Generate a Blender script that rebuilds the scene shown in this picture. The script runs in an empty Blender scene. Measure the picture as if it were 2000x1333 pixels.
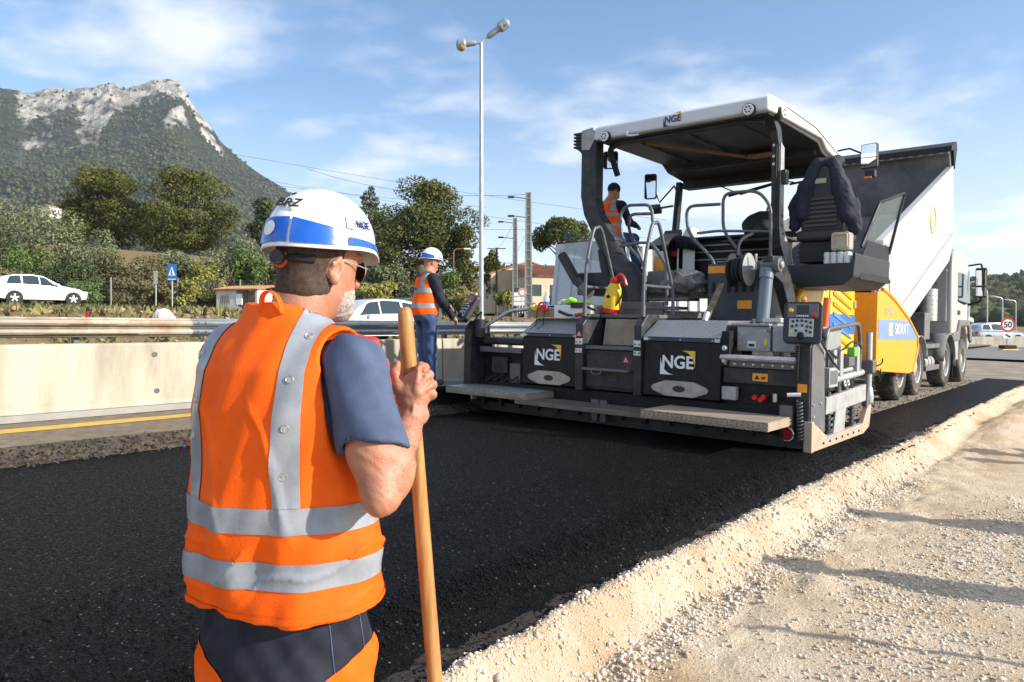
import bpy, bmesh, math, random
import numpy as np
from mathutils import Vector, Matrix, Euler
from mathutils.bvhtree import BVHTree

scene = bpy.context.scene
COL = scene.collection
random.seed(7); rng = np.random.default_rng(7)
R_ = math.radians

# ------------------------------------------------------------------ camera
FPX = 1420.0; HOR = 643.0; CAMZ = 1.2
cam_d = bpy.data.cameras.new('camera'); cam = bpy.data.objects.new('camera', cam_d); COL.objects.link(cam)
cam_d.sensor_width = 36.0; cam_d.lens = FPX / 2000 * 36.0
cam_d.shift_y = -(666.5 - HOR) / 2000.0
cam_d.clip_start = 0.05; cam_d.clip_end = 20000
cam.location = (0, 0, CAMZ); cam.rotation_euler = (R_(90), 0, 0)
cam_d.dof.use_dof = True; cam_d.dof.focus_distance = 6.0; cam_d.dof.aperture_fstop = 13
scene.camera = cam

# ------------------------------------------------------------------ sky and sun
SUN_H = Vector((0.941, -0.338)).normalized(); SUN_EL = R_(24)
world = bpy.data.worlds.new('World'); scene.world = world; world.use_nodes = True
wn = world.node_tree.nodes; wl = world.node_tree.links; wn.clear()
def wnode(t, **kw):
    n = wn.new(t)
    for k, v in kw.items(): setattr(n, k, v)
    return n
sky = wnode('ShaderNodeTexSky', sky_type='NISHITA', sun_disc=False, sun_elevation=SUN_EL,
            sun_rotation=math.atan2(SUN_H.x, SUN_H.y), altitude=50, air_density=1.0, dust_density=0.35, ozone_density=3.0)
bg1 = wnode('ShaderNodeBackground'); bg1.inputs[1].default_value = 0.138
hs_ = wnode('ShaderNodeHueSaturation'); hs_.inputs['Saturation'].default_value = 1.12; wl.new(sky.outputs[0], hs_.inputs['Color']); wl.new(hs_.outputs[0], bg1.inputs[0])
bg2 = wnode('ShaderNodeBackground'); bg2.inputs[0].default_value = (0.93, 0.96, 1.0, 1); bg2.inputs[1].default_value = 0.80
tc = wnode('ShaderNodeTexCoord'); sep = wnode('ShaderNodeSeparateXYZ'); wl.new(tc.outputs['Generated'], sep.inputs[0])
zz = wnode('ShaderNodeMath', operation='ADD'); zz.inputs[1].default_value = 0.16; wl.new(sep.outputs[2], zz.inputs[0])
zm = wnode('ShaderNodeMath', operation='MAXIMUM'); zm.inputs[1].default_value = 0.05; wl.new(zz.outputs[0], zm.inputs[0])
dx = wnode('ShaderNodeMath', operation='DIVIDE'); dy = wnode('ShaderNodeMath', operation='DIVIDE')
wl.new(sep.outputs[0], dx.inputs[0]); wl.new(zm.outputs[0], dx.inputs[1]); wl.new(sep.outputs[1], dy.inputs[0]); wl.new(zm.outputs[0], dy.inputs[1])
cmb = wnode('ShaderNodeCombineXYZ'); wl.new(dx.outputs[0], cmb.inputs[0]); wl.new(dy.outputs[0], cmb.inputs[1])
mp = wnode('ShaderNodeMapping'); mp.inputs['Location'].default_value = (1.9, 4.3, 0.3); mp.inputs['Scale'].default_value = (0.85, 1.0, 1); wl.new(cmb.outputs[0], mp.inputs[0])
nz = wnode('ShaderNodeTexNoise'); nz.inputs['Scale'].default_value = 1.5; nz.inputs['Detail'].default_value = 9; nz.inputs['Roughness'].default_value = 0.52; nz.inputs['Distortion'].default_value = 0.1
wl.new(mp.outputs[0], nz.inputs['Vector'])
rp = wnode('ShaderNodeValToRGB'); rp.color_ramp.elements[0].position = 0.42; rp.color_ramp.elements[1].position = 0.63
rp.color_ramp.elements[0].color = (0, 0, 0, 1); rp.color_ramp.elements[1].color = (0.88, 0.88, 0.88, 1); rp.color_ramp.interpolation = 'EASE'
wl.new(nz.outputs[0], rp.inputs[0])
hzr = wnode('ShaderNodeMapRange', interpolation_type='SMOOTHSTEP'); hzr.inputs[1].default_value = 0.0; hzr.inputs[2].default_value = 0.34; hzr.inputs[3].default_value = 0.62; hzr.inputs[4].default_value = 0.0; wl.new(sep.outputs[2], hzr.inputs[0])
hmx = wnode('ShaderNodeMath', operation='MAXIMUM'); wl.new(rp.outputs[0], hmx.inputs[0]); wl.new(hzr.outputs[0], hmx.inputs[1])
mxs = wnode('ShaderNodeMixShader'); wl.new(hmx.outputs[0], mxs.inputs[0]); wl.new(bg1.outputs[0], mxs.inputs[1]); wl.new(bg2.outputs[0], mxs.inputs[2])
wo = wnode('ShaderNodeOutputWorld'); wl.new(mxs.outputs[0], wo.inputs[0])

sun_d = bpy.data.lights.new('sun', 'SUN'); sun_d.energy = 5.0; sun_d.angle = R_(0.53); sun_d.color = (1.0, 0.92, 0.80)
sun = bpy.data.objects.new('sun', sun_d); COL.objects.link(sun); sun.location = (20, -10, 30)
sv = Vector((SUN_H.x * math.cos(SUN_EL), SUN_H.y * math.cos(SUN_EL), math.sin(SUN_EL)))
sun.rotation_euler = sv.to_track_quat('Z', 'Y').to_euler()
vs = scene.view_settings
vs.view_transform = 'Standard'; vs.look = 'None'; vs.exposure = 0.66; vs.gamma = 1.0; vs.use_curve_mapping = False
scene.cycles.max_bounces = 6; scene.cycles.transparent_max_bounces = 8
scene.cycles.use_denoising = True

# ------------------------------------------------------------------ frames
A_ = math.atan(1230 / FPX); TILT = 0.021
DV = Vector((math.sin(A_), math.cos(A_), 0)); NV = Vector((math.cos(A_), -math.sin(A_), 0)); ZV = Vector((0, 0, 1))
RV = NV * math.cos(TILT) - ZV * math.sin(TILT); UV = ZV * math.cos(TILT) + NV * math.sin(TILT)
_D = FPX * 1.2 / (885 - HOR)
C0 = Vector(((1580 - 1000) / FPX * _D, _D, 0.0))
# road frame: x across the road to the right, y along the road, z up; origin at the right rear foot of the screed
MR = Matrix(((RV.x, DV.x, UV.x, C0.x), (RV.y, DV.y, UV.y, C0.y), (RV.z, DV.z, UV.z, C0.z), (0, 0, 0, 1)))
MRI = MR.inverted()
def W(x, y, z): return MR @ Vector((x, y, z))
def P(px, py, D): return Vector(((px - 1000) / FPX * D, D, CAMZ + (HOR - py) / FPX * D))

# ------------------------------------------------------------------ object helpers
def link(o, parent=None):
    COL.objects.link(o)
    if parent is not None: o.parent = parent
    return o
def tag(o, label=None, cat=None, group=None, kind=None):
    if label: o['label'] = label
    if cat: o['category'] = cat
    if group: o['group'] = group
    if kind: o['kind'] = kind
    return o
def empty(name, M=None, loc=None, rz=0.0):
    o = bpy.data.objects.new(name, None); o.empty_display_size = 0.2; COL.objects.link(o)
    if M is not None: o.matrix_world = M
    if loc is not None: o.location = loc; o.rotation_euler = (0, 0, rz)
    return o
def mesh_np(name, v, q=None, t=None, smooth=False):
    """mesh from numpy arrays: q (n,4) quads and / or t (n,3) triangles"""
    me = bpy.data.meshes.new(name); v = np.asarray(v, np.float32).reshape(-1, 3)
    me.vertices.add(len(v)); me.vertices.foreach_set('co', v.ravel())
    idx = []; tot = []
    if q is not None and len(q): idx.append(np.asarray(q, np.int32).ravel()); tot.append(np.full(len(q), 4, np.int32))
    if t is not None and len(t): idx.append(np.asarray(t, np.int32).ravel()); tot.append(np.full(len(t), 3, np.int32))
    idx = np.concatenate(idx); tot = np.concatenate(tot)
    me.loops.add(len(idx)); me.loops.foreach_set('vertex_index', idx)
    me.polygons.add(len(tot)); st = np.concatenate(([0], np.cumsum(tot)[:-1])).astype(np.int32)
    me.polygons.foreach_set('loop_start', st); me.polygons.foreach_set('loop_total', tot)
    if smooth: me.polygons.foreach_set('use_smooth', np.ones(len(tot), bool))
    me.update(calc_edges=True); me.validate()
    return me
def obj(name, me, mat=None, parent=None, M=None):
    o = bpy.data.objects.new(name, me); link(o, parent)
    if mat is not None and not me.materials: me.materials.append(mat)
    if M is not None: o.matrix_world = M
    return o

class MB:
    """collects shapes and links them as one mesh object"""
    def __init__(s): s.v = []; s.f = []
    def _add(s, vs, fs):
        b = len(s.v); s.v.extend([tuple(x) for x in vs]); s.f.extend([tuple(i + b for i in f) for f in fs]); return s
    def box(s, x0, x1, y0, y1, z0, z1, M=None):
        vs = [Vector((x, y, z)) for x in (x0, x1) for y in (y0, y1) for z in (z0, z1)]
        if M is not None: vs = [M @ p for p in vs]
        return s._add(vs, [(0, 1, 3, 2), (4, 6, 7, 5), (0, 4, 5, 1), (2, 3, 7, 6), (0, 2, 6, 4), (1, 5, 7, 3)])
    def bar(s, p0, p1, w, h=None, up=(0, 0, 1)):
        p0 = Vector(p0); p1 = Vector(p1); h = w if h is None else h
        d = (p1 - p0); L = d.length; d.normalize(); u = Vector(up)
        if abs(d.dot(u)) > .98: u = Vector((1, 0, 0))
        r = d.cross(u).normalized(); u = r.cross(d)
        M = Matrix(((r.x, d.x, u.x, p0.x), (r.y, d.y, u.y, p0.y), (r.z, d.z, u.z, p0.z), (0, 0, 0, 1)))
        return s.box(-w / 2, w / 2, 0, L, -h / 2, h / 2, M)
    def tube(s, pts, r, n=10, cap=True, closed=False):
        pts = [Vector(p) for p in pts]; N = len(pts); rr = r if hasattr(r, '__len__') else [r] * N
        rings = []; u = None
        for i, p in enumerate(pts):
            a = pts[i - 1] if (i > 0 or closed) else p; b = pts[(i + 1) % N] if (i < N - 1 or closed) else p
            d = (b - a).normalized()
            if u is None:
                u = Vector((0, 0, 1)) if abs(d.z) < .9 else Vector((1, 0, 0))
            u = (u - d * u.dot(d)); u = u.normalized() if u.length > 1e-6 else d.orthogonal().normalized()
            w = d.cross(u)
            rings.append([p + (u * math.cos(2 * math.pi * k / n) + w * math.sin(2 * math.pi * k / n)) * rr[i] for k in range(n)])
        vs = [q for ring in rings for q in ring]; fs = []
        M_ = N if closed else N - 1
        for i in range(M_):
            j = (i + 1) % N
            for k in range(n):
                k2 = (k + 1) % n; fs.append((i * n + k, i * n + k2, j * n + k2, j * n + k))
        if cap and not closed:
            fs.append(tuple(reversed(range(n)))); fs.append(tuple((N - 1) * n + k for k in range(n)))
        return s._add(vs, fs)
    def cyl(s, p0, p1, r, n=16, r1=None): return s.tube([p0, p1], [r, r if r1 is None else r1], n)
    def prism(s, poly, axis, a, b):
        """extrude a 2D polygon along axis 'x','y' or 'z' from a to b"""
        def mk(u, v, w):
            return {'x': (w, u, v), 'y': (u, w, v), 'z': (u, v, w)}[axis]
        n = len(poly); vs = [mk(u, v, a) for u, v in poly] + [mk(u, v, b) for u, v in poly]
        fs = [tuple(range(n)), tuple(range(2 * n - 1, n - 1, -1))] + [(i, i + n, (i + 1) % n + n, (i + 1) % n) for i in range(n)]
        return s._add(vs, fs)
    def lathe(s, prof, c, axis='z', n=24):
        vs = []; fs = []; m = len(prof); c = Vector(c)
        for k in range(n):
            t = 2 * math.pi * k / n
            for r, h in prof:
                a, b = r * math.cos(t), r * math.sin(t)
                vs.append(c + Vector({'z': (a, b, h), 'x': (h, a, b), 'y': (a, h, b)}[axis]))
        for k in range(n):
            k2 = (k + 1) % n
            for i in range(m - 1): fs.append((k * m + i, k2 * m + i, k2 * m + i + 1, k * m + i + 1))
        return s._add(vs, fs)
    def grid(s, fn, nu, nv, closed_u=False):
        vs = [fn(i / (nu if closed_u else nu - 1), j / (nv - 1)) for i in range(nu) for j in range(nv)]
        fs = []
        for i in range(nu if closed_u else nu - 1):
            i2 = (i + 1) % nu
            for j in range(nv - 1): fs.append((i * nv + j, i2 * nv + j, i2 * nv + j + 1, i * nv + j + 1))
        return s._add(vs, fs)
    def build(s, name, mat, parent=None, smooth=False, bevel=0.0, M=None, solid=0.0, angle=35, seg=2):
        me = bpy.data.meshes.new(name); me.from_pydata(s.v, [], s.f); me.update()
        bm = bmesh.new(); bm.from_mesh(me); bmesh.ops.recalc_face_normals(bm, faces=bm.faces); bm.to_mesh(me); bm.free()
        if smooth:
            me.polygons.foreach_set('use_smooth', np.ones(len(me.polygons), bool))
            me.set_sharp_from_angle(angle=R_(angle))
        o = obj(name, me, mat, parent, M)
        if solid:
            m = o.modifiers.new('solid', 'SOLIDIFY'); m.thickness = solid; m.offset = 0
        if bevel:
            m = o.modifiers.new('bevel', 'BEVEL'); m.width = bevel; m.segments = seg; m.limit_method = 'ANGLE'; m.angle_limit = R_(40)
        return o

def arc(c, r, a0, a1, n, ax='xz'):
    out = []
    for i in range(n):
        t = R_(a0 + (a1 - a0) * i / (n - 1)); u, v = r * math.cos(t), r * math.sin(t)
        out.append((c[0] + u, c[1], c[2] + v) if ax == 'xz' else (c[0], c[1] + u, c[2] + v) if ax == 'yz' else (c[0] + u, c[1] + v, c[2]))
    return out
def smooth_path(pts, k=6):
    """Catmull-Rom through the points"""
    P_ = [Vector(p) for p in pts]; out = []
    for i in range(len(P_) - 1):
        a = P_[max(i - 1, 0)]; b = P_[i]; c = P_[i + 1]; d = P_[min(i + 2, len(P_) - 1)]
        for j in range(k):
            t = j / k
            out.append(0.5 * ((2 * b) + (c - a) * t + (2 * a - 5 * b + 4 * c - d) * t * t + (3 * b - a - 3 * c + d) * t ** 3))
    out.append(P_[-1]); return out
def round_path(pts, r, k=5):
    """polyline with rounded corners (bent pipe)"""
    P_ = [Vector(p) for p in pts]; out = [P_[0]]
    for i in range(1, len(P_) - 1):
        a = (P_[i - 1] - P_[i]); b = (P_[i + 1] - P_[i]); rr = min(r, a.length * .48, b.length * .48)
        p0 = P_[i] + a.normalized() * rr; p1 = P_[i] + b.normalized() * rr
        for j in range(k + 1):
            t = j / k; out.append(p0 * (1 - t) ** 2 + P_[i] * 2 * t * (1 - t) + p1 * t * t)
    out.append(P_[-1]); return out

# ------------------------------------------------------------------ materials
MATS = {}
def mat(name, col, rough=0.6, metal=0.0, var=0.0, vscale=8.0, bump=0.0, bscale=60.0, spec=0.5, col2=None, coat=0.0, island=0.0, detail=5, dirt=None, dscale=3.0, damt=0.5, trans=0.0, alpha=1.0, sss=0.0, emit=None, stretch=None):
    """procedural principled material: base colour with noise variation, optional dirt patches and fine relief"""
    if name in MATS: return MATS[name]
    m = bpy.data.materials.new(name); m.use_nodes = True; nt = m.node_tree; N = nt.nodes; L = nt.links; N.clear()
    o = N.new('ShaderNodeOutputMaterial'); b = N.new('ShaderNodeBsdfPrincipled'); L.new(b.outputs[0], o.inputs[0])
    b.inputs['Roughness'].default_value = rough; b.inputs['Metallic'].default_value = metal
    b.inputs['Specular IOR Level'].default_value = spec; b.inputs['Coat Weight'].default_value = coat
    b.inputs['Transmission Weight'].default_value = trans; b.inputs['Alpha'].default_value = alpha
    if sss: b.inputs['Subsurface Weight'].default_value = sss; b.inputs['Subsurface Radius'].default_value = (.012, .004, .002); b.inputs['Subsurface Scale'].default_value = 1.0
    if emit: b.inputs['Emission Color'].default_value = (*emit[:3], 1); b.inputs['Emission Strength'].default_value = emit[3]
    t = N.new('ShaderNodeTexCoord'); c = (*col, 1)
    out = None; src_ = t.outputs['Object']
    if stretch:
        mp_ = N.new('ShaderNodeMapping'); mp_.inputs['Scale'].default_value = stretch; L.new(src_, mp_.inputs[0]); src_ = mp_.outputs[0]
    def noise(sc, det=detail, rg=.6):
        n = N.new('ShaderNodeTexNoise'); n.inputs['Scale'].default_value = sc; n.inputs['Detail'].default_value = det; n.inputs['Roughness'].default_value = rg
        L.new(src_, n.inputs['Vector']); return n
    if var or col2:
        n = noise(vscale); r = N.new('ShaderNodeValToRGB'); r.color_ramp.elements[0].position = .34; r.color_ramp.elements[1].position = .68
        c2 = col2 if col2 else tuple(min(1, x * (1 + var)) for x in col); c1 = col if col2 else tuple(x * (1 - var) for x in col)
        r.color_ramp.elements[0].color = (*c1, 1); r.color_ramp.elements[1].color = (*c2, 1); L.new(n.outputs[0], r.inputs[0]); out = r.outputs[0]
    if island:
        g = N.new('ShaderNodeNewGeometry'); h = N.new('ShaderNodeHueSaturation'); mr = N.new('ShaderNodeMapRange')
        mr.inputs[3].default_value = 1 - island; mr.inputs[4].default_value = 1 + island
        L.new(g.outputs['Random Per Island'], mr.inputs[0]); L.new(mr.outputs[0], h.inputs['Value'])
        if out: L.new(out, h.inputs['Color'])
        else: h.inputs['Color'].default_value = c
        out = h.outputs[0]
    if dirt:
        n = noise(dscale, 8, .68); r = N.new('ShaderNodeValToRGB'); r.color_ramp.elements[0].position = .46; r.color_ramp.elements[1].position = .72
        r.color_ramp.elements[0].color = (0, 0, 0, 1); r.color_ramp.elements[1].color = (damt,) * 3 + (1,); L.new(n.outputs[0], r.inputs[0])
        mx = N.new('ShaderNodeMix'); mx.data_type = 'RGBA'; L.new(r.outputs[0], mx.inputs[0])
        if out: L.new(out, mx.inputs[6])
        else: mx.inputs[6].default_value = c
        mx.inputs[7].default_value = (*dirt, 1); out = mx.outputs[2]
        mr = N.new('ShaderNodeMapRange'); mr.inputs[3].default_value = rough; mr.inputs[4].default_value = min(1, rough + .35); L.new(r.outputs[0], mr.inputs[0]); L.new(mr.outputs[0], b.inputs['Roughness'])
    if out: L.new(out, b.inputs['Base Color'])
    else: b.inputs['Base Color'].default_value = c
    if bump:
        n = noise(bscale, 6, .65); bp = N.new('ShaderNodeBump'); bp.inputs['Strength'].default_value = 1.0; bp.inputs['Distance'].default_value = bump
        L.new(n.outputs[0], bp.inputs['Height']); L.new(bp.outputs[0], b.inputs['Normal'])
    MATS[name] = m; return m

K = {}
K['steel_dark'] = mat('slate grey paint', (.019, .023, .030), .45, var=.15, dirt=(.10, .085, .07), dscale=7, damt=.6, spec=.4, bump=.0006, bscale=40)
K['steel_mid'] = mat('mid grey paint', (.105, .112, .12), .45, var=.12, dirt=(.20, .17, .14), dscale=5, damt=.5)
K['steel_light'] = mat('light grey paint', (.36, .37, .37), .45, var=.1, dirt=(.17, .13, .10), dscale=6, damt=.6)
K['black'] = mat('black paint', (.006, .007, .010), .5, spec=.3, dirt=(.045, .041, .038), dscale=9, damt=.5)
K['blackplastic'] = mat('black plastic', (.02, .021, .024), .5, var=.2)
K['rubber'] = mat('black rubber', (.02, .02, .021), .8, var=.2, bump=.001)
K['alu'] = mat('bare aluminium', (.55, .55, .54), .38, metal=.75, var=.12, vscale=14)
K['galv'] = mat('galvanised steel', (.46, .48, .49), .45, metal=.5, var=.14, vscale=9)
K['pipe'] = mat('grey handrail paint', (.085, .10, .115), .38, var=.1, dirt=(.3, .29, .27), dscale=14, damt=.35)
K['white'] = mat('white paint', (.43, .43, .42), .35, var=.05, dirt=(.40, .36, .30), dscale=2.5, damt=.4, coat=.15)
K['roofwhite'] = mat('white fibreglass', (.62, .64, .65), .3, var=.02, dirt=(.62, .6, .56), dscale=2, damt=.2, coat=.3)
K['yellow'] = mat('yellow machine paint', (.86, .50, .012), .35, var=.05, dirt=(.5, .36, .12), dscale=3, damt=.3, coat=.2)
K['orange'] = mat('orange yellow hopper paint', (.80, .33, .012), .45, var=.06, dirt=(.45, .25, .08), dscale=2.2, damt=.4)
K['blue'] = mat('blue paint', (.02, .16, .48), .35, var=.05)
K['slateblue'] = mat('faded blue paint', (.10, .20, .38), .45, var=.08)
K['red'] = mat('red plastic', (.55, .02, .015), .4, var=.08)
K['orangelens'] = mat('orange lens', (.9, .22, .01), .25, coat=.3)
K['sticker'] = mat('orange warning sticker', (.85, .32, .02), .5, var=.1, vscale=30)
K['stickeryellow'] = mat('yellow sticker', (.85, .60, .03), .5)
K['letter_white'] = mat('white lettering', (.80, .82, .82), .5)
K['letter_navy'] = mat('navy lettering', (.02, .035, .16), .5)
K['letter_yellow'] = mat('amber lettering', (.85, .48, .02), .5)
K['letter_black'] = mat('black lettering', (.015, .015, .015), .6)
K['letter_pale'] = mat('faded pale lettering', (.55, .50, .44), .6)
K['glass'] = mat('tinted glass', (.03, .045, .05), .05, spec=.6, coat=.3)
K['clearglass'] = mat('greenish clear pane', (.30, .38, .38), .03, trans=0.0, alpha=.16)
K['mirrorglass'] = mat('mirror glass', (.8, .82, .84), .03, metal=1.0)
K['screen'] = mat('lcd screen', (.015, .02, .025), .12)
K['key'] = mat('pale key pad', (.42, .44, .46), .5, var=.1)
K['led'] = mat('lamp lens', (.72, .72, .68), .2, var=.1, vscale=40)
K['reflector'] = mat('red reflector', (.35, .006, .012), .2, coat=.4)
def diamond_mat(name, col, metal, dirtc, damt, rough=.42):
    m = mat(name, col, rough, metal=metal, var=.1, dirt=dirtc, dscale=4, damt=damt)
    nt = m.node_tree; N = nt.nodes; L = nt.links; b = [n for n in N if n.type == 'BSDF_PRINCIPLED'][0]
    t = N.new('ShaderNodeTexCoord'); hs = []
    for ang in (45, -45):
        mp_ = N.new('ShaderNodeMapping'); mp_.inputs['Rotation'].default_value = (0, 0, R_(ang)); mp_.inputs['Scale'].default_value = (16, 48, 1)
        mp0 = N.new('ShaderNodeMapping'); mp0.inputs['Scale'].default_value = (1, 1, 1)
        L.new(t.outputs['UV'], mp_.inputs[0])
        v = N.new('ShaderNodeTexVoronoi'); v.inputs['Scale'].default_value = 1.0; v.inputs['Randomness'].default_value = 0.0; L.new(mp_.outputs[0], v.inputs['Vector'])
        hs.append(v.outputs['Distance'])
    mn = N.new('ShaderNodeMath'); mn.operation = 'MINIMUM'; L.new(hs[0], mn.inputs[0]); L.new(hs[1], mn.inputs[1])
    r = N.new('ShaderNodeMapRange'); r.inputs[1].default_value = .12; r.inputs[2].default_value = .4; r.inputs[3].default_value = 1; r.inputs[4].default_value = 0; L.new(mn.outputs[0], r.inputs[0])
    bp = N.new('ShaderNodeBump'); bp.inputs['Distance'].default_value = .006; bp.inputs['Strength'].default_value = 1; L.new(r.outputs[0], bp.inputs['Height']); L.new(bp.outputs[0], b.inputs['Normal'])
    return m
K['diamond'] = diamond_mat('diamond plate', (.34, .36, .38), .6, (.24, .21, .17), .5)
K['diamond_dirty'] = diamond_mat('dirty diamond plate', (.38, .31, .23), .15, (.17, .12, .075), .75, .65)
def uv_box(o, s=1.0):
    """planar uv from the two larger axes of each face (metres)"""
    me = o.data; uvl = me.uv_layers.new(name='UVMap')
    for p in me.polygons:
        n = p.normal; ax = max(range(3), key=lambda i: abs(n[i])); a, b = [(1, 2), (0, 2), (0, 1)][ax]
        for li in p.loop_indices:
            co = me.vertices[me.loops[li].vertex_index].co; uvl.data[li].uv = (co[a] * s, co[b] * s)
    return o

# ------------------------------------------------------------------ lettering
def text_mesh(name, s, size, m, parent, M, bold=0.0, shear=0.0, extrude=0.002, align='CENTER', space=1.0):
    """flat lettering as a thin mesh; M places it (local x = reading direction, y = up, z = out of the surface)"""
    cu = bpy.data.curves.new(name, 'FONT'); cu.body = s; cu.size = size; cu.align_x = align; cu.align_y = 'CENTER'
    cu.offset = bold; cu.shear = shear; cu.extrude = extrude; cu.space_character = space
    to = bpy.data.objects.new(name, cu); COL.objects.link(to)
    dg = bpy.context.evaluated_depsgraph_get(); me = bpy.data.meshes.new_from_object(to.evaluated_get(dg))
    bpy.data.objects.remove(to); me.transform(M); me.materials.clear()
    o = obj(name, me, m, parent); return o
def face_M(origin, right, up):
    r = Vector(right).normalized(); u = Vector(up); u = (u - r * u.dot(r)).normalized(); n = r.cross(u)
    o = Vector(origin); return Matrix(((r.x, u.x, n.x, o.x), (r.y, u.y, n.y, o.y), (r.z, u.z, n.z, o.z), (0, 0, 0, 1)))
def nge_logo(parent, M, h, dark=False):
    """three letters with a hooked corner at lower left and another at upper right; h = letter height"""
    lm = K['letter_navy'] if dark else K['letter_white']
    text_mesh('lettering', 'NGE', h * 1.42, lm, parent, M @ Matrix.Translation((0, 0, .004)), bold=h * .035, shear=.12 if dark else 0.0)
    def corner(fl, m_):
        a = h * 1.05; b = MB(); poly = [(0, 0)]
        pts = [(-1.55 * h * fl, .35 * h * fl), (-1.55 * h * fl, -1.0 * h * fl), (-.35 * h * fl, -1.0 * h * fl)]
        c0, c1, c2 = [Vector((*p, 0)) for p in pts]; inner = []
        for i in range(9):
            t = i / 8; q = c2 * (1 - t) ** 2 + (c1 + Vector((.16 * h * fl, .16 * h * fl, 0))) * 2 * t * (1 - t) + c0 * t * t; inner.append((q.x, q.y))
        b.prism([(c0.x, c0.y), (c1.x, c1.y), (c2.x, c2.y)] + inner[1:-1], 'z', .002, .006)
        me_o = b.build('logo_corner', m_, parent); me_o.data.transform(M)
    corner(1, lm); corner(-1, K['letter_yellow'])

# ------------------------------------------------------------------ smooth solids (signed distance + surface nets)
class Field:
    def __init__(s, lo, hi, h):
        s.lo = np.array(lo, np.float32); s.h = h; s.n = np.ceil((np.array(hi) - s.lo) / h).astype(int) + 1
        s.F = np.full(s.n, .12, np.float32)
    def _sl(s, lo, hi):
        a = np.clip(np.floor((np.array(lo) - s.lo) / s.h).astype(int), 0, s.n); b = np.clip(np.ceil((np.array(hi) - s.lo) / s.h).astype(int) + 1, 0, s.n)
        if (b <= a).any(): return None
        ax = [s.lo[i] + s.h * np.arange(a[i], b[i], dtype=np.float32) for i in range(3)]
        return (slice(a[0], b[0]), slice(a[1], b[1]), slice(a[2], b[2])), np.meshgrid(*ax, indexing='ij', sparse=True)
    def put(s, fn, lo, hi, k=.02, op='u'):
        r = s._sl(lo, hi)
        if r is None: return s
        sl, (x, y, z) = r; d = fn(x, y, z); a = s.F[sl]
        if op == 'u': h = np.maximum(k - np.abs(a - d), 0) / max(k, 1e-6); s.F[sl] = np.minimum(a, d) - h * h * k * .25
        elif op == 's': d = -d; h = np.maximum(k - np.abs(a - d), 0) / max(k, 1e-6); s.F[sl] = np.maximum(a, d) + h * h * k * .25
        elif op == 'i': s.F[sl] = np.maximum(a, d)
        return s
    def cap(s, p0, p1, r0, r1=None, k=.02, op='u'):
        p0 = np.array(p0, np.float32); p1 = np.array(p1, np.float32); r1 = r0 if r1 is None else r1; d = p1 - p0; L2 = float(d @ d) + 1e-9; R = max(r0, r1) + k + .03
        def fn(x, y, z):
            t = np.clip(((x - p0[0]) * d[0] + (y - p0[1]) * d[1] + (z - p0[2]) * d[2]) / L2, 0, 1)
            return np.sqrt((x - p0[0] - t * d[0]) ** 2 + (y - p0[1] - t * d[1]) ** 2 + (z - p0[2] - t * d[2]) ** 2) - (r0 + (r1 - r0) * t)
        return s.put(fn, np.minimum(p0, p1) - R, np.maximum(p0, p1) + R, k, op)
    def chain(s, pts, rs, k=.02, op='u'):
        for i in range(len(pts) - 1): s.cap(pts[i], pts[i + 1], rs[i], rs[i + 1], k, op)
        return s
    def ell(s, c, r, Rm=None, k=.02, op='u'):
        c = np.array(c, np.float32); r = np.array(r, np.float32); M = np.eye(3) if Rm is None else np.array(Rm); R = float(r.max()) + k + .03
        def fn(x, y, z):
            x = x - c[0]; y = y - c[1]; z = z - c[2]
            u = (M[0, 0] * x + M[1, 0] * y + M[2, 0] * z) / r[0]; v = (M[0, 1] * x + M[1, 1] * y + M[2, 1] * z) / r[1]; w = (M[0, 2] * x + M[1, 2] * y + M[2, 2] * z) / r[2]
            k0 = np.sqrt(u * u + v * v + w * w); k1 = np.sqrt((u / r[0]) ** 2 + (v / r[1]) ** 2 + (w / r[2]) ** 2) + 1e-6
            return k0 * (k0 - 1) / k1
        return s.put(fn, c - R, c + R, k, op)
    def loft(s, sec, yaw=0., k=.03, op='u', zlo=None, zhi=None, p=2.0, axis=(0, 0)):
        """elliptic sections (z, cx, cy, a, b) turned by yaw about the vertical through axis"""
        sec = np.array(sec, np.float32); zs = sec[:, 0]; ca, sa = math.cos(yaw), math.sin(yaw); m = float(sec[:, 3:].max()) + .15
        zl = zs[0] if zlo is None else zlo; zh = zs[-1] if zhi is None else zhi
        def fn(x, y, z):
            X = (x - axis[0]) * ca - (y - axis[1]) * sa; Y = (x - axis[0]) * sa + (y - axis[1]) * ca
            g = [np.interp(z, zs, sec[:, i]).astype(np.float32) for i in (1, 2, 3, 4)]
            q = (np.abs((X - g[0]) / g[2]) ** p + np.abs((Y - g[1]) / g[3]) ** p) ** (1 / p)
            return np.maximum((q - 1) * np.minimum(g[2], g[3]), np.maximum(zl - z, z - zh))
        c = np.array([axis[0], axis[1]]); return s.put(fn, (c[0] - m, c[1] - m, zl - .05), (c[0] + m, c[1] + m, zh + .05), k, op)
    def noise(s, amp, freq, seed=0, n=7, zscale=1.0, lo=None, hi=None):
        g = np.random.default_rng(seed); r = s._sl(s.lo if lo is None else lo, s.lo + s.h * s.n if hi is None else hi); sl, (x, y, z) = r; t = 0
        for i in range(n):
            w = g.normal(size=3) * freq * g.uniform(.5, 1.6); w[2] *= zscale; t = t + np.sin(x * w[0] + y * w[1] + z * w[2] + g.uniform(0, 6.28))
        s.F[sl] = s.F[sl] + (amp / n ** .5 * t).astype(np.float32); return s
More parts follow.
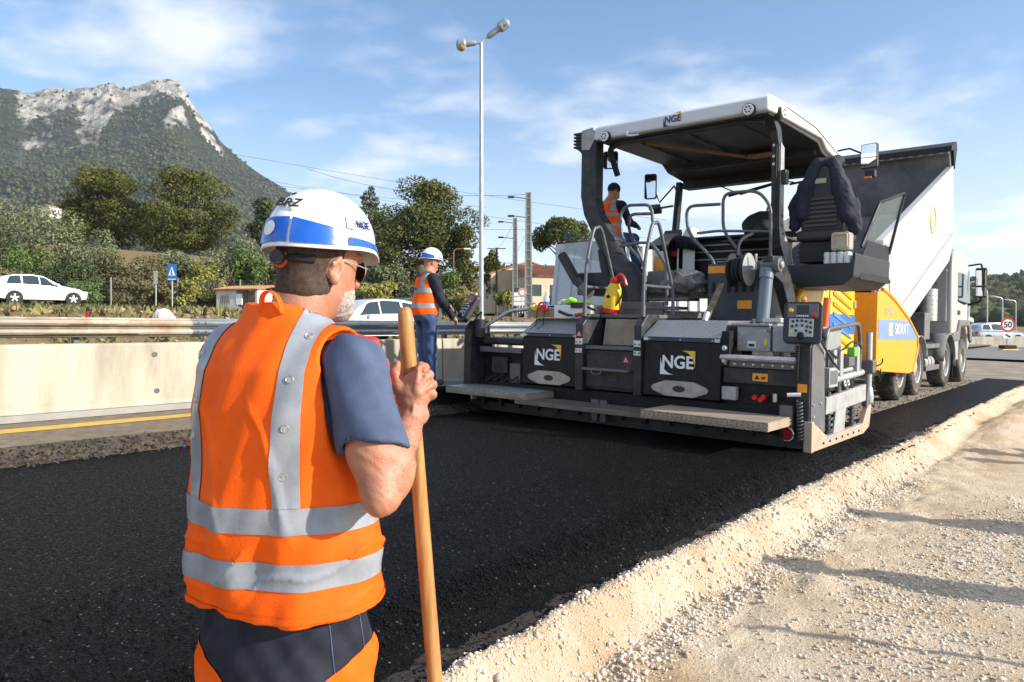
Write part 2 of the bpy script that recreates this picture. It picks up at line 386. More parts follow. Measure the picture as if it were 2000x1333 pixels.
    def mesh(s, name, smooth=True):
        F = s.F; ins = F < 0; nx, ny, nz = F.shape
        c = np.zeros((nx - 1, ny - 1, nz - 1), np.uint8)
        off = [(i, j, k) for i in (0, 1) for j in (0, 1) for k in (0, 1)]
        for (i, j, k) in off: c += ins[i:nx - 1 + i, j:ny - 1 + j, k:nz - 1 + k]
        I, J, Kk = np.nonzero((c > 0) & (c < 8)); n = len(I)
        V = np.stack([F[I + i, J + j, Kk + k] for (i, j, k) in off], -1); pos = np.zeros((n, 3)); cnt = np.zeros(n)
        for a in range(8):
            for b in range(a + 1, 8):
                oa, ob = np.array(off[a]), np.array(off[b])
                if np.abs(oa - ob).sum() != 1: continue
                va, vb = V[:, a], V[:, b]; m = (va < 0) != (vb < 0); t = np.where(m, va / np.where(m, va - vb, 1), 0)
                pos += m[:, None] * (oa + (ob - oa) * t[:, None]); cnt += m
        pos = pos / cnt[:, None] + np.stack([I, J, Kk], -1); idx = np.full(c.shape, -1, np.int64); idx[I, J, Kk] = np.arange(n)
        Q = []
        for ax in range(3):
            sl0 = [slice(None)] * 3; sl1 = [slice(None)] * 3; sl0[ax] = slice(0, -1); sl1[ax] = slice(1, None)
            A = ins[tuple(sl0)]; B = ins[tuple(sl1)]; e = np.nonzero(A != B); flip = A[e]
            u, v = [(1, 2), (2, 0), (0, 1)][ax]; E_ = np.stack(e, -1); ok = (E_[:, u] > 0) & (E_[:, v] > 0) & (E_[:, u] < F.shape[u] - 1) & (E_[:, v] < F.shape[v] - 1)
            E_ = E_[ok]; flip = flip[ok]
            def cell(du, dv):
                q = E_.copy(); q[:, u] += du; q[:, v] += dv; return idx[q[:, 0], q[:, 1], q[:, 2]]
            q = np.stack([cell(-1, -1), cell(0, -1), cell(0, 0), cell(-1, 0)], -1); q[~flip] = q[~flip][:, ::-1]; Q.append(q)
        Q = np.concatenate(Q); Q = Q[(Q >= 0).all(1)]
        return mesh_np(name, pos * s.h + s.lo, q=Q, smooth=smooth)
def smooth_mesh(me, it=2, f=.5):
    bm = bmesh.new(); bm.from_mesh(me)
    for _ in range(it): bmesh.ops.smooth_vert(bm, verts=bm.verts, factor=f, use_axis_x=True, use_axis_y=True, use_axis_z=True)
    bm.to_mesh(me); bm.free(); me.polygons.foreach_set('use_smooth', np.ones(len(me.polygons), bool)); return me
def cut_shell(me, planes, name, off=.002, keep=None):
    """the piece of a mesh on the positive side of every plane, pushed out along its normals"""
    bm = bmesh.new(); bm.from_mesh(me)
    for co, no in planes:
        bmesh.ops.bisect_plane(bm, geom=bm.verts[:] + bm.edges[:] + bm.faces[:], plane_co=Vector(co), plane_no=Vector(no), clear_inner=True)
    if keep:
        bmesh.ops.delete(bm, geom=[f for f in bm.faces if not keep(f)], context='FACES')
    bmesh.ops.dissolve_degenerate(bm, dist=2e-4, edges=bm.edges); src = BVHTree.FromPolygons([v.co for v in me.vertices], [p.vertices for p in me.polygons])
    for v in bm.verts: v.co += src.find_nearest(v.co)[1] * off
    m2 = bpy.data.meshes.new(name); bm.to_mesh(m2); bm.free(); m2.polygons.foreach_set('use_smooth', np.ones(len(m2.polygons), bool)); return m2

# ------------------------------------------------------------------ noise, stones, ground sheets
_lat = rng.random((256, 256)).astype(np.float32)
def vnoise(x, y):
    xi = np.floor(x).astype(int); yi = np.floor(y).astype(int); fx = x - xi; fy = y - yi
    fx = fx * fx * (3 - 2 * fx); fy = fy * fy * (3 - 2 * fy)
    g = lambda a, b: _lat[a & 255, b & 255]
    return (g(xi, yi) * (1 - fx) + g(xi + 1, yi) * fx) * (1 - fy) + (g(xi, yi + 1) * (1 - fx) + g(xi + 1, yi + 1) * fx) * fy
def fbm(x, y, oct=5, gain=.5):
    s = 0; a = 1; t = 0
    for i in range(oct):
        s = s + a * vnoise(x * 2 ** i + 17.3 * i, y * 2 ** i + 9.1 * i); t += a; a *= gain
    return s / t - .5
def grid_mesh(name, xs, ys, zf, smooth=True):
    X, Y = np.meshgrid(xs, ys, indexing='ij'); Z = zf(X, Y); nx, ny = X.shape
    v = np.stack([X, Y, Z], -1).reshape(-1, 3); i, j = np.meshgrid(np.arange(nx - 1), np.arange(ny - 1), indexing='ij')
    a = (i * ny + j).ravel(); q = np.stack([a, a + ny, a + ny + 1, a + 1], -1)
    return mesh_np(name, v, q=q, smooth=smooth)
_t = (1 + 5 ** .5) / 2
ICO_V = np.array([(-1, _t, 0), (1, _t, 0), (-1, -_t, 0), (1, -_t, 0), (0, -1, _t), (0, 1, _t), (0, -1, -_t), (0, 1, -_t), (_t, 0, -1), (_t, 0, 1), (-_t, 0, -1), (-_t, 0, 1)], np.float32) / 1.9
ICO_F = np.array([(0, 11, 5), (0, 5, 1), (0, 1, 7), (0, 7, 10), (0, 10, 11), (1, 5, 9), (5, 11, 4), (11, 10, 2), (10, 7, 6), (7, 1, 8), (3, 9, 4), (3, 4, 2), (3, 2, 6), (3, 6, 8), (3, 8, 9), (4, 9, 5), (2, 4, 11), (6, 2, 10), (8, 6, 7), (9, 8, 1)])
OCT_V = np.array([(1, 0, 0), (-1, 0, 0), (0, 1, 0), (0, -1, 0), (0, 0, 1), (0, 0, -1)], np.float32)
OCT_F = np.array([(0, 2, 4), (2, 1, 4), (1, 3, 4), (3, 0, 4), (2, 0, 5), (1, 2, 5), (3, 1, 5), (0, 3, 5)])
def rot_mats(n):
    q = rng.normal(size=(n, 4)); q /= np.linalg.norm(q, axis=1)[:, None]; w, x, y, z = q.T
    return np.stack([1 - 2 * (y * y + z * z), 2 * (x * y - z * w), 2 * (x * z + y * w), 2 * (x * y + z * w), 1 - 2 * (x * x + z * z), 2 * (y * z - x * w), 2 * (x * z - y * w), 2 * (y * z + x * w), 1 - 2 * (x * x + y * y)], -1).reshape(n, 3, 3)
def stones(name, pts, size, m, parent=None, M=None, lowpoly=False, flat=.75):
    n = len(pts); V, F_ = (OCT_V, OCT_F) if lowpoly else (ICO_V, ICO_F)
    base = np.stack([V * rng.uniform(.62, 1.25, (len(V), 1)) * rng.uniform(.7, 1.2, (1, 3)) for _ in range(12)])
    v = base[rng.integers(0, 12, n)]; v = np.einsum('nij,nkj->nki', rot_mats(n), v); v[:, :, 2] *= flat
    v = v * (np.asarray(size).reshape(-1, 1, 1) * .5) + np.asarray(pts)[:, None, :]
    f = (F_[None] + (np.arange(n) * len(V))[:, None, None]).reshape(-1, 3)
    return obj(name, mesh_np(name, v.reshape(-1, 3), t=f), m, parent, M)

# --- asphalt material: dark binder, aggregate relief, sparkle painted as sparse pale cells
def asphalt_mat():
    m = bpy.data.materials.new('fresh asphalt'); m.use_nodes = True; nt = m.node_tree; N = nt.nodes; L = nt.links; N.clear()
    o = N.new('ShaderNodeOutputMaterial'); b = N.new('ShaderNodeBsdfPrincipled'); L.new(b.outputs[0], o.inputs[0])
    t = N.new('ShaderNodeTexCoord')
    v = N.new('ShaderNodeTexVoronoi'); v.inputs['Scale'].default_value = 120; L.new(t.outputs['Object'], v.inputs['Vector'])
    n = N.new('ShaderNodeTexNoise'); n.inputs['Scale'].default_value = 1.6; n.inputs['Detail'].default_value = 6; L.new(t.outputs['Object'], n.inputs['Vector'])
    sc = N.new('ShaderNodeSeparateColor'); L.new(v.outputs['Color'], sc.inputs[0])
    r = N.new('ShaderNodeValToRGB'); e = r.color_ramp.elements
    e[0].position = 0; e[0].color = (.0016, .0017, .0021, 1); e[1].position = .86; e[1].color = (.0032, .0032, .0038, 1)
    x = e.new(.988); x.color = (.018, .018, .019, 1); x = e.new(1.0); x.color = (.16, .16, .155, 1)
    L.new(sc.outputs[0], r.inputs[0])
    mx = N.new('ShaderNodeMix'); mx.data_type = 'RGBA'; mx.blend_type = 'MULTIPLY'; mx.inputs[0].default_value = .55
    r2 = N.new('ShaderNodeValToRGB'); r2.color_ramp.elements[0].position = .3; r2.color_ramp.elements[0].color = (.55, .55, .58, 1); r2.color_ramp.elements[1].position = .7; r2.color_ramp.elements[1].color = (1.35, 1.33, 1.3, 1)
    L.new(n.outputs[0], r2.inputs[0]); L.new(r.outputs[0], mx.inputs[6]); L.new(r2.outputs[0], mx.inputs[7]); L.new(mx.outputs[2], b.inputs['Base Color'])
    mr = N.new('ShaderNodeMapRange'); mr.inputs[3].default_value = .42; mr.inputs[4].default_value = .8; L.new(sc.outputs[1], mr.inputs[0]); L.new(mr.outputs[0], b.inputs['Roughness'])
    ds = N.new('ShaderNodeMath'); ds.operation = 'MULTIPLY'; ds.inputs[1].default_value = -.8; L.new(v.outputs['Distance'], ds.inputs[0])
    ad = N.new('ShaderNodeMath'); ad.operation = 'ADD'; L.new(ds.outputs[0], ad.inputs[0]); L.new(sc.outputs[2], ad.inputs[1])
    bp = N.new('ShaderNodeBump'); bp.inputs['Distance'].default_value = .0065; bp.inputs['Strength'].default_value = 1.0; L.new(ad.outputs[0], bp.inputs['Height'])
    L.new(bp.outputs[0], b.inputs['Normal']); b.inputs['Specular IOR Level'].default_value = .10
    return m
K['asphalt'] = asphalt_mat()
K['asphalt_grain'] = mat('asphalt grain', (.0035, .0035, .004), .6, island=.6, spec=.12)
K['gravel_ground'] = mat('pale crushed limestone', (.56, .43, .285), .95, col2=(.70, .595, .46), vscale=2.2, bump=.03, bscale=48, spec=.15, dirt=(.42, .26, .13), dscale=.9, damt=.55)
K['gravel_stone'] = mat('limestone chips', (.60, .53, .44), .9, island=.28, var=.12, vscale=3, spec=.15)
K['base'] = mat('dusty base course', (.25, .20, .155), .95, col2=(.36, .31, .25), vscale=1.5, bump=.008, bscale=60, spec=.15, dirt=(.12, .10, .09), dscale=1.2, damt=.6)
K['old_road'] = mat('worn old asphalt', (.15, .12, .088), .9, col2=(.25, .205, .15), vscale=9, bump=.008, bscale=90, spec=.2, dirt=(.33, .26, .18), dscale=2.3, damt=.6)
K['cut'] = mat('milled pavement edge', (.025, .022, .02), .95, col2=(.13, .105, .075), vscale=22, bump=.03, bscale=38, spec=.2, dirt=(.24, .19, .13), dscale=6, damt=.6)
K['tack'] = mat('tack coated edge', (.012, .011, .011), .7, col2=(.07, .05, .04), vscale=40, bump=.008, bscale=120, spec=.3)
K['yellow_paint'] = mat('worn yellow road paint', (.66, .40, .04), .8, col2=(.55, .36, .09), vscale=7, bump=.002, bscale=90, dirt=(.22, .18, .13), dscale=9, damt=.6)
K['concrete'] = mat('pale concrete', (.46, .42, .335), .85, var=.09, vscale=1.5, bump=.0015, bscale=40, spec=.25, dirt=(.22, .19, .145), dscale=2.2, damt=.6, stretch=(1.6, 1.6, .35))
K['concrete_foot'] = mat('grey concrete foot', (.30, .29, .265), .9, var=.1, vscale=4, bump=.002, bscale=60)
K['dry_grass'] = mat('dry verge soil', (.17, .115, .06), .95, col2=(.22, .19, .085), vscale=1.1, bump=.05, bscale=5, spec=.1, dirt=(.30, .20, .12), dscale=.6, damt=.6)

def st(o, label, cat='ground'): return tag(o, label, cat, kind='structure')

def crest(Y): return np.interp(Y, [-7, -5.2, -4, -1.6, 1.5, 5], [.54, .47, .39, .30, .40, .36]) + fbm(Y * .9, Y * 0 + 3, 3) * .10 + fbm(Y * 5, Y * 0 + 8, 3) * .06
# fresh mat, laid up to the screed
def mat_z(X, Y):
    e = np.clip((X + .01) / .30, 0, 1); z = -.11 * e ** 1.25
    z = z + np.where(X > -.06, fbm(X * 14, Y * 14, 3) * .035 * np.clip((X + .06) / .1, 0, 1), 0)
    return z + fbm(X * .9, Y * .9, 3) * .008
xs = np.concatenate([np.arange(-4.44, -.2, .08), np.arange(-.2, .34, .02)])
st(obj('fresh_asphalt_road', grid_mesh('fresh_asphalt_road', xs, np.arange(-9, 1.25, .05), mat_z), K['asphalt'], M=MR), 'fresh black asphalt laid behind the paver', 'road')
# loose edge grains of the mat
n = 17000
ex = np.concatenate([rng.normal(.04, .085, n), rng.uniform(-1.1, .05, 6000)]); ey = np.concatenate([rng.uniform(-7.3, 2.2, n), rng.uniform(-7, .0, 6000)])
k_ = (ex < .30) & (ex > -4.3); ex = ex[k_]; ey = ey[k_]
ez = mat_z(ex, ey) + .001; _ly = rng.uniform(-7.3, 2.5, 7000); _lx = .14 + rng.random(7000) * (crest(_ly) - .16); ex = np.concatenate([ex, _lx]); ey = np.concatenate([ey, _ly]); ez = np.concatenate([ez, np.full(7000, -.104)])
g = stones('asphalt_edge_grains', np.stack([ex, ey, ez], -1), rng.uniform(.006, .017, len(ex)), K['asphalt_grain'], M=MR, lowpoly=True, flat=1)
tag(g, 'loose black asphalt grains along the right edge of the mat', 'asphalt grains', kind='stuff')
# black strip already lying beside the truck, and the base course it stands on
def strip_z(X, Y): return -.088 + fbm(X * 8, Y * 8, 3) * .02 - .06 * np.clip((X - .2) / .2, 0, 1)
_sx = lambda X, Y: X
S = grid_mesh('asphalt_strip', np.arange(-.62, .40, .04), np.concatenate([np.arange(1.1, 8, .06), np.arange(8, 15.2, .15)]), strip_z)
st(obj('asphalt_strip', S, K['asphalt'], M=MR), 'narrow black asphalt strip running forward beside the truck', 'road')
def base_z(X, Y): return -.115 + fbm(X * 1.3, Y * 1.3, 4) * .03
st(obj('base_course', grid_mesh('base_course', np.arange(-4.6, .45, .1), np.concatenate([np.arange(-9, 12, .2), np.arange(12, 60, 1.)]), base_z), K['base'], M=MR), 'dusty brown base course under the truck', 'road')
n = 2600
sx_ = rng.uniform(-1.1, .5, n); sy_ = 1.3 + rng.random(n) ** 1.6 * 13
stones('spilled_asphalt', np.stack([sx_, sy_, base_z(sx_, sy_) + .012], -1), rng.uniform(.01, .035, n), K['asphalt_grain'], M=MR, lowpoly=True)
tag(bpy.data.objects['spilled_asphalt'], 'crumbs of asphalt spilled in front of the screed', 'asphalt crumbs', kind='stuff')

# gravel shoulder with the bank down from the road edge
def shoulder_z(X, Y):
    E_ = crest(Y); t = np.clip((X - E_ - .02) / np.interp(Y, [-6, -4, -2, -.5, 2], [.20, .20, .28, .34, .28]), 0, 1)
    z = -.088 - .225 * t * t * (3 - 2 * t) - .12 * np.clip((E_ - X) / .03, 0, 1) + fbm(X * 1.1 + 5, Y * 1.1, 4) * .07 * np.clip((X - .4) / .6, 0, 1)
    z = z + fbm(X * 6, Y * 6, 5, .62) * .10 * np.interp(X, [.3, .45, .9, 1.3], [.5, 1, .8, .3]) + fbm(X * 26, Y * 26, 3) * .016
    lump = np.exp(-(((X - .95) / .4) ** 2 + ((Y - 5.6) / 1.5) ** 2)) * .20 + np.exp(-(((X - 1.1) / .5) ** 2 + ((Y - 9.5) / 2.5) ** 2)) * .26
    return z + lump
xs = np.concatenate([np.arange(.22, 1.2, .025), np.arange(1.2, 5, .09), np.arange(5, 40, .9)])
ys = np.concatenate([np.arange(-12, -7.5, .3), np.arange(-7.5, 4, .05), np.arange(4, 16, .15), np.arange(16, 60, 1.5)])
st(obj('gravel_shoulder', grid_mesh('gravel_shoulder', xs, ys, shoulder_z), K['gravel_ground'], M=MR), 'pale crushed limestone shoulder right of the asphalt', 'ground')
# prime coated ledge between mat and bank
def ledge_z(X, Y): return -.104 + fbm(X * 9, Y * 9, 3) * .016
st(obj('tack_coated_ledge', grid_mesh('tack_coated_ledge', np.arange(.12, .72, .02), np.arange(-8, 3.2, .05), lambda X, Y: ledge_z(X, Y) - .3 * np.clip((X - crest(Y) - .01) / .06, 0, 1)), K['tack'], M=MR), 'dark brown ledge between asphalt edge and gravel bank', 'road')
# stones: bank, windrows, scatter
def scatter_stones(name, n, fx, fy, smin, smax, label):
    Y = fy(n); X = fx(n, Y); k_ = X > crest(Y) + .0; X = X[k_]; Y = Y[k_]
    s_ = smin + (smax - smin) * rng.random(len(X)) ** 3
    o = stones(name, np.stack([X, Y, shoulder_z(X, Y) + s_ * .12], -1), s_, K['gravel_stone'], M=MR, lowpoly=True)
    return tag(o, label, 'gravel', kind='stuff')
scatter_stones('bank_gravel', 27000, lambda n, Y: crest(Y) + rng.random(n) ** 1.2 * .40, lambda n: -7.3 + rng.random(n) ** 1.2 * 10.5,   .004, .019, 'white limestone chips on the bank beside the asphalt')
scatter_stones('windrow_gravel', 13000, lambda n, Y: 1.75 + .25 * np.sin(Y * .7) + rng.normal(0, .24, n), lambda n: -7.2 + rng.random(n) * 8.2, .007, .034, 'white chips in a windrow across the shoulder')
scatter_stones('shoulder_gravel', 28000, lambda n, Y: rng.uniform(.5, 4.6, n), lambda n: -7.3 + rng.random(n) ** 1.3 * 9, .004, .017, 'fine limestone chips strewn over the shoulder')
scatter_stones('lip_gravel', 900, lambda n, Y: crest(Y) + .02 + rng.random(n) ** 1.5 * .25, lambda n: -7.3 + rng.random(n) * 9.5, .014, .055, 'broken whitish lumps along the top of the bank')
scatter_stones('foot_gravel', 6000, lambda n, Y: crest(Y) + .33 + rng.normal(0, .08, n), lambda n: rng.uniform(-7.3, 1, n), .010, .042, 'coarser limestone chips at the foot of the bank')

# old carriageway strip with cut edge and yellow line
def oldz(X, Y): return .10 + fbm(X * 2, Y * 2, 3) * .008
st(obj('old_road_strip', grid_mesh('old_road_strip', np.arange(-7.0, -4.72, .06), np.concatenate([np.arange(-14, 8, .1), np.arange(8, 60, 1.)]), oldz), K['old_road'], M=MR), 'old road strip between barrier and fresh asphalt', 'road')
def cutp(X, Y):   # X is a 0..1 parameter across the face
    return X
ys = np.arange(-14, 30, .05); us = np.linspace(0, 1, 12); U, Yg = np.meshgrid(us, ys, indexing='ij')
cx = -4.74 + .36 * U + fbm(U * 3, Yg * 1.6, 4) * .16 * np.sin(np.pi * U) + fbm(U * 0 + 2, Yg * .8, 3) * .14 * (1 - U)
cz = .108 - .12 * U ** 1.3 + fbm(U * 6, Yg * 7, 3) * .045 * np.sin(np.pi * np.clip(U * 1.0, 0, 1))
v = np.stack([cx, Yg, cz], -1).reshape(-1, 3); nu, ny = U.shape; i, j = np.meshgrid(np.arange(nu - 1), np.arange(ny - 1), indexing='ij'); a = (i * ny + j).ravel()
st(obj('milled_edge', mesh_np('milled_edge', v, q=np.stack([a, a + ny, a + ny + 1, a + 1], -1), smooth=True), K['cut'], M=MR), 'rough milled edge of the old road beside the fresh asphalt', 'road')
_n = 5000; _u = rng.random(_n); _y = rng.uniform(-12, 6, _n); _p = np.stack([-4.72 + .40 * _u + rng.normal(0, .03, _n), _y, .10 - .115 * _u ** 1.3 + .008], -1)
tag(stones('milled_edge_crumbs', _p, rng.uniform(.008, .04, _n), mat('brown black crumbs', (.06, .05, .04), .9, island=.7), M=MR, lowpoly=True), 'brown and black crumbs along the milled road edge', 'crumbs', kind='stuff')
st(obj('yellow_line', grid_mesh('yellow_line', np.array([-5.86, -5.72, -5.60]), np.arange(-14, 40, .2), lambda X, Y: oldz(X, Y) + .005), K['yellow_paint'], M=MR), 'worn yellow line painted along the barrier', 'road marking')

# far ground: polar sheet round the camera, profile across the road
PROF_X = np.array([-3000, -400, -200, -100, -60, -46, -34, -24, -20.5, -19.5, -8.6, -7.2, -6.9, -4.0, 45, 60, 400, 3000.])
PROF_Z = np.array([60, 40, 22, 9, 3.6, 2.35, 2.1, 1.72, .75, .50, .38, .22, -.1, -.65, -1.75, -1.4, -2, -2.])
def ground_z(X, Y):
    xl = (X - C0.x) * NV.x + (Y - C0.y) * NV.y
    z = np.interp(xl, PROF_X, PROF_Z)
    far = np.clip((xl + 20) / -15, 0, 1)
    return z + far * fbm(X * .16, Y * .16, 4) * .55
rr = 3 * 1.045 ** np.arange(0, 172); th = np.linspace(-math.pi, math.pi, 241)
Rg, Tg = np.meshgrid(rr, th, indexing='ij'); X = Rg * np.sin(Tg); Y = Rg * np.cos(Tg); Z = ground_z(X, Y)
nr, nt_ = X.shape; i, j = np.meshgrid(np.arange(nr - 1), np.arange(nt_ - 1), indexing='ij'); a = (i * nt_ + j).ravel()
st(obj('ground', mesh_np('ground', np.stack([X, Y, Z], -1).reshape(-1, 3), q=np.stack([a, a + 1, a + nt_ + 1, a + nt_], -1), smooth=True), K['dry_grass']), 'dry grassy ground beyond the guardrail', 'ground')
def gz(x, y): return float(ground_z(np.array([x]), np.array([y]))[0])
# second carriageway behind the guardrail and the far road ahead
ROADG = mat('grey road', (.17, .165, .16), .9, var=.12, vscale=.6, bump=.003, bscale=60, dirt=(.25, .21, .17), dscale=.4, damt=.5)
def cw(X, Y): return np.interp(X, [-19.4, -8.7], [.58, .45]) + TILT * X
st(obj('opposite_carriageway', grid_mesh('opposite_carriageway', np.linspace(-19.2, -8.8, 8), np.arange(-40, 160, 4.), cw), ROADG, M=MR), 'grey carriageway behind the guardrail where the cars drive', 'road')
st(obj('frontage_road', grid_mesh('frontage_road', np.linspace(-44, -37.5, 5), np.arange(-60, 140, 4.), lambda X, Y: 2.22 + TILT * X), ROADG, M=MR), 'narrow side road on top of the verge', 'road')
far_road = MB(); 
st(obj('road_ahead', grid_mesh('road_ahead', np.arange(-6.8, 40, 1.), np.arange(17, 90, 1.5), lambda X, Y: -.16 + .10 * np.clip((Y - 30) / 20, 0, 1) + fbm(X * .3, Y * .3, 3) * .06 - np.where(X > 8, .15, 0)), K['base'], M=MR), 'dusty roadway continuing ahead of the truck', 'road')
st(obj('old_asphalt_ahead', grid_mesh('old_asphalt_ahead', np.arange(-6.6, 26, 1.), np.arange(27, 60, 1.5), lambda X, Y: -.02 + X * 0), ROADG, M=MR), 'grey asphalt beyond the trench ahead', 'road')

# ------------------------------------------------------------------ concrete barrier and guardrail
def barrier_segment(name, L, label, group, parts=True):
    """precast wall, 0.8 m high, local y along its length, face towards +x"""
    e = empty(name); tag(e, label, 'barrier', group)
    b = MB(); b.prism([(-.30, .075), (0, .075), (-.015, .14), (-.045, .79), (-.06, .80), (-.24, .80), (-.27, .77)], 'y', .006, L - .006)
    b.build('wall', K['concrete'], e, bevel=.012)
    b = MB(); b.prism([(-.31, 0), (.012, 0), (.008, .073), (-.31, .073)], 'y', .004, L - .004); b.build('foot', K['concrete_foot'], e, bevel=.006)
    if parts:
        for (yy, zz) in ((L * .34, .665), (L * .345, .24), (L * .84, .665), (L * .845, .24)):
            x = -.016 - (zz - .14) * .046
            b = MB(); b.lathe([(.0, -.02), (.024, -.02), (.034, .003), (.026, .006), (.022, .002), (.0, .002)], (x, yy, zz), 'x', 14); o = b.build('lifting_socket', K['steel_mid'], e, smooth=True)
    return e
y = -12.35; k = 0
lab = ['pale concrete barrier segment at the far left edge, mostly out of view', 'pale concrete barrier segment left of the man in the foreground', 'pale concrete barrier segment behind the man in the foreground',
       'pale concrete barrier segment behind the worker at the control panel', 'concrete barrier segment beside the left end of the screed, in shadow', 'concrete barrier segment hidden beyond the paver']
for k in range(6):
    s = barrier_segment('concrete_barrier', 3.98, lab[k], 'concrete barrier along the old road')
    s.matrix_world = MR @ Matrix.Translation((-6.29, -10.85 + 4.0 * k, .104))

def w_beam(b, y0, y1, x=0., z=0., h=.31):
    prof = [(a_, c_ * .76) for a_, c_ in [(0, 0), (.02, .03), (.075, .06), (.075, .105), (.0, .14), (.0, .17), (.075, .205), (.075, .25), (.02, .28), (0, .31)]]
    for i in range(len(prof) - 1):
        (a, c), (d, e_) = prof[i], prof[i + 1]
        b._add([(x + a, y0, z + c), (x + a, y1, z + c), (x + d, y1, z + e_), (x + d, y0, z + e_)], [(0, 1, 2, 3)])
K['rust_beam'] = mat('chalky rusted beam', (.50, .43, .34), .75, metal=.1, var=.12, vscale=5, dirt=(.26, .12, .05), dscale=3, damt=.75)
gr = empty('guardrail', MR @ Matrix.Translation((-6.98, 0, .0))); tag(gr, 'steel guardrail behind the concrete barrier, its left length chalky and rusted', 'guardrail')
for i, (y0, y1, m_) in enumerate([(-13.2, -9.2, 'rust_beam'), (-9.2, -5.2 + .0, 'rust_beam'), (-5.2, -2.72, 'rust_beam'), (-2.78, 1.3, 'galv'), (1.24, 5.3, 'galv'), (5.24, 9.3, 'galv'), (9.24, 13.3, 'galv'), (13.24, 17.3, 'galv')]):
    b = MB(); w_beam(b, y0, y1, x=.002 * (i % 2), z=.955); o = b.build('beam', K[m_], gr, smooth=True, solid=.004, angle=25)
    for yy in (y0 + .07, y0 + .17):
        for zz in (1.02, 1.135):
            c = MB(); c.lathe([(0, .016), (.012, .016), (.014, 0)], (.082, yy, zz), 'x', 8); c.build('bolt', K['steel_mid'], o)
for i in range(16):
    yy = -12.1 + 2.0 * i
    b = MB(); b.box(-.16, -.06, yy - .03, yy + .03, .1, 1.12); b.build('post', K['steel_mid'] if i % 3 else K['galv'], gr, bevel=.006)
    b = MB(); b.box(-.07, .0, yy - .05, yy + .05, .98, 1.15); b.build('spacer', K['galv'], gr, bevel=.006)

# ------------------------------------------------------------------ the paver
pv = empty('road_paver', MR); tag(pv, 'large grey road paver with white canopy, yellow engine cover and wide screed', 'paver')
def part(b, name, m, parent=None, **kw):
    kw.setdefault('bevel', .006)
    return b.build(name, K[m] if isinstance(m, str) else m, parent or pv, **kw)
def boxp(name, m, x0, x1, y0, y1, z0, z1, parent=None, **kw):
    return part(MB().box(x0, x1, y0, y1, z0, z1), name, m, parent, **kw)
def pipe(name, m, pts, r, parent=None, n=10, rc=0.08):
    return part(MB().tube(round_path(pts, rc), r, n), name, m, parent, bevel=0, smooth=True)

# --- screed body
boxp('screed_body', 'black', -4.52, -.06, .10, 1.15, .03, .40, bevel=.015)
boxp('screed_plate', 'steel_dark', -4.55, -.04, .0, .12, .02, .14)
for i in range(14): boxp('screed_bracket', 'steel_dark', -4.3 + i * .31, -4.26 + i * .31, -.06, .12, .10, .26)
for x in (-2.43, -2.31): 
    part(MB().prism([(-.05, .32), (.05, .32), (.035, .07), (-.035, .07)], 'y', -.12, -.09), 'hanger_lug', 'steel_mid').location.x = x
def cover(x0, x1, y0):
    b = MB(); b.prism([(y0, .42), (y0 + .02, 1.03), (y0 + .55, 1.03), (y0 + .55, .42)], 'x', x0, x1); c = part(b, 'screed_cover', 'black', bevel=.012)
    boxp('cover_lip', 'slateblue', x0 + .005, x1 - .005, y0 + .008, y0 + .05, 1.032, 1.075, c, bevel=.004).data.materials[0] = mat('dull navy edge', (.035, .05, .09), .5)
    b = MB(); b._add([(x0, y0 + .0, 1.078), (x1, y0 + .0, 1.078), (x1 - .04, y0 + .27, 1.262), (x0 + .04, y0 + .27, 1.262)], [(0, 1, 2, 3)])
    o = b.build('tread_plate', K['diamond'], c, solid=.006); uv_box(o)
    b = MB(); b._add([(x0 + .04, y0 + .27, 1.262), (x1 - .04, y0 + .27, 1.262), (x1 - .02, y0 + .95, 1.27), (x0 + .04, y0 + .95, 1.27)], [(0, 1, 2, 3)])
    o = b.build('top_plate', K['diamond'], c, solid=.006); uv_box(o)
    b = MB(); b._add([(x0, y0 + .02, 1.078), (x0 + .04, y0 + .27, 1.258), (x0 + .04, y0 + .9, 1.258), (x0, y0 + .9, 1.0)], [(0, 1, 2, 3)]); b._add([(x1, y0 + .02, 1.078), (x1 - .04, y0 + .27, 1.258), (x1 - .04, y0 + .9, 1.258), (x1, y0 + .9, 1.0)], [(0, 1, 2, 3)])
    b.build('cheek_plate', K['steel_mid'], c, solid=.004)
    for dx in (.09, (x1 - x0) / 2, x1 - x0 - .09):
        q = MB(); q.lathe([(0, -.012), (.009, -.01), (.011, 0)], (x0 + dx, y0 + .006, 1.052), 'y', 8); q.build('rivet', K['alu'], c)
    for dx in (.0, x1 - x0 - .075): boxp('latch', 'alu', x0 + dx + .008, x0 + dx + .07, y0 - .006, y0 + .004, 1.035, 1.072, c, bevel=.002)
    xm = (x0 + x1) / 2; w = .345
    poly = [(xm - w, .515), (xm - w + .02, .545), (xm - .17, .60), (xm + .17, .60), (xm + w - .02, .545), (xm + w, .515), (xm + w - .02, .485), (xm + .17, .43), (xm - .17, .43), (xm - w + .02, .485)]
    b = MB(); b.prism(poly, 'y', y0 - .018, y0 - .004); o = b.build('reinforcing_plate', mat('scuffed bare steel', (.44, .41, .37), .55, metal=.45, var=.12, vscale=9, dirt=(.25, .2, .15), dscale=7, damt=.5), c, bevel=.004)
    b = MB(); b.prism([(xm + .075 * math.cos(t) * (1 if abs(math.cos(t)) > .3 else 1), .515 + .036 * math.sin(t)) for t in np.linspace(0, 2 * math.pi, 20)[:-1]], 'y', y0 - .021, y0 - .017); b.build('slot', K['blackplastic'], o)
    nge_logo(c, face_M((xm - .03, y0 + .006 - .002, .80), (1, 0, 0), (0, .033, 1)), .135)
    return c
cover(-1.86, -.93, 0.0); cover(-3.70, -2.79, .06)
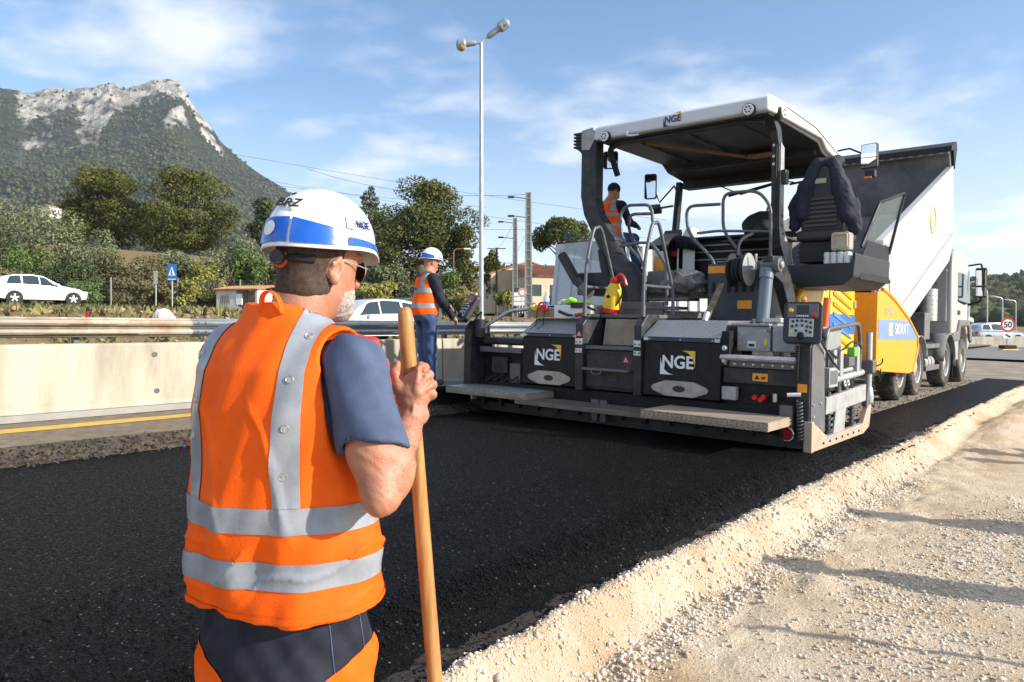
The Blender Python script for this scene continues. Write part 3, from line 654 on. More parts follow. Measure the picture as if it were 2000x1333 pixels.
# --- middle step unit
mid = boxp('step_unit', 'steel_dark', -2.70, -1.94, .06, .9, .42, .90, bevel=.012)
boxp('lower_panel', 'steel_dark', -2.66, -1.98, .03, .058, .46, .84, mid)
boxp('foot_shelf', 'steel_mid', -2.66, -2.02, -.07, .05, .655, .685, mid)
part(MB().tube(round_path([(-2.52, -.06, .655), (-2.50, -.075, .615), (-2.40, -.075, .615), (-2.38, -.06, .655)], .02), .008, 8), 'handle', 'pipe', mid, bevel=0)
boxp('slot', 'blackplastic', -2.36, -2.2, .022, .031, .53, .575, mid, bevel=.012)
b = MB(); b._add([(-2.60, .30, .955), (-2.0, .30, .955), (-2.0, .36, 1.27), (-2.60, .36, 1.27)], [(0, 1, 2, 3)]); uv_box(b.build('riser_plate', K['diamond_dirty'], mid, solid=.006))
boxp('tread', 'steel_mid', -2.72, -1.92, .02, .30, .905, .945, mid)
boxp('top_tread', 'steel_mid', -2.78, -1.86, .36, 1.0, 1.285, 1.325, mid)
for x0, x1 in ((-2.79, -2.68), (-1.97, -1.87)):
    p_ = part(MB().prism([(-.02, .40), (-.02, 1.20), (.12, 1.33), (.9, 1.33), (.9, .40)], 'x', x0, x1), 'step_post', 'steel_dark', bevel=.01)
    for zz in (.855, .955):
        o = boxp('hinge', 'alu', x0 + .005, x1 - .005, -.034, -.022, zz, zz + .075 if zz > .9 else zz + .055, p_, bevel=.003)
        for dx in (.025, .08): q = MB(); q.lathe([(0, -.008), (.009, -.006), (.010, 0)], (x0 + dx, -.034, zz + .03), 'y', 8); q.build('bolt', K['steel_dark'], o)
def tri_sticker(x, y, z, parent, s=.045):
    b = MB(); b.prism([(x - s, z - s * .8), (x + s, z - s * .8), (x, z + s)], 'y', y - .003, y); o = b.build('warning_triangle', K['red'], parent)
    b = MB(); b.prism([(x - s * .55, z - s * .55), (x + s * .55, z - s * .55), (x, z + s * .45)], 'y', y - .005, y - .003); b.build('triangle_centre', K['letter_white'], o)
    b = MB(); b.prism([(x - s * .2, z - s * .45), (x + s * .25, z - s * .45), (x + s * .1, z), (x - s * .05, z + s * .12)], 'y', y - .007, y - .005); b.build('figure', K['letter_black'], o)
tri_sticker(-2.735, -.021, 1.09, pv); tri_sticker(-2.10, .029, .80, mid)
# arched handrails
for x, yt in ((-2.73, .40), (-1.915, .40)):
    pts = [(x, .08, 1.3), (x, .10, 1.9), (x, .23, 2.33), (x, .32, 2.40), (x, .42, 2.37), (x, .62, 1.95), (x, .76, 1.62), (x, .78, 1.3)]
    h = part(MB().tube(smooth_path(pts, 6), .021, 12), 'handrail', 'pipe', bevel=0, smooth=True)
    part(MB().cyl((x, .09, 1.66), (x, .77, 1.66), .016, 10), 'rail_bar', 'pipe', h, bevel=0, smooth=True)
    for yy in (.08, .78): part(MB().cyl((x, yy, 1.30), (x, yy, 1.44), .027, 12), 'rail_socket', 'steel_mid', h, bevel=0, smooth=True)
# --- walkways behind the screed
def walkway(x0, x1, y0, y1, z, mt, name='walkway'):
    b = MB(); b.box(x0, x1, y0, y1, z - .012, z); o = b.build(name, K[mt], pv, bevel=.003); uv_box(o)
    b = MB(); b.box(x0, x1, y0 - .004, y0 + .008, z - .085, z - .013); e1 = b.build('front_edge', K['diamond_dirty'], o); uv_box(e1, .9)
    n = int((x1 - x0) / .052)
    for i in range(n):
        q = MB(); q.lathe([(.0, -.010), (.012, -.008), (.016, 0)], (x0 + .03 + i * .052, y0 - .004, z - .05), 'y', 6)
        for k2, vv in enumerate(q.v): q.v[k2] = (vv[0], vv[1], (vv[2] - (z - .05)) * 2.2 + z - .05)
        q.build('edge_rib', K['diamond_dirty'], o)
    for xx in (x0, x1 - .01): boxp('side_edge', 'diamond_dirty', xx, xx + .01, y0 + .01, y1, z - .085, z - .013, o, bevel=.002)
    return o
walkway(-1.50, -.16, -.63, -.02, .335, 'diamond_dirty'); walkway(-4.58, -3.20, -.46, .16, .350, 'diamond')
b = MB()
x0, x1, y0, y1, z = -3.30, -1.46, -.54, -.06, .275
b.box(x0, x1, y0, y0 + .02, z - .045, z); b.box(x0, x1, y1 - .02, y1, z - .045, z)
for i in range(58): b.bar((x0 + i * .0318, y0, z - .01), (x0 + i * .0318 + .03, y1, z - .01), .005, .018)
for i in range(10): b.bar((x0, y0 + .03 + i * .049, z - .008), (x1, y0 + .03 + i * .049, z - .008), .006, .016)
b.build('grating_walkway', mat('dark oily grating', (.17, .145, .12), .6, metal=.3, var=.2), pv)
for x in (-.55, -1.2, -3.4, -4.2, -2.6): boxp('walkway_bracket', 'steel_mid', x, x + .06, -.35, .12, .20, .248)
boxp('rear_step', 'black', -5.1, -4.592, -.85, .1, .30, .345); boxp('rear_step_support', 'black', -5.0, -4.66, -.6, .1, .03, .298)
# --- right extension
ext = boxp('extension_screed', 'black', -.95, -.12, .12, .9, .30, .80, bevel=.012)
boxp('lower_panel', 'steel_dark', -.92, -.15, .06, .118, .62, .78, ext)
boxp('warning_sticker', 'sticker', -.60, -.44, .052, .059, .655, .735, ext, bevel=.001)
q = MB(); q.prism([(-.575, .675), (-.525, .675), (-.55, .718)], 'y', .047, .0515); q.build('sticker_mark', K['letter_black'], ext)
q = MB(); q.box(-.505, -.465, .047, .0515, .68, .70); q.build('sticker_mark', K['letter_black'], ext)
part(MB().cyl((-.93, .02, .885), (-.13, .02, .885), .033, 16), 'guide_tube', 'alu', ext, bevel=0, smooth=True)
rb = boxp('guide_rail', 'steel_mid', -.93, -.13, .03, .075, .79, .85, ext)
for i in range(8): q = MB(); q.lathe([(0, -.014), (.013, -.012), (.016, 0)], (-.88 + i * .1, .03, .82), 'y', 8); q.build('bolt', K['alu'], rb, smooth=True)
boxp('valve_box', 'steel_light', -.92, -.76, .02, .1, .44, .58, ext, bevel=.012)
for x, z in ((-.56, .49), (-.50, .47), (-.47, .50)): part(MB().lathe([(0, -.05), (.025, -.05), (.03, -.01), (.02, 0), (.02, .05), (0, .05)], (x, .06, z), 'y', 12), 'valve', 'red', ext, bevel=0, smooth=True)
part(MB().cyl((-.36, .05, .46), (-.36, .05, .54), .025), 'valve', 'alu', ext, bevel=0, smooth=True)
boxp('small_grey_box', 'steel_mid', -.29, -.16, -.02, .08, .20, .44, ext)
for zz in (.85, .98):
    q = MB(); q.lathe([(0, -.03), (.018, -.03), (.02, -.012), (.03, -.01), (.03, 0)], (-.89, .02, zz), 'y', 10); q.build('bolt', K['alu'], pv, smooth=True)
boxp('bolt_plate', 'black', -.93, -.84, .02, .12, .79, 1.16)
# cabinets on the extension
cb = boxp('cabinet', 'steel_mid', -.86, -.50, .25, .95, .95, 1.215, bevel=.01); cb.data.materials[0] = K['steel_light']
boxp('cabinet_lid', 'diamond', -.92, -.50, .22, .95, 1.218, 1.245, cb)
boxp('cabinet_door', 'steel_light', -.49, -.24, .27, .95, .95, 1.225, bevel=.012)
boxp('door_gap', 'blackplastic', -.505, -.485, .262, .272, .96, 1.22, cb)
boxp('label', 'letter_white', -.74, -.65, .243, .2505, .985, 1.06, cb, bevel=0); boxp('label_print', 'letter_black', -.725, -.665, .240, .2435, 1.0, 1.03, cb, bevel=0)
boxp('yellow_sticker', 'stickeryellow', -.56, -.53, .243, .2505, 1.02, 1.08, cb, bevel=0)
for x, z in ((-.83, 1.10), (-.83, 1.03), (-.80, 1.13), (-.56, 1.17), (-.46, 1.17), (-.27, 1.17), (-.27, .99)):
    q = MB(); q.lathe([(0, -.005), (.006, -.004), (.007, 0)], (x, .25, z), 'y', 8); q.build('rivet', K['letter_white'], cb)
q = MB(); q.cyl((-.52, .25, 1.16), (-.52, .262, 1.16), .018, 14); q.build('lock', K['black'], cb)
gb = boxp('side_cabinet', 'steel_mid', -.40, -.08, .55, 1.2, .80, 1.22, bevel=.01); gb.data.materials[0] = mat('cabinet grey', (.27, .28, .28), .5, var=.08, dirt=(.3, .26, .2), damt=.3)
boxp('yellow_sticker', 'stickeryellow', -.30, -.23, .542, .5505, 1.04, 1.19, gb, bevel=0)
for x, z in ((-.36, 1.12), (-.15, 1.0), (-.18, .92), (-.33, .9)): q = MB(); q.cyl((x, .545, z), (x, .551, z), .011, 10); q.build('hole', K['black'], gb)
boxp('work_light', 'alu', -.62, -.42, .33, .46, 1.255, 1.305, bevel=.01)
# side arm post and control console
post = part(MB().prism([(.0, .14), (.0, 1.02), (.10, 1.14), (.34, 1.14), (.40, .9), (.46, .14)], 'x', -.135, -.005), 'end_post', 'steel_dark', bevel=.012)
part(MB().prism([(.02, .16), (.02, 1.0), (.11, 1.12), (.32, 1.12), (.38, .9), (.44, .16)], 'x', -.003, .006), 'post_lit_side', 'steel_mid', post, bevel=.003)  # lighter grey on the sunward face paints its light into the colour
boxp('sticker', 'sticker', -.12, -.03, -.006, .0, .58, .66, post, bevel=0)
for yy, zz in ((.06, .22), (.30, .22), (.06, .46), (.28, .46), (.08, .34)): q = MB(); q.lathe([(0, .016), (.014, .014), (.017, 0)], (.006, yy, zz), 'x', 10); q.build('bolt', K['alu'], post, smooth=True)
def coil(name, p0, p1, r, turns, rw, m, parent):
    p0 = Vector(p0); p1 = Vector(p1); d = p1 - p0; u = d.orthogonal().normalized(); w = d.normalized().cross(u); n = int(turns * 12)
    return part(MB().tube([p0 + d * (i / n) + (u * math.cos(2 * math.pi * i / 12) + w * math.sin(2 * math.pi * i / 12)) * r for i in range(n + 1)], rw, 6), name, m, parent, bevel=0, smooth=True)
coil('coil_cable', (-.115, -.04, 1.05), (-.125, -.03, .70), .016, 16, .006, 'rubber', post)
coil('spring', (-.09, -.03, .50), (-.07, -.03, .12), .024, 11, .008, 'steel_mid', post)
part(MB().cyl((-.20, -.06, .55), (-.08, -.02, .56), .020, 12), 'grip_knob', 'letter_white', post, bevel=0, smooth=True)
q = MB(); q.cyl((-.20, -.03, .165), (-.20, -.06, .165), .062, 24); rf = part(q, 'reflector', 'reflector', bevel=.004); q = MB(); q.tube(arc((-.2, -.045, .165), .064, 0, 345, 24), .007, 6, closed=False); part(q, 'reflector_rim', 'letter_white', rf, bevel=0)
def console(M, name='control_console', sc=1.0):
    """hand control box: rounded body, screen bezel, key field, knobs; local x across, y up the face, z out"""
    c = bpy.data.objects.new(name, None)
    b = MB(); hw, hh = .175 * sc, .205 * sc; poly = []
    for cx_, cy_, a0 in ((hw - .05, hh - .05, 0), (-hw + .05, hh - .05, 90), (-hw + .05, -hh + .05, 180), (hw - .05, -hh + .05, 270)):
        for i in range(6): t = R_(a0 + 90 * i / 5); poly.append((cx_ + .05 * math.cos(t), cy_ + .05 * math.sin(t)))
    b.prism(poly, 'z', -.075, 0.0); c = b.build(name, K['blackplastic'], pv, bevel=.012)
    def pl(nm, m, x0, x1, y0, y1, z0, z1, bv=.004): q = MB(); q.box(x0 * sc, x1 * sc, y0 * sc, y1 * sc, z0, z1); return q.build(nm, K[m], c, bevel=bv)
    pl('bezel', 'steel_mid', -.14, .14, .045, .18, .001, .008); pl('screen', 'screen', -.055, .055, .075, .165, .009, .012, .001)
    pl('key_field', 'key', -.12, .10, -.145, .035, .001, .006, .01)
    for i in range(6): pl('key', 'letter_white', -.055 + i * .019, -.043 + i * .019, .052, .066, .009, .013, .001)
    for i, (x, y) in enumerate([(-.085, .005), (-.045, .012), (-.005, .012), (.035, .005), (-.09, -.045), (-.05, -.035), (.0, -.035), (.045, -.045), (-.095, -.10), (.075, -.10), (-.055, -.085), (.04, -.085), (.075, -.005), (.078, -.052)]):
        q = MB(); q.cyl((x * sc, y * sc, .006), (x * sc, y * sc, .016), .013 * sc, 12); q.build('button', K['blackplastic'] if i % 4 else K['stickeryellow'] if i == 8 else K['steel_dark'], c, bevel=.002)
    q = MB(); q.lathe([(0, .05), (.028, .048), (.034, .02), (.03, .004)], (-.01 * sc, -.135 * sc, 0), 'z', 16); q.build('knob', K['black'], c, smooth=True)
    q = MB(); q.lathe([(0, .03), (.02, .028), (.022, .0)], (.10 * sc, .075 * sc, .006), 'z', 14); q.build('stop_button', K['red'], c, smooth=True)
    q = MB(); q.lathe([(0, .03), (.02, .028), (.022, .0)], (-.105 * sc, .115 * sc, .006), 'z', 14); q.build('amber_button', K['stickeryellow'], c, smooth=True)
    q = MB(); q.lathe([(0, .055), (.022, .05), (.03, .02), (.018, 0)], (0, 0, 0), 'y', 14); o = q.build('beacon_knob', K['orangelens'], c, smooth=True); o.location = (.0, hh, -.03)
    c.matrix_local = M; return c
console(face_M((-.065, -.07, 1.265), (.97, .22, 0), (0, .22, .97)))
part(MB().tube(smooth_path([(-.02, .0, 1.06), (.0, .1, 1.12), (.05, .1, 1.20)], 5), .02, 8), 'console_arm', 'black', bevel=0)
coil('coil_cable', (.06, .05, 1.22), (.09, .10, 1.10), .022, 7, .008, 'rubber', pv)
part(MB().tube(smooth_path([(.05, .08, 1.12), (.03, .5, .9), (.02, .8, .78)], 8), .012, 8), 'cable', 'rubber', bevel=0)
# --- end gate on the right
eg = part(MB().prism([(.03, .0), (1.75, .0), (1.98, .06), (2.06, .30), (1.95, .34), (1.72, .12), (.5, .10), (.03, .30)], 'x', -.035, .02), 'end_gate', mat('dusty beige steel', (.45, .37, .27), .75, metal=.1, var=.15, vscale=6, dirt=(.15, .11, .08), dscale=6, damt=.6), bevel=.006)
part(MB().box(-.05, .03, -.02, .05, .0, .30), 'wear_block', eg.data.materials[0], eg)
part(MB().prism([(.44, .33), (.46, .50), (1.85, .56), (1.85, .37)], 'x', -.04, .012), 'gate_beam', 'steel_light', eg)
for yy in (.62, 1.42):
    coil('spring', (-.02, yy, .10), (-.02, yy, .34), .035, 4, .012, 'steel_mid', eg); part(MB().cyl((-.02, yy, .08), (-.02, yy, .55), .02), 'guide_rod', 'steel_mid', eg, bevel=0, smooth=True)
    boxp('foot_bracket', 'steel_light', -.04, .025, yy - .16, yy + .16, .085, .11, eg)
part(MB().prism([(.75, .10), (.83, .36), (1.17, .38), (1.12, .10)], 'x', -.03, -.005), 'gate_web', 'steel_light', eg)
for i in range(7): q = MB(); q.lathe([(0, .012), (.012, .01), (.014, 0)], (.02, .35 + i * .2, .055), 'x', 8); q.build('bolt', K['steel_dark'], eg)
part(MB().prism([(1.86, .30), (1.98, .30), (2.05, .56), (1.90, .55)], 'x', -.04, .02), 'nose_plate', 'steel_mid', eg)
boxp('square_bracket', 'steel_light', -.13, .02, .50, .78, .60, .80, bevel=.004); boxp('bracket_hollow', 'steel_mid', -.10, .024, .53, .75, .63, .77, bevel=.002)
part(MB().cyl((-.03, .75, .66), (-.03, 1.80, .70), .038, 16), 'round_tube', 'galv', bevel=0, smooth=True)
part(MB().cyl((-.03, .75, .74), (-.03, 1.40, .755), .024, 12), 'round_tube', 'galv', bevel=0, smooth=True)
part(MB().tube(round_path([(-.02, .46, 1.0), (-.02, .52, 1.20), (-.02, 1.62, 1.265), (-.02, 1.70, 1.0), (-.02, 1.66, .68)], .10), .022, 12), 'bow_rail', 'pipe', bevel=0, smooth=True)
pl_ = part(MB().cyl((.0, 1.98, .38), (.0, 1.98, 1.16), .036, 16), 'support_pole', 'galv', bevel=0, smooth=True)
part(MB().lathe([(.055, 0), (.062, .05), (.05, .16), (.042, .18)], (0, 1.98, .34), 'z', 14), 'pole_foot', 'galv', pl_, bevel=0, smooth=True)
boxp('clamp', 'steel_mid', -.07, .07, 1.90, 2.06, .68, .84, pl_, bevel=.02); part(MB().tube(smooth_path([(.06, 2.02, .76), (.12, 2.05, .80), (.13, 2.05, .86)], 4), .008, 6), 'clamp_lever', 'steel_dark', pl_, bevel=0)
part(MB().tube(smooth_path([(.06, 2.0, .72), (.10, 2.05, .64), (.09, 2.1, .58)], 4), .008, 6), 'clamp_lever', 'steel_dark', pl_, bevel=0)
sn = boxp('level_sensor', mat('green sensor', (.16, .45, .06), .4), -.02, .06, 1.20, 1.36, .90, 1.0, bevel=.01); boxp('sensor_base', 'steel_mid', -.03, .05, 1.05, 1.25, .80, .90, sn)
for yy, h_ in ((.70, .28), (.92, .30), (1.52, .32)): boxp('upright_bracket', 'steel_light', -.05, .0, yy, yy + .10, .70, .70 + h_, bevel=.004)
part(MB().tube(smooth_path([(0, 1.0, .98), (.03, 1.2, 1.06), (.02, 1.5, 1.04), (.0, 1.66, .98)], 6), .010, 8), 'cable', 'rubber', bevel=0)
part(MB().tube(smooth_path([(-.03, .62, .98), (.02, .75, .90), (-.01, .9, .96), (.02, 1.05, 1.0)], 6), .010, 8), 'cable', 'rubber', bevel=0)
part(MB().cyl((-.35, 1.35, .75), (-.30, 1.40, 1.55), .04, 14), 'orange_hose', mat('orange hose', (.8, .13, .02), .5), bevel=0, smooth=True)
for yy, zz in ((.98, .60), (1.1, .58)): part(MB().tube(arc((.03, yy, .62), .028, 0, 340, 14, 'yz'), .008, 6), 'lifting_ring', 'galv', bevel=0)
for yy in (.95, 1.2): part(MB().cyl((-.03, yy, .50), (-.03, yy, .70), .032, 12), 'short_cylinder', 'steel_mid', bevel=0, smooth=True)
# --- left extension and its end
boxp('extension_screed', 'black', -4.5, -3.72, .2, .9, .36, .82, bevel=.012)
lx = boxp('extension_top', 'steel_dark', -4.46, -3.72, .10, .9, .90, 1.0, bevel=.03)
boxp('guide_rail', 'steel_mid', -4.46, -3.72, .06, .12, .80, .87, lx)
for x, z, m_ in ((-4.35, .62, 'sticker'), (-3.78, .68, 'sticker')): boxp('small_sticker', m_, x, x + .05, .19, .199, z, z + .1, lx, bevel=0)
boxp('valve_block', 'steel_dark', -4.3, -4.02, .13, .2, .52, .74, lx); boxp('valve_block', 'steel_mid', -3.98, -3.8, .14, .2, .40, .66, lx)
for i in range(5): part(MB().tube(smooth_path([(-4.4 + i * .14, .16, .46), (-4.33 + i * .14, .06, .40 + .02 * (i % 2)), (-4.24 + i * .14, .16, .5)], 5), .012, 6), 'hose', 'rubber', lx, bevel=0)
part(MB().prism([(-.05, .20), (-.05, 1.1), (.05, 1.22), (.32, 1.22), (.40, .9), (.44, .2)], 'x', -4.66, -4.53), 'end_post', 'steel_dark', bevel=.012)
part(MB().cyl((-4.45, .05, 1.0), (-4.45, .05, 1.24), .07, 14), 'canister', 'steel_dark', bevel=0, smooth=True)
cl = console(face_M((-4.66, -.02, 1.40), (.92, -.38, 0), (.25, .45, .85)), sc=1.0)
part(MB().tube(smooth_path([(-4.55, .02, 1.2), (-4.48, .1, 1.34), (-4.42, .02, 1.22), (-4.42, .1, 1.06)], 6), .012, 8), 'cable', 'rubber', bevel=0)
part(MB().tube(round_path([(-4.45, .1, 1.12), (-4.1, .25, 1.36), (-3.75, .4, 1.40), (-3.2, .5, 1.36)], .1), .026, 12), 'bent_tube', 'galv', bevel=0, smooth=True)
for x in (-4.05, -3.7): part(MB().tube(arc((x, .3, 1.38), .034, 0, 340, 12, 'yz'), .010, 6), 'tube_clip', 'black', bevel=0)

# --- tractor body
boxp('rear_bulkhead', 'steel_dark', -3.48, -1.06, 1.15, 2.3, .30, 1.30, bevel=.02)
boxp('chassis', 'black', -3.5, -1.05, 2.0, 5.2, .25, 1.0, bevel=.02)
boxp('platform_floor', 'steel_dark', -3.5, -1.05, 1.5, 3.5, 1.62, 1.70)
boxp('stair', 'steel_mid', -2.75, -1.95, .95, 1.25, 1.40, 1.44); boxp('stair', 'steel_mid', -2.75, -1.95, 1.22, 1.55, 1.52, 1.56)
for sx in (-3.30, -1.25):
    b = MB(); n = 40; path = []
    for i in range(n):
        t = i / n
        if t < .4: path.append((1.7 + 3.1 * t / .4, .70))
        elif t < .5: a = (t - .4) / .1 * math.pi; path.append((4.8 + .35 * math.sin(a), .35 + .35 * math.cos(a)))
        elif t < .9: path.append((4.8 - 3.1 * (t - .5) / .4, 0.0))
        else: a = (t - .9) / .1 * math.pi; path.append((1.7 - .35 * math.sin(a), .35 - .35 * math.cos(a)))
    tr = empty('crawler_track'); tr.parent = pv
    for i, (yy, zz) in enumerate(path):
        q = MB(); q.box(sx - .16, sx + .16, yy - .06, yy + .06, zz - .12, zz - .07); q.build('track_pad', K['rubber'], tr)
    q = MB()
    for yy in (1.7, 2.5, 3.2, 4.0, 4.8): q.cyl((sx - .12, yy, .25), (sx + .12, yy, .25), .26, 20)
    q.build('track_roller', K['steel_dark'], tr)
# levelling arms
for sx in (-3.72, -.94): part(MB().prism([(.5, .45), (.5, .85), (2.6, .62), (4.0, .55), (4.0, .35), (2.4, .38)], 'x', sx - .05, sx + .05), 'levelling_arm', 'steel_dark', bevel=.012)
# hydraulic housing on the right of the aisle, arm and cylinder
hh = boxp('hydraulic_housing', 'steel_dark', -1.72, -1.04, 1.3, 2.1, 1.2, 1.98, bevel=.02); hh.data.materials[0] = mat('dark blue grey paint', (.03, .04, .06), .45, var=.15, dirt=(.12, .11, .1), damt=.3)
boxp('warning_sticker', 'sticker', -1.32, -1.14, 1.29, 1.299, 1.42, 1.52, hh, bevel=0); boxp('warning_sticker', 'sticker', -1.71, -1.48, 1.29, 1.299, 1.86, 1.95, hh, bevel=0)
for i in range(6): boxp('rib', 'black', -1.66 + i * .1, -1.62 + i * .1, 1.285, 1.30, 1.62, 1.75, hh)
part(MB().prism([(1.0, 2.02), (1.3, 2.04), (1.55, 1.85), (2.25, .85), (2.05, .80), (1.32, 1.72), (1.0, 1.82)], 'x', -.90, -.78), 'lift_arm', 'steel_dark', bevel=.012)
q = MB(); q.cyl((-.92, 1.08, 1.92), (-.72, 1.08, 1.92), .085, 18); part(q, 'arm_pivot', 'steel_mid', smooth=True); q = MB(); q.cyl((-.72, 1.08, 1.92), (-.69, 1.08, 1.92), .04, 12); part(q, 'pivot_bolt', 'alu', smooth=True)
cy = part(MB().cyl((-.86, .93, 1.25), (-.86, 1.04, 1.86), .072, 18), 'lift_cylinder', mat('grey blue cylinder', (.13, .17, .21), .35, var=.08), bevel=0, smooth=True); part(MB().cyl((-.86, .90, .95), (-.86, .93, 1.25), .04, 14), 'piston_rod', 'alu', cy, bevel=0, smooth=True); part(MB().cyl((-.86, 1.01, 1.76), (-.86, 1.04, 1.87), .08, 18), 'cylinder_head', cy.data.materials[0], cy, bevel=0, smooth=True)
# hose reel
rl = part(MB().lathe([(.04, -.10), (.20, -.10), (.20, -.085), (.07, -.08), (.07, .08), (.20, .085), (.20, .10), (.04, .10)], (-1.22, 1.12, 1.88), 'x', 28), 'hose_reel', 'blackplastic', bevel=0, smooth=True)
part(MB().lathe([(.0, .11), (.19, .108), (.195, .112), (0, .12)], (-1.22, 1.12, 1.88), 'x', 28), 'reel_flange', 'steel_light', rl, bevel=0, smooth=True)
part(MB().tube(round_path([(-1.09, 1.12, 1.88), (-1.02, 1.12, 1.88), (-1.02, 1.10, 2.06)], .02), .013, 8), 'reel_crank', 'alu', rl, bevel=0, smooth=True)
for i in range(3): part(MB().tube(arc((-1.27 + i * .05, 1.12, 1.88), .12, 0, 350, 24, 'yz'), .022, 8), 'hose_turn', 'rubber', rl, bevel=0)
part(MB().tube(smooth_path([(-1.3, 1.2, 2.05), (-1.38, 1.5, 2.28), (-1.30, 1.9, 2.44), (-1.5, 2.2, 2.50)], 6), .022, 8), 'hose', 'rubber', bevel=0)
part(MB().bar((-1.41, .62, 1.28), (-1.44, 1.12, 1.72), .075, .03), 'wooden_wedge', mat('weathered plank', (.20, .15, .10), .85, var=.3, vscale=14, bump=.004), bevel=.004)
part(MB().cyl((-1.41, .60, 1.26), (-1.41, .66, 1.36), .035, 12), 'wedge_bracket', 'alu', bevel=0)
# side rails of the aisle
def rail(pts, rc=.13, r=.021, name='guard_rail'): return pipe(name, 'pipe', pts, r, rc=rc, n=12)
rail([(-1.72, 1.5, 1.55), (-1.72, 1.5, 2.02), (-2.10, 1.48, 2.42), (-2.12, 1.46, 2.76), (-1.66, 1.5, 2.75)])
rail([(-1.45, 1.8, 1.6), (-1.48, 1.8, 2.10), (-1.76, 1.8, 2.45), (-1.77, 1.8, 2.94), (-1.30, 1.8, 2.93), (-1.13, 1.8, 2.72), (-1.12, 1.8, 1.7)])
rail([(-1.98, 1.5, 2.40), (-1.72, 1.55, 2.42), (-1.15, 1.8, 2.40)], .05, .018)
rail([(-1.72, 1.55, 2.02), (-1.15, 1.8, 2.02)], .05, .016)
rail([(-2.55, 1.2, 1.45), (-2.56, 1.2, 1.98), (-2.93, 1.18, 2.38), (-2.95, 1.18, 2.70), (-2.84, 1.18, 2.80), (-2.48, 1.2, 2.78), (-2.46, 1.2, 2.55)])
rail([(-2.48, 1.2, 2.66), (-2.80, 1.18, 2.68), (-2.92, 1.35, 2.5), (-2.9, 1.6, 2.2)], .1)
rail([(-2.12, 1.0, 1.45), (-2.13, 1.0, 1.95), (-2.38, 1.05, 2.26), (-2.62, 1.1, 2.28), (-2.95, 1.2, 2.26)], .1)
rail([(-2.48, 1.1, 1.45), (-2.5, 1.1, 1.95), (-2.60, 1.05, 2.2)], .1, .018)
# fume duct and exhaust column on the left
ex = part(MB().prism([(-3.86, 3.98), (-3.62, 4.0), (-3.56, 3.86), (-3.56, 3.0), (-3.50, 2.78), (-3.20, 2.40), (-3.34, 2.10), (-3.50, 2.30), (-3.76, 2.78), (-3.82, 3.05), (-3.82, 3.68), (-3.92, 3.76)], 'y', 1.46, 1.68), 'exhaust_column', 'steel_dark', bevel=.03, seg=3)
for i in range(5): boxp('louvre', 'blackplastic', -3.945, -3.80, 1.44, 1.70, 3.76 + i * .048, 3.79 + i * .048, ex, bevel=.008)
part(MB().prism([(-3.80, 3.72), (-3.66, 3.70), (-3.56, 3.86), (-3.60, 4.02), (-3.80, 4.0)], 'y', 1.452, 1.44), 'louvre_hood', 'steel_light', ex, bevel=.006)
part(MB().tube(smooth_path([(-3.33, 1.56, 2.30), (-3.2, 1.5, 2.08), (-3.05, 1.4, 1.98), (-2.84, 1.3, 1.86), (-2.70, 1.25, 1.55), (-2.68, 1.25, 1.25)], 6), [.15] * 31, 14), 'fume_duct', 'steel_dark', bevel=0, smooth=True)
part(MB().tube(smooth_path([(-3.45, 1.5, 2.25), (-3.3, 1.35, 2.0), (-3.15, 1.25, 1.75), (-3.1, 1.2, 1.35)], 6), .06, 10), 'corrugated_hose', 'rubber', bevel=0)
q = MB(); q.lathe([(.05, -.05), (.17, -.05), (.17, .05), (.05, .05)], (-2.98, 1.25, 1.62), 'y', 22); part(q, 'cable_drum', 'blackplastic', smooth=True, bevel=0)
q = MB(); q.lathe([(0, -.06), (.06, -.06), (.06, .06), (0, .06)], (-2.98, 1.2, 1.62), 'y', 14); part(q, 'drum_hub', 'steel_light', smooth=True, bevel=0)
part(MB().prism([(1.55, 2.2), (1.55, 2.62), (2.9, 2.62), (2.9, 2.2)], 'x', -4.18, -4.17), 'side_pane', 'clearglass', bevel=0)
part(MB().tube([(-4.16, 1.5, 2.22), (-3.85, 1.45, 1.82), (-3.62, 1.4, 1.68)], [.075, .07, .06], 10), 'pane_arm', 'blackplastic', bevel=0)
part(MB().tube([(-3.66, 1.35, 1.70), (-3.52, 1.3, 1.64)], .09, 12), 'pane_pivot', 'steel_mid', bevel=0)
boxp('left_side_console', 'steel_dark', -3.95, -3.35, 1.6, 3.3, 1.62, 1.95, bevel=.02)
boxp('stowage_box', 'steel_mid', -2.62, -2.2, 1.35, 1.7, 1.62, 1.92, bevel=.02)
boxp('riser', 'steel_mid', -2.95, -2.15, .96, 1.0, 1.33, 1.5)
# dashboard
da = boxp('dashboard', 'black', -3.35, -1.5, 3.25, 3.6, 1.70, 2.52, bevel=.02)
boxp('dash_top', 'steel_dark', -3.4, -1.3, 3.15, 3.65, 2.525, 2.56, da)
for z in (2.20, 2.32, 2.42): boxp('dash_strip', 'steel_light', -3.0, -1.55, 3.235, 3.249, z, z + .022, da, bevel=.002)
boxp('white_panel', 'letter_white', -3.02, -2.82, 3.10, 3.12, 2.02, 2.40, da); boxp('red_lamp', 'red', -3.22, -3.14, 3.1, 3.2, 2.28, 2.36, da)
boxp('post_strip', 'alu', -3.12, -3.09, 3.1, 3.12, 1.98, 2.46, da)
part(MB().prism([(2.7, 2.42), (3.25, 2.66), (3.3, 2.72), (3.34, 2.64), (2.72, 2.36)], 'x', -3.45, -3.15), 'steering_console', 'blackplastic', bevel=.01)
boxp('steering_stem', 'steel_dark', -3.38, -3.22, 3.0, 3.2, 1.7, 2.5)
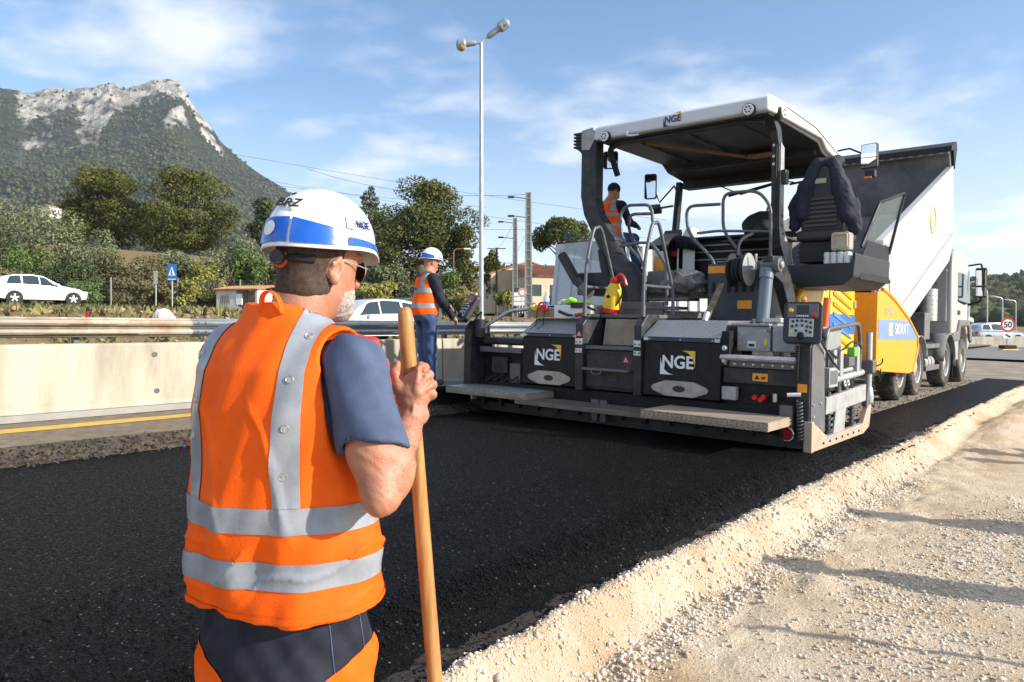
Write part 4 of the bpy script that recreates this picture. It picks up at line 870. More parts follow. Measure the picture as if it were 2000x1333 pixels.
# --- canopy
prof = [(1.42, 3.82), (1.42, 3.98), (1.50, 4.03), (2.2, 4.06), (3.2, 3.99), (3.9, 3.86), (4.27, 3.76), (4.28, 3.66), (3.62, 3.74), (3.40, 3.86), (1.9, 3.84)]
cn = part(MB().prism(prof, 'x', -3.57, -1.04), 'canopy', 'roofwhite', bevel=.03, seg=4, smooth=True)
part(MB().prism([(1.55, 3.80), (1.55, 3.835), (3.36, 3.85), (3.58, 3.73), (4.2, 3.655), (4.2, 3.60), (3.5, 3.68), (3.3, 3.79)], 'x', -3.53, -1.08), 'canopy_lining', 'blackplastic', cn, bevel=.01)
for x in (-3.05, -2.3, -1.55): part(MB().bar((x, 1.6, 3.80), (x, 3.5, 3.78), .05, .05), 'roof_beam', 'steel_dark', cn)
part(MB().bar((-3.45, 3.46, 3.70), (-1.15, 3.46, 3.70), .10, .07), 'roof_beam', 'steel_dark', cn); part(MB().bar((-3.5, 4.08, 3.56), (-1.12, 4.08, 3.56), .22, .14), 'windscreen_header', 'black', cn)
part(MB().tube(round_path([(-3.50, 1.95, 3.4), (-3.50, 1.72, 3.75), (-3.3, 1.66, 3.79), (-1.4, 1.66, 3.79), (-1.2, 1.70, 3.76)], .1), .045, 10), 'rear_roll_tube', 'steel_dark', cn, bevel=0, smooth=True)
part(MB().bar((-2.95, 1.8, 3.76), (-2.05, 3.35, 3.72), .05, .04), 'roof_strut', mat('rust brown strut', (.20, .11, .06), .7, var=.2), cn)
part(MB().box(-2.05, -1.7, 3.2, 3.4, 3.70, 3.735), 'torn_lining', mat('torn brown lining', (.30, .18, .09), .9, var=.4, vscale=20, bump=.02, bscale=25), cn)
def roof_light(x, y, z, ax):
    q = MB(); q.lathe([(0, -.055), (.078, -.055), (.082, .01), (.075, .02), (.0, .02)], (x, y, z), ax, 20); o = part(q, 'light_housing', 'blackplastic', cn, bevel=0, smooth=True)
    s_ = -1 if ax == 'y' else 1
    q = MB(); q.lathe([(0, s_ * .07), (.066, s_ * .066), (.072, s_ * .05)], (x, y, z), ax, 20); part(q, 'lens', 'led', o, bevel=0, smooth=True)
    for a in range(6):
        t = a * math.pi / 3; c_ = .035; p_ = (x + c_ * math.cos(t), y, z + c_ * math.sin(t)) if ax == 'y' else (x, y + c_ * math.cos(t), z + c_ * math.sin(t))
        q = MB(); q.lathe([(0, s_ * .074), (.011, s_ * .073), (.012, s_ * .06)], p_, ax, 8); part(q, 'diode', 'steel_dark', o, bevel=0)
roof_light(-1.27, 1.43, 3.85, 'y'); roof_light(-3.36, 1.43, 3.84, 'y'); roof_light(-1.05, 1.80, 3.86, 'x')
nge_logo(cn, face_M((-2.32, 1.419, 3.915), (1, 0, 0), (0, 0, 1)), .085, dark=True)
part(MB().tube([(-1.038, 2.0, 3.985), (-1.036, 3.1, 3.95), (-1.038, 4.15, 3.745)], .006, 6), 'side_seam', 'steel_dark', cn, bevel=0)
q = MB(); q.tube(smooth_path([(-2.98, 1.40, 3.86), (-2.98, 1.36, 3.80), (-2.9, 1.36, 3.78), (-2.82, 1.4, 3.79)], 4), .012, 6); part(q, 'hook', 'letter_white', cn, bevel=0)
# posts
pr = part(MB().prism([(1.72, 3.82), (1.86, 3.84), (2.04, 3.74), (2.12, 3.5), (2.14, 2.5), (2.30, 2.3), (2.62, 1.95), (2.80, 1.62), (2.56, 1.62), (2.30, 1.95), (2.06, 2.22), (1.99, 2.45), (1.98, 3.5), (1.90, 3.68)], 'x', -1.21, -1.11), 'canopy_post', 'steel_dark', bevel=.012)
part(MB().prism([(2.0, 3.55), (2.12, 3.5), (2.14, 2.5), (2.30, 2.3), (2.62, 1.95), (2.80, 1.62), (2.58, 1.62), (2.30, 1.97), (2.08, 2.24), (2.01, 2.45)], 'x', -1.105, -1.095), 'post_lit_face', 'steel_light', pr, bevel=.002)  # right side of the post coloured paler, as if lit
boxp('junction_box', 'blackplastic', -1.09, -1.03, 2.0, 2.12, 3.02, 3.2, pr, bevel=.01)
part(MB().tube([(-1.14, 1.97, 3.72), (-1.14, 1.965, 2.6)], .012, 6), 'cable', 'rubber', pr, bevel=0)
for z in (3.62, 3.5, 3.36, 3.26): boxp('cable_clip', 'alu', -1.19, -1.16, 1.965, 1.975, z, z + .03, pr, bevel=0)
for yy, zz in ((2.08, 2.62), (2.08, 2.5), (2.12, 2.4), (2.45, 2.05), (2.64, 1.72), (2.72, 1.72)): q = MB(); q.cyl((-1.094, yy, zz), (-1.088, yy, zz), .018, 10); part(q, 'bolt', 'steel_dark', pr, bevel=0)
for x, yb in ((-3.6, 3.85), (-1.2, 4.1)): part(MB().bar((x, 4.05, 3.62), (x - .04, yb, 1.7), .11, .09), 'windscreen_post', 'black', bevel=.01)
for p0, p1, p2 in (((-2.9, 4.1, 3.50), (-2.55, 4.12, 3.33), (-1.95, 4.1, 3.44)), ((-1.9, 4.1, 3.48), (-1.6, 4.1, 3.40), (-1.1, 4.08, 3.46))):
    part(MB().tube([p0, p1], .01, 6), 'wiper_arm', 'black', bevel=0); part(MB().bar(p1 if p1[0] < -2 else (-1.75, 4.1, 3.40), p2, .02, .03), 'wiper_blade', 'black', bevel=0)
part(MB().bar((-2.75, 4.12, 3.32), (-1.95, 4.1, 3.45), .02, .035), 'wiper_blade', 'black', bevel=0)
def mirror(c, nrm, w, h, stalk):
    M = face_M(c, Vector((0, 0, 1)).cross(Vector(nrm)).normalized(), (0, 0, 1)); poly = []
    for cx_, cy_, a0 in ((w / 2 - .03, h / 2 - .03, 0), (-w / 2 + .03, h / 2 - .03, 90), (-w / 2 + .03, -h / 2 + .03, 180), (w / 2 - .03, -h / 2 + .03, 270)):
        for i in range(5): t = R_(a0 + 22.5 * i); poly.append((cx_ + .03 * math.cos(t), cy_ + .03 * math.sin(t)))
    b = MB(); b.prism(poly, 'z', -.06, 0); o = b.build('mirror', K['blackplastic'], pv, bevel=.01); o.matrix_local = M
    b = MB(); b.prism([(x * .9, y * .93) for x, y in poly], 'z', .001, .004); g = b.build('mirror_glass', K['mirrorglass'], o)
    part(MB().tube(stalk, .014, 8), 'mirror_arm', 'black', bevel=0, smooth=True)
mirror((-3.56, 3.0, 3.40), (.35, -1, -.02), .19, .40, [(-3.50, 3.06, 3.30), (-3.42, 3.06, 3.14), (-3.3, 3.3, 3.42), (-3.55, 3.9, 3.42)])
mirror((-3.66, 2.0, 3.66), (.55, -1, -.35), .22, .26, [(-3.66, 2.05, 3.6), (-3.6, 1.9, 3.7)])
mirror((-.66, 4.25, 3.72), (-.15, -1, 0), .24, .36, [(-.7, 4.3, 3.74), (-.95, 4.32, 3.88), (-1.08, 4.2, 3.84)])
boxp('marker_lamp', 'blackplastic', -.70, -.56, 4.2, 4.3, 3.40, 3.50, bevel=.01); boxp('marker_lens', 'orangelens', -.70, -.60, 4.18, 4.199, 3.38, 3.41, bevel=.005)
part(MB().prism([(3.05, 3.05), (3.12, 3.13), (3.2, 3.05), (3.2, 2.98)], 'x', -3.62, -3.45), 'camera_head', 'blackplastic'); part(MB().bar((-3.5, 3.1, 3.05), (-3.2, 3.1, 3.07), .03), 'camera_bar', 'blackplastic')
# --- right seat on its tray
ty = part(MB().prism([(-1.0, 1.98), (-1.0, 1.78), (-.75, 1.70), (-.30, 1.72), (-.18, 1.82), (-.16, 2.10), (-.20, 2.10), (-.22, 1.98)], 'y', 1.95, 3.5), 'seat_tray', 'blackplastic', bevel=.015)
part(MB().prism([(2.2, 2.0), (2.5, 2.30), (3.5, 2.30), (3.5, 1.8), (2.2, 1.8)], 'x', -.19, -.175), 'tray_side', 'black', ty)
st_ = part(MB().prism([(-.89, 2.02), (-.40, 2.02), (-.42, 2.06), (-.38, 2.09), (-.42, 2.12), (-.38, 2.15), (-.42, 2.18), (-.38, 2.21), (-.42, 2.24), (-.40, 2.27), (-.89, 2.27), (-.87, 2.24), (-.91, 2.21), (-.87, 2.18), (-.91, 2.15), (-.87, 2.12), (-.91, 2.09), (-.87, 2.06)], 'y', 2.12, 2.62), 'operator_seat', 'rubber', bevel=.008)
boxp('cushion', 'blackplastic', -.92, -.36, 2.08, 2.7, 2.28, 2.42, st_, bevel=.05, seg=4)
part(MB().prism([(-.88, 2.40), (-.40, 2.40), (-.36, 2.65), (-.38, 2.95), (-.44, 3.02), (-.46, 3.22), (-.52, 3.27), (-.76, 3.27), (-.82, 3.22), (-.84, 3.02), (-.90, 2.95), (-.92, 2.65)], 'y', 2.16, 2.28), 'backrest', 'blackplastic', st_, bevel=.035, seg=4)
for i in range(7): boxp('back_rib', mat('charcoal plastic', (.05, .05, .053), .5), -.84, -.44, 2.135, 2.165, 2.46 + i * .055, 2.495 + i * .055, st_, bevel=.01)
boxp('label', mat('tan label', (.45, .38, .28), .6), -.72, -.58, 2.14, 2.158, 3.0, 3.06, st_, bevel=0)
for sx in (-.95, -.34): boxp('armrest', 'blackplastic', sx - .03, sx + .03, 2.3, 2.62, 2.55, 2.62, st_, bevel=.02)
b = MB(); b._add([(-.20, 2.3, 2.22), (-.18, 3.5, 2.30), (-.05, 3.65, 3.02), (-.10, 2.7, 2.78)], [(0, 1, 2, 3)]); b.build('wind_pane', K['clearglass'], pv, solid=.008)
part(MB().tube(round_path([(-.20, 2.3, 2.20), (-.10, 2.68, 2.78), (-.04, 3.66, 3.03), (-.18, 3.5, 2.2)], .05), .02, 8), 'pane_frame', 'black', bevel=0, smooth=True)
# --- engine cover
en = part(MB().prism([(2.5, .82), (2.5, 1.62), (2.62, 1.72), (3.66, 1.74), (3.72, 1.92), (4.95, 1.92), (4.95, .78)], 'x', -1.5, -1.0), 'engine_cover', 'yellow', bevel=.03, seg=3)
boxp('cover_top', 'steel_mid', -1.5, -.985, 2.62, 3.62, 1.72, 1.84, en, bevel=.02)
part(MB().prism([(2.52, 1.10), (2.52, 1.40), (4.94, 1.40), (4.94, 1.10)], 'x', -1.0, -.994), 'blue_stripe', 'blue', en, bevel=0)
for i in range(6):
    z = 1.80 - i * .15
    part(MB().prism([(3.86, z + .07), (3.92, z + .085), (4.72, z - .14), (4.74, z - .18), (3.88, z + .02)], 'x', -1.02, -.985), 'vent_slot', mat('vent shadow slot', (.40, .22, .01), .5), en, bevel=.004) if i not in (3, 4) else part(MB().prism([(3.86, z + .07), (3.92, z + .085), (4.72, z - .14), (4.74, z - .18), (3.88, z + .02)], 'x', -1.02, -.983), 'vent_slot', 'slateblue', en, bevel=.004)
boxp('hatch_gap', 'black', -1.0, -.992, 3.70, 3.715, .84, 1.74, en, bevel=0); boxp('hatch_latch', 'alu', -1.0, -.97, 4.86, 4.93, 1.50, 1.62, en)
part(MB().lathe([(0, .0), (.09, .0), (.09, .12), (.06, .16), (0, .17)], (-1.3, 2.55, 1.72), 'z', 18), 'amber_tank', mat('amber cap', (.85, .36, .02), .35), en, bevel=0, smooth=True)
# --- hopper
hp = part(MB().prism([(5.25, .54), (5.25, 1.77), (5.55, 1.80), (6.3, 1.64), (7.2, 1.36), (7.9, 1.04), (7.95, .85), (7.62, .40), (7.4, .38), (5.5, .50)], 'x', -.80, -.74), 'hopper_wing', 'orange', bevel=.012)
rp_ = [(5.5, 1.82), (5.75, 1.79), (6.3, 1.66), (7.2, 1.38), (7.92, 1.06), (7.97, .84), (7.63, .39)]
part(MB().tube([(-.745, y_, z_) for y_, z_ in rp_], .032, 8), 'wing_rim', 'orange', hp, bevel=0, smooth=True)
part(MB().prism([(-1.45, .60), (-1.45, 1.76), (-.74, 1.76), (-.745, .54)], 'y', 5.21, 5.26), 'wing_rear_plate', 'orange', hp)
part(MB().prism([(5.27, 1.02), (5.27, 1.34), (7.29, 1.34 - .005), (7.86, 1.06), (7.92, .98)], 'x', -.739, -.734), 'pale_blue_band', mat('chalky blue band', (.17, .26, .42), .55, var=.08), hp, bevel=0)
text_mesh('lettering', 'SIORAT', .25, K['letter_white'], hp, face_M((-.728, 6.72, 1.175), (0, 1, 0), (0, 0, 1)), bold=.002, space=1.12)
part(MB().prism([(5.90, 1.08), (6.12, 1.08), (6.12, 1.28), (5.90, 1.28)], 'x', -.733, -.730), 'emblem', 'letter_white', hp, bevel=0); part(MB().prism([(5.94, 1.14), (6.08, 1.11), (6.08, 1.25), (5.94, 1.20)], 'x', -.7295, -.727), 'emblem_mark', 'letter_yellow', hp, bevel=0)
text_mesh('lettering', '00141', .20, K['letter_pale'], hp, face_M((-.735, 5.95, 1.47), (0, 1, 0), (0, 0, 1)))
part(MB().prism([(5.3, .45), (5.3, 1.3), (7.6, 1.0), (7.6, .45)], 'x', -3.70, -3.64), 'hopper_wing', 'orange', bevel=.012)
boxp('hopper_floor', 'steel_dark', -3.6, -.85, 5.3, 7.5, .42, .50); boxp('hopper_push_roller', 'steel_mid', -3.3, -1.2, 7.45, 7.6, .45, .62, bevel=.05)
part(MB().tube(smooth_path([(-.72, 5.4, .55), (-.70, 5.36, .47), (-.72, 5.45, .40)], 4), .012, 6), 'chain', 'steel_dark', hp, bevel=0)

# ------------------------------------------------------------------ tipper truck feeding the paver
tk = empty('tipper_truck', MR @ Matrix.Translation((0, 0, -.10))); tag(tk, 'white four axle tipper truck with raised body backed up to the paver hopper', 'truck')
def tpart(b, name, m, parent=None, **kw):
    kw.setdefault('bevel', .008); return b.build(name, K[m] if isinstance(m, str) else m, parent or tk, **kw)
def tbox(name, m, x0, x1, y0, y1, z0, z1, parent=None, **kw): return tpart(MB().box(x0, x1, y0, y1, z0, z1), name, m, parent, **kw)
K['tyre'] = mat('dusty tyre', (.035, .033, .03), .85, var=.2, vscale=5, dirt=(.30, .26, .21), dscale=2.0, damt=.75, bump=.002, bscale=30)
K['rim'] = mat('dusty rim', (.42, .41, .39), .55, metal=.3, var=.1, dirt=(.30, .26, .2), dscale=5, damt=.5)
K['chassis'] = mat('dusty chassis grey', (.12, .125, .125), .6, var=.1, dirt=(.30, .27, .22), dscale=4, damt=.5)
def wheel(parent, x, y, r, w, side=1, hub='rim', z=None):
    z = r if z is None else z; s = side
    t = tpart(MB().lathe([(r * .58, -w / 2), (r * .9, -w / 2), (r * .97, -w * .40), (r, -w * .25), (r, w * .25), (r * .97, w * .40), (r * .9, w / 2), (r * .58, w / 2)], (x, y, z), 'x', 36), 'tyre', 'tyre', parent, bevel=0, smooth=True)
    tpart(MB().lathe([(r * .59, w / 2 * s), (r * .55, w * .46 * s), (r * .50, w * .2 * s), (r * .38, w * .12 * s), (r * .30, w * .34 * s), (r * .14, w * .42 * s), (0, w * .44 * s)], (x, y, z), 'x', 28), 'rim', hub, t, bevel=0, smooth=True)
    for i in range(8):
        a = i * math.pi / 4; q = MB(); q.lathe([(0, w * .36 * s), (r * .035, w * .35 * s), (r * .04, w * .1 * s)], (x, y + r * .34 * math.cos(a), z + r * .34 * math.sin(a)), 'x', 6); q.build('wheel_nut', K['steel_mid'], t)
    for i in range(22):
        a = i * 2 * math.pi / 22; q = MB(); c_, s_ = math.cos(a), math.sin(a)
        q.bar((x - w * .42, y + (r + .004) * c_, z + (r + .004) * s_), (x + w * .42, y + (r + .004) * c_, z + (r + .004) * s_), .05 * r, .02, up=(0, c_, s_)); q.build('tread_block', K['tyre'], t)
    return t
for yy in (7.32, 8.68, 11.40, 13.42):
    for x, s in ((-1.03, 1), (-3.15, -1)): wheel(tk, x, yy, .53, .31, s)
    tbox('axle', 'chassis', -3.0, -1.1, yy - .07, yy + .07, .45, .6)
for x in (-2.5, -1.65): tbox('frame_rail', 'chassis', x - .05, x + .05, 6.6, 14.2, .85, 1.10)
for yy in (7.32, 8.68):
    b = MB(); b.grid(lambda u, v: (-1.22 + .40 * v, yy + .64 * math.cos(math.pi * (.08 + .84 * u)), .53 + .62 * math.sin(math.pi * (.08 + .84 * u))), 14, 3); tpart(b, 'mudguard', 'steel_light', solid=.012, bevel=0, smooth=True)
for yy in (11.4,):
    b = MB(); b.grid(lambda u, v: (-1.22 + .42 * v, yy + .66 * math.cos(math.pi * (-.05 + 1.02 * u)), .53 + .64 * math.sin(math.pi * (-.05 + 1.02 * u))), 16, 3); tpart(b, 'mudguard', 'chassis', solid=.03, bevel=0, smooth=True)
tbox('step_frame', 'chassis', -1.12, -.88, 9.45, 10.72, .42, .52); tbox('step_frame', 'chassis', -1.12, -.88, 9.45, 10.72, .88, .97); tbox('air_tank_box', 'black', -1.4, -1.0, 9.4, 10.7, .45, 1.0)
for i in range(3): tpart(MB().cyl((-1.05, 9.62 + i * .30, .58), (-1.05, 9.86 + i * .30, .58), .13, 16), 'air_tank', 'steel_light', bevel=0, smooth=True)
tbox('battery_box', 'steel_light', -1.2, -.86, 12.1, 12.72, .55, 1.15, bevel=.03); tbox('mud_flap', 'rubber', -1.25, -.85, 12.02, 12.04, .18, 1.0)
# cab
cabp = [(11.95, 1.05), (11.90, 2.55), (12.0, 2.98), (12.25, 3.14), (13.6, 3.10), (14.05, 2.75), (14.28, 1.75), (14.30, .95), (14.05, .70), (14.02, 1.10), (13.75, 1.32), (13.0, 1.32), (12.75, 1.05)]
cab = tpart(MB().prism(cabp, 'x', -3.33, -.88), 'cab', 'white', bevel=.05, seg=3, smooth=True)
for i in range(4): tbox('rear_wall_rib', 'white', -1.2 - i * .55, -.98 - i * .55, 11.885, 11.925, 1.45, 2.65, cab, bevel=.02)
tpart(MB().prism([(12.62, 1.92), (12.62, 2.62), (13.62, 2.62), (13.92, 1.95), (13.5, 1.86)], 'x', -.878, -.870), 'door_window', 'glass', cab, bevel=.004)
tpart(MB().prism([(12.55, 1.40), (12.55, 2.70), (13.66, 2.70), (14.02, 1.92), (14.05, 1.38)], 'x', -.884, -.8785), 'door_panel', 'white', cab, bevel=.003)
tbox('door_handle', 'blackplastic', -.88, -.855, 12.62, 12.85, 1.62, 1.72, cab); tpart(MB().prism([(13.9, 1.4), (13.85, 2.7), (14.05, 2.75), (14.26, 1.7)], 'x', -.886, -.873), 'windscreen_edge', 'glass', cab, bevel=0)
tpart(MB().prism([(13.6, 2.72), (14.25, 2.50), (14.30, 2.60), (13.65, 2.82)], 'x', -3.2, -.90), 'sun_visor', mat('dark green visor', (.02, .05, .05), .3), cab, bevel=.01)
tpart(MB().prism([(11.95, .98), (12.7, 1.0), (12.85, 1.35), (13.9, 1.35), (14.1, 1.0), (14.32, .92), (14.32, 1.22), (13.95, 1.50), (12.75, 1.50), (12.5, 1.22), (11.95, 1.18)], 'x', -.95, -.83), 'wheel_arch', 'chassis', cab, bevel=.03)
tpart(MB().lathe([(0, .12), (.08, .11), (.10, .0)], (-1.4, 12.5, 3.14), 'z', 16), 'beacon', 'orangelens', cab, bevel=0, smooth=True)
mr = tbox('mirror', 'blackplastic', -.74, -.50, 13.95, 14.10, 2.06, 2.80, bevel=.03); tbox('mirror_glass', 'mirrorglass', -.72, -.52, 13.940, 13.949, 2.36, 2.74, mr, bevel=.005); tbox('mirror_glass', 'mirrorglass', -.72, -.52, 13.940, 13.949, 2.10, 2.32, mr, bevel=.005)
tpart(MB().tube(round_path([(-.9, 14.0, 2.86), (-.62, 14.02, 2.9), (-.6, 14.02, 2.75)], .05), .022, 8), 'mirror_arm', 'black', mr, bevel=0); tpart(MB().tube(round_path([(-.62, 14.02, 2.1), (-.62, 14.02, 1.98), (-.95, 14.0, 1.86)], .05), .03, 8), 'mirror_arm', 'black', mr, bevel=0)
mf = tpart(MB().cyl((-1.12, 10.6, 1.45), (-1.12, 10.6, 2.14), .20, 24), 'muffler', 'alu', smooth=True)
for z in (1.5, 1.6, 1.7, 1.8, 1.9, 2.0, 2.1): tpart(MB().lathe([(.200, -.008), (.206, 0), (.200, .008)], (-1.12, 10.6, z), 'z', 24), 'muffler_band', 'alu', mf, bevel=0)
tpart(MB().tube(smooth_path([(-1.12, 10.6, 2.12), (-1.12, 10.62, 2.35), (-1.22, 10.75, 2.6), (-1.22, 10.8, 2.95)], 6), .07, 12), 'exhaust_pipe', 'galv', mf, bevel=0, smooth=True)
tbox('filter_housing', 'chassis', -1.35, -.98, 9.75, 10.25, 1.05, 1.62, bevel=.03); tpart(MB().prism([(9.5, 1.1), (9.7, 1.35), (9.75, 1.35), (9.6, 1.1)], 'x', -1.5, -1.2), 'bracket', 'steel_light')
tbox('cab_back_gear', 'black', -3.0, -1.3, 10.2, 11.8, 1.1, 1.9); tbox('hoist', 'steel_dark', -2.3, -1.9, 9.6, 10.0, 1.0, 2.5)
# tipping body, raised
TB = math.radians(20.5); BM = Matrix.Translation((0, 5.72, 1.02)) @ Matrix.Rotation(TB, 4, 'X')
bd = empty('tipping_body'); bd.parent = tk; bd.matrix_local = BM
def bpart(b, name, m, **kw): kw.setdefault('bevel', .012); return b.build(name, K[m] if isinstance(m, str) else m, bd, **kw)
XR, XL = -.86, -3.36
K['bedin'] = mat('worn bed steel', (.22, .22, .23), .5, metal=.3, var=.2, vscale=1.5, dirt=(.03, .03, .032), dscale=1.1, damt=.7)
bpart(MB().prism([(.10, -.05), (5.9, -.05), (6.35, .12), (6.68, .55), (6.75, .9), (6.75, 1.55), (.75, 1.50), (.35, 1.30), (.05, .75)], 'x', XR - .06, XR), 'side_wall', 'white')
bpart(MB().prism([(.55, -.28), (5.75, -.28), (6.25, -.02), (6.42, .20), (.40, .10)], 'x', XR - .03, XR + .035), 'lower_side', 'white')
bpart(MB().prism([(.74, 1.47), (6.78, 1.52), (6.78, 1.64), (.70, 1.58)], 'x', XR - .10, XR + .025), 'top_rail', 'white')
bpart(MB().prism([(.10, -.1), (6.75, -.1), (6.75, 1.5), (.75, 1.45), (.05, .7)], 'x', XL, XL + .06), 'side_wall', 'bedin')
bpart(MB().prism([(.0, -.13), (6.0, -.13), (6.74, .62), (6.66, .66), (5.95, -.055), (.0, -.055)], 'x', XL, XR - .062), 'bed_floor', 'bedin')
hb = bpart(MB().box(XL, XR - .02, 6.66, 6.75, .6, 2.05), 'headboard', 'bedin'); 
bpart(MB().box(XL, XR - .02, 6.50, 6.60, 1.95, 2.02), 'headboard_rail', 'chassis'); bpart(MB().prism([(6.45, 2.02), (6.55, 2.12), (7.05, 2.12), (7.10, 1.92), (6.8, 1.98)], 'x', XL - .02, XR + .06), 'rolled_cover', 'black')
bpart(MB().prism([(6.76, 1.55), (7.15, 1.95), (7.12, 2.05), (6.72, 2.06)], 'x', XR - .02, XR + .05), 'cover_bracket', 'black'); bpart(MB().prism([(6.76, .95), (6.86, 1.05), (6.90, 1.4), (6.76, 1.65)], 'x', XR - .3, XR - .01), 'front_corner', 'white')
for i in range(12): bpart(MB().box(XL + .1 + i * .2, XL + .19 + i * .2, 6.49, 6.50, 1.97, 2.0), 'rail_slot', 'steel_light', bevel=0)
bpart(MB().prism([(-.02, .0), (.16, -.05), (.42, 1.25), (.75, 1.5), (.62, 1.52), (.26, 1.28)], 'x', XR - .02, XR + .04), 'rear_frame', 'steel_light'); bpart(MB().box(XR - .05, XR + .03, .22, .34, -.1, .95), 'rear_post', mat('rusty beige post', (.38, .30, .22), .7, var=.2))
bpart(MB().prism([(-.45, -.35), (-.05, -.05), (.1, .3), (-.05, .25), (-.5, -.2)], 'x', XL, XR), 'tail_chute', 'steel_light')
bpart(MB().tube(smooth_path([(XR + .05, .45, 1.2), (XR + .1, .5, 1.05), (XR + .04, .62, 1.0), (XR + .08, .7, .85)], 5), .022, 6), 'tail_latch', 'steel_dark', bevel=0); bpart(MB().prism([(.55, 1.3), (.7, 1.2), (.8, 1.45), (.72, 1.5)], 'x', XR, XR + .07), 'latch_hook', mat('rust brown iron', (.22, .11, .05), .7, var=.3))
bpart(MB().prism([(.95, .35), (.98, .35), (.98, 1.0), (.95, 1.0)], 'x', XR + .002, XR + .012), 'side_slot', mat('tan stripe', (.5, .33, .15), .6), bevel=0)
q = MB(); q.tube([(XR + .004, 4.55 + .27 * math.cos(t), .95 + .27 * math.sin(t)) for t in np.linspace(0, 6.28, 30)[:-1]], .012, 5, closed=True); em = bpart(q, 'emblem_ring', mat('ochre emblem', (.62, .50, .18), .6), bevel=0)
for dz_ in (-.1, 0, .1): bpart(MB().box(XR + .002, XR + .006, 4.40, 4.70, .92 + dz_, .98 + dz_), 'emblem_bar', em.data.materials[0], bevel=0)
b = MB(); nn = 24
b.grid(lambda u, v: (XL + .1 + (XR - XL - .2) * u, .05 + 4.6 * v, -.04 + (.75 - .6 * v) * (1 - (2 * u - 1) ** 4) + .03 * math.sin(13 * u + 9 * v) + .02 * math.sin(31 * v - 7 * u)), nn, nn); bpart(b, 'asphalt_load', 'asphalt', bevel=0, smooth=True)

# ------------------------------------------------------------------ cars
def car(name, label, M, L, Wd, H, stations, body, windows, wheels_y, wr, group='cars on the roads behind the guardrail', lights=True, hb=.5):
    """stations: y, z_sill, z_belt, z_roof, half width roof factor; y forward"""
    e = empty(name); tag(e, label, 'car', group); s_ = np.array(stations); ys = s_[:, 0]
    def S(y, v, sd):
        zs, zb, zr, wrf, wf = [float(np.interp(y, ys, s_[:, i])) for i in (1, 2, 3, 4, 5)]; w = Wd / 2 * wf
        if v < .5: t = v / .5; return (sd * w * (.93 + .09 * math.sin(math.pi * min(1, t * .85 + .1))), y, zs + (zb - zs) * t)
        if v < .86: t = (v - .5) / .36; return (sd * (w * (.985 + (wrf - .985) * t)), y, zb + (zr - .03 - zb) * t)
        t = (v - .86) / .14; return (sd * w * wrf * (1 - t) ** .8 if t < 1 else 0, y, zr - .03 * (1 - t) ** 2)
    vs_ = [0, .08, .2, .35, .46, .5, .56, .68, .8, .86, .9, .95, 1.0]; yy = np.linspace(ys[0], ys[-1], 60)
    b = MB(); ring = [(v, 1) for v in vs_] + [(v, -1) for v in reversed(vs_[:-1])]
    b.grid(lambda u, t: S(yy[int(round(u * 59))], *ring[int(round(t * (len(ring) - 1)))]), 60, len(ring))
    n = len(ring); b.f.append(tuple(range(n))); b.f.append(tuple(59 * n + i for i in range(n))); bo = b.build('body', body, e, smooth=True, angle=50)
    for (y0a, y1a, y0b, y1b, v0, v1) in windows:
        for sd in (1, -1):
            b = MB()
            def Wf(u, t):
                ya = y0a + (y1a - y0a) * u; yb = y0b + (y1b - y0b) * u; y = ya + (yb - ya) * t; p = S(y, v0 + (v1 - v0) * t, sd); return (p[0] + sd * .006, p[1], p[2])
            b.grid(Wf, 8, 6); b.build('side_window', K['glass'], e, smooth=True)
    return e, S
def car_wheels(e, Wd, wys, r):
    for y in wys:
        for sd in (1, -1):
            q = MB(); q.lathe([(0, sd * .004), (r * 1.16, sd * .003), (r * 1.16, -sd * .1)], (sd * Wd * .512, y, r * 1.02), 'x', 24); q.build('wheel_arch', K['black'], e, smooth=True)
            t = MB().lathe([(r * .62, -.1), (r * .95, -.1), (r, -.06), (r, .06), (r * .95, .1), (r * .62, .1)], (sd * Wd * .462, y, r), 'x', 24).build('tyre', K['rubber'], e, smooth=True)
            q = MB(); q.lathe([(r * .64, sd * .09), (r * .60, sd * .06), (r * .56, sd * .03), (0, sd * .03)], (sd * Wd * .462, y, r), 'x', 24); q.build('rim', K['steel_dark'], t, smooth=True)
            for i in range(5):
                a = i * 2 * math.pi / 5 + .3; q = MB(); q.bar((sd * (Wd * .462 + .095), y, r), (sd * (Wd * .462 + .085), y + r * .62 * math.cos(a), r + r * .62 * math.sin(a)), .07, .02, up=(sd, 0, 0)); q.build('spoke', K['alu'], t)
CW = mat('white car paint', (.80, .81, .81), .18, coat=.6, spec=.5); CG = mat('dark grey car paint', (.06, .065, .07), .2, coat=.6)
HATCH = [(-2.03, .45, .80, .85, .5, .86), (-1.98, .32, .95, 1.02, .7, .95), (-1.75, .27, .97, 1.36, .70, .99), (-1.2, .25, .96, 1.50, .70, 1.0), (-.5, .25, .93, 1.53, .71, 1.0), (.02, .25, .91, 1.46, .70, 1.0), (.80, .25, .92, 1.02, .78, .99), (1.6, .27, .82, .88, .78, .95), (1.95, .32, .66, .72, .72, .86), (2.04, .42, .58, .62, .6, .74)]
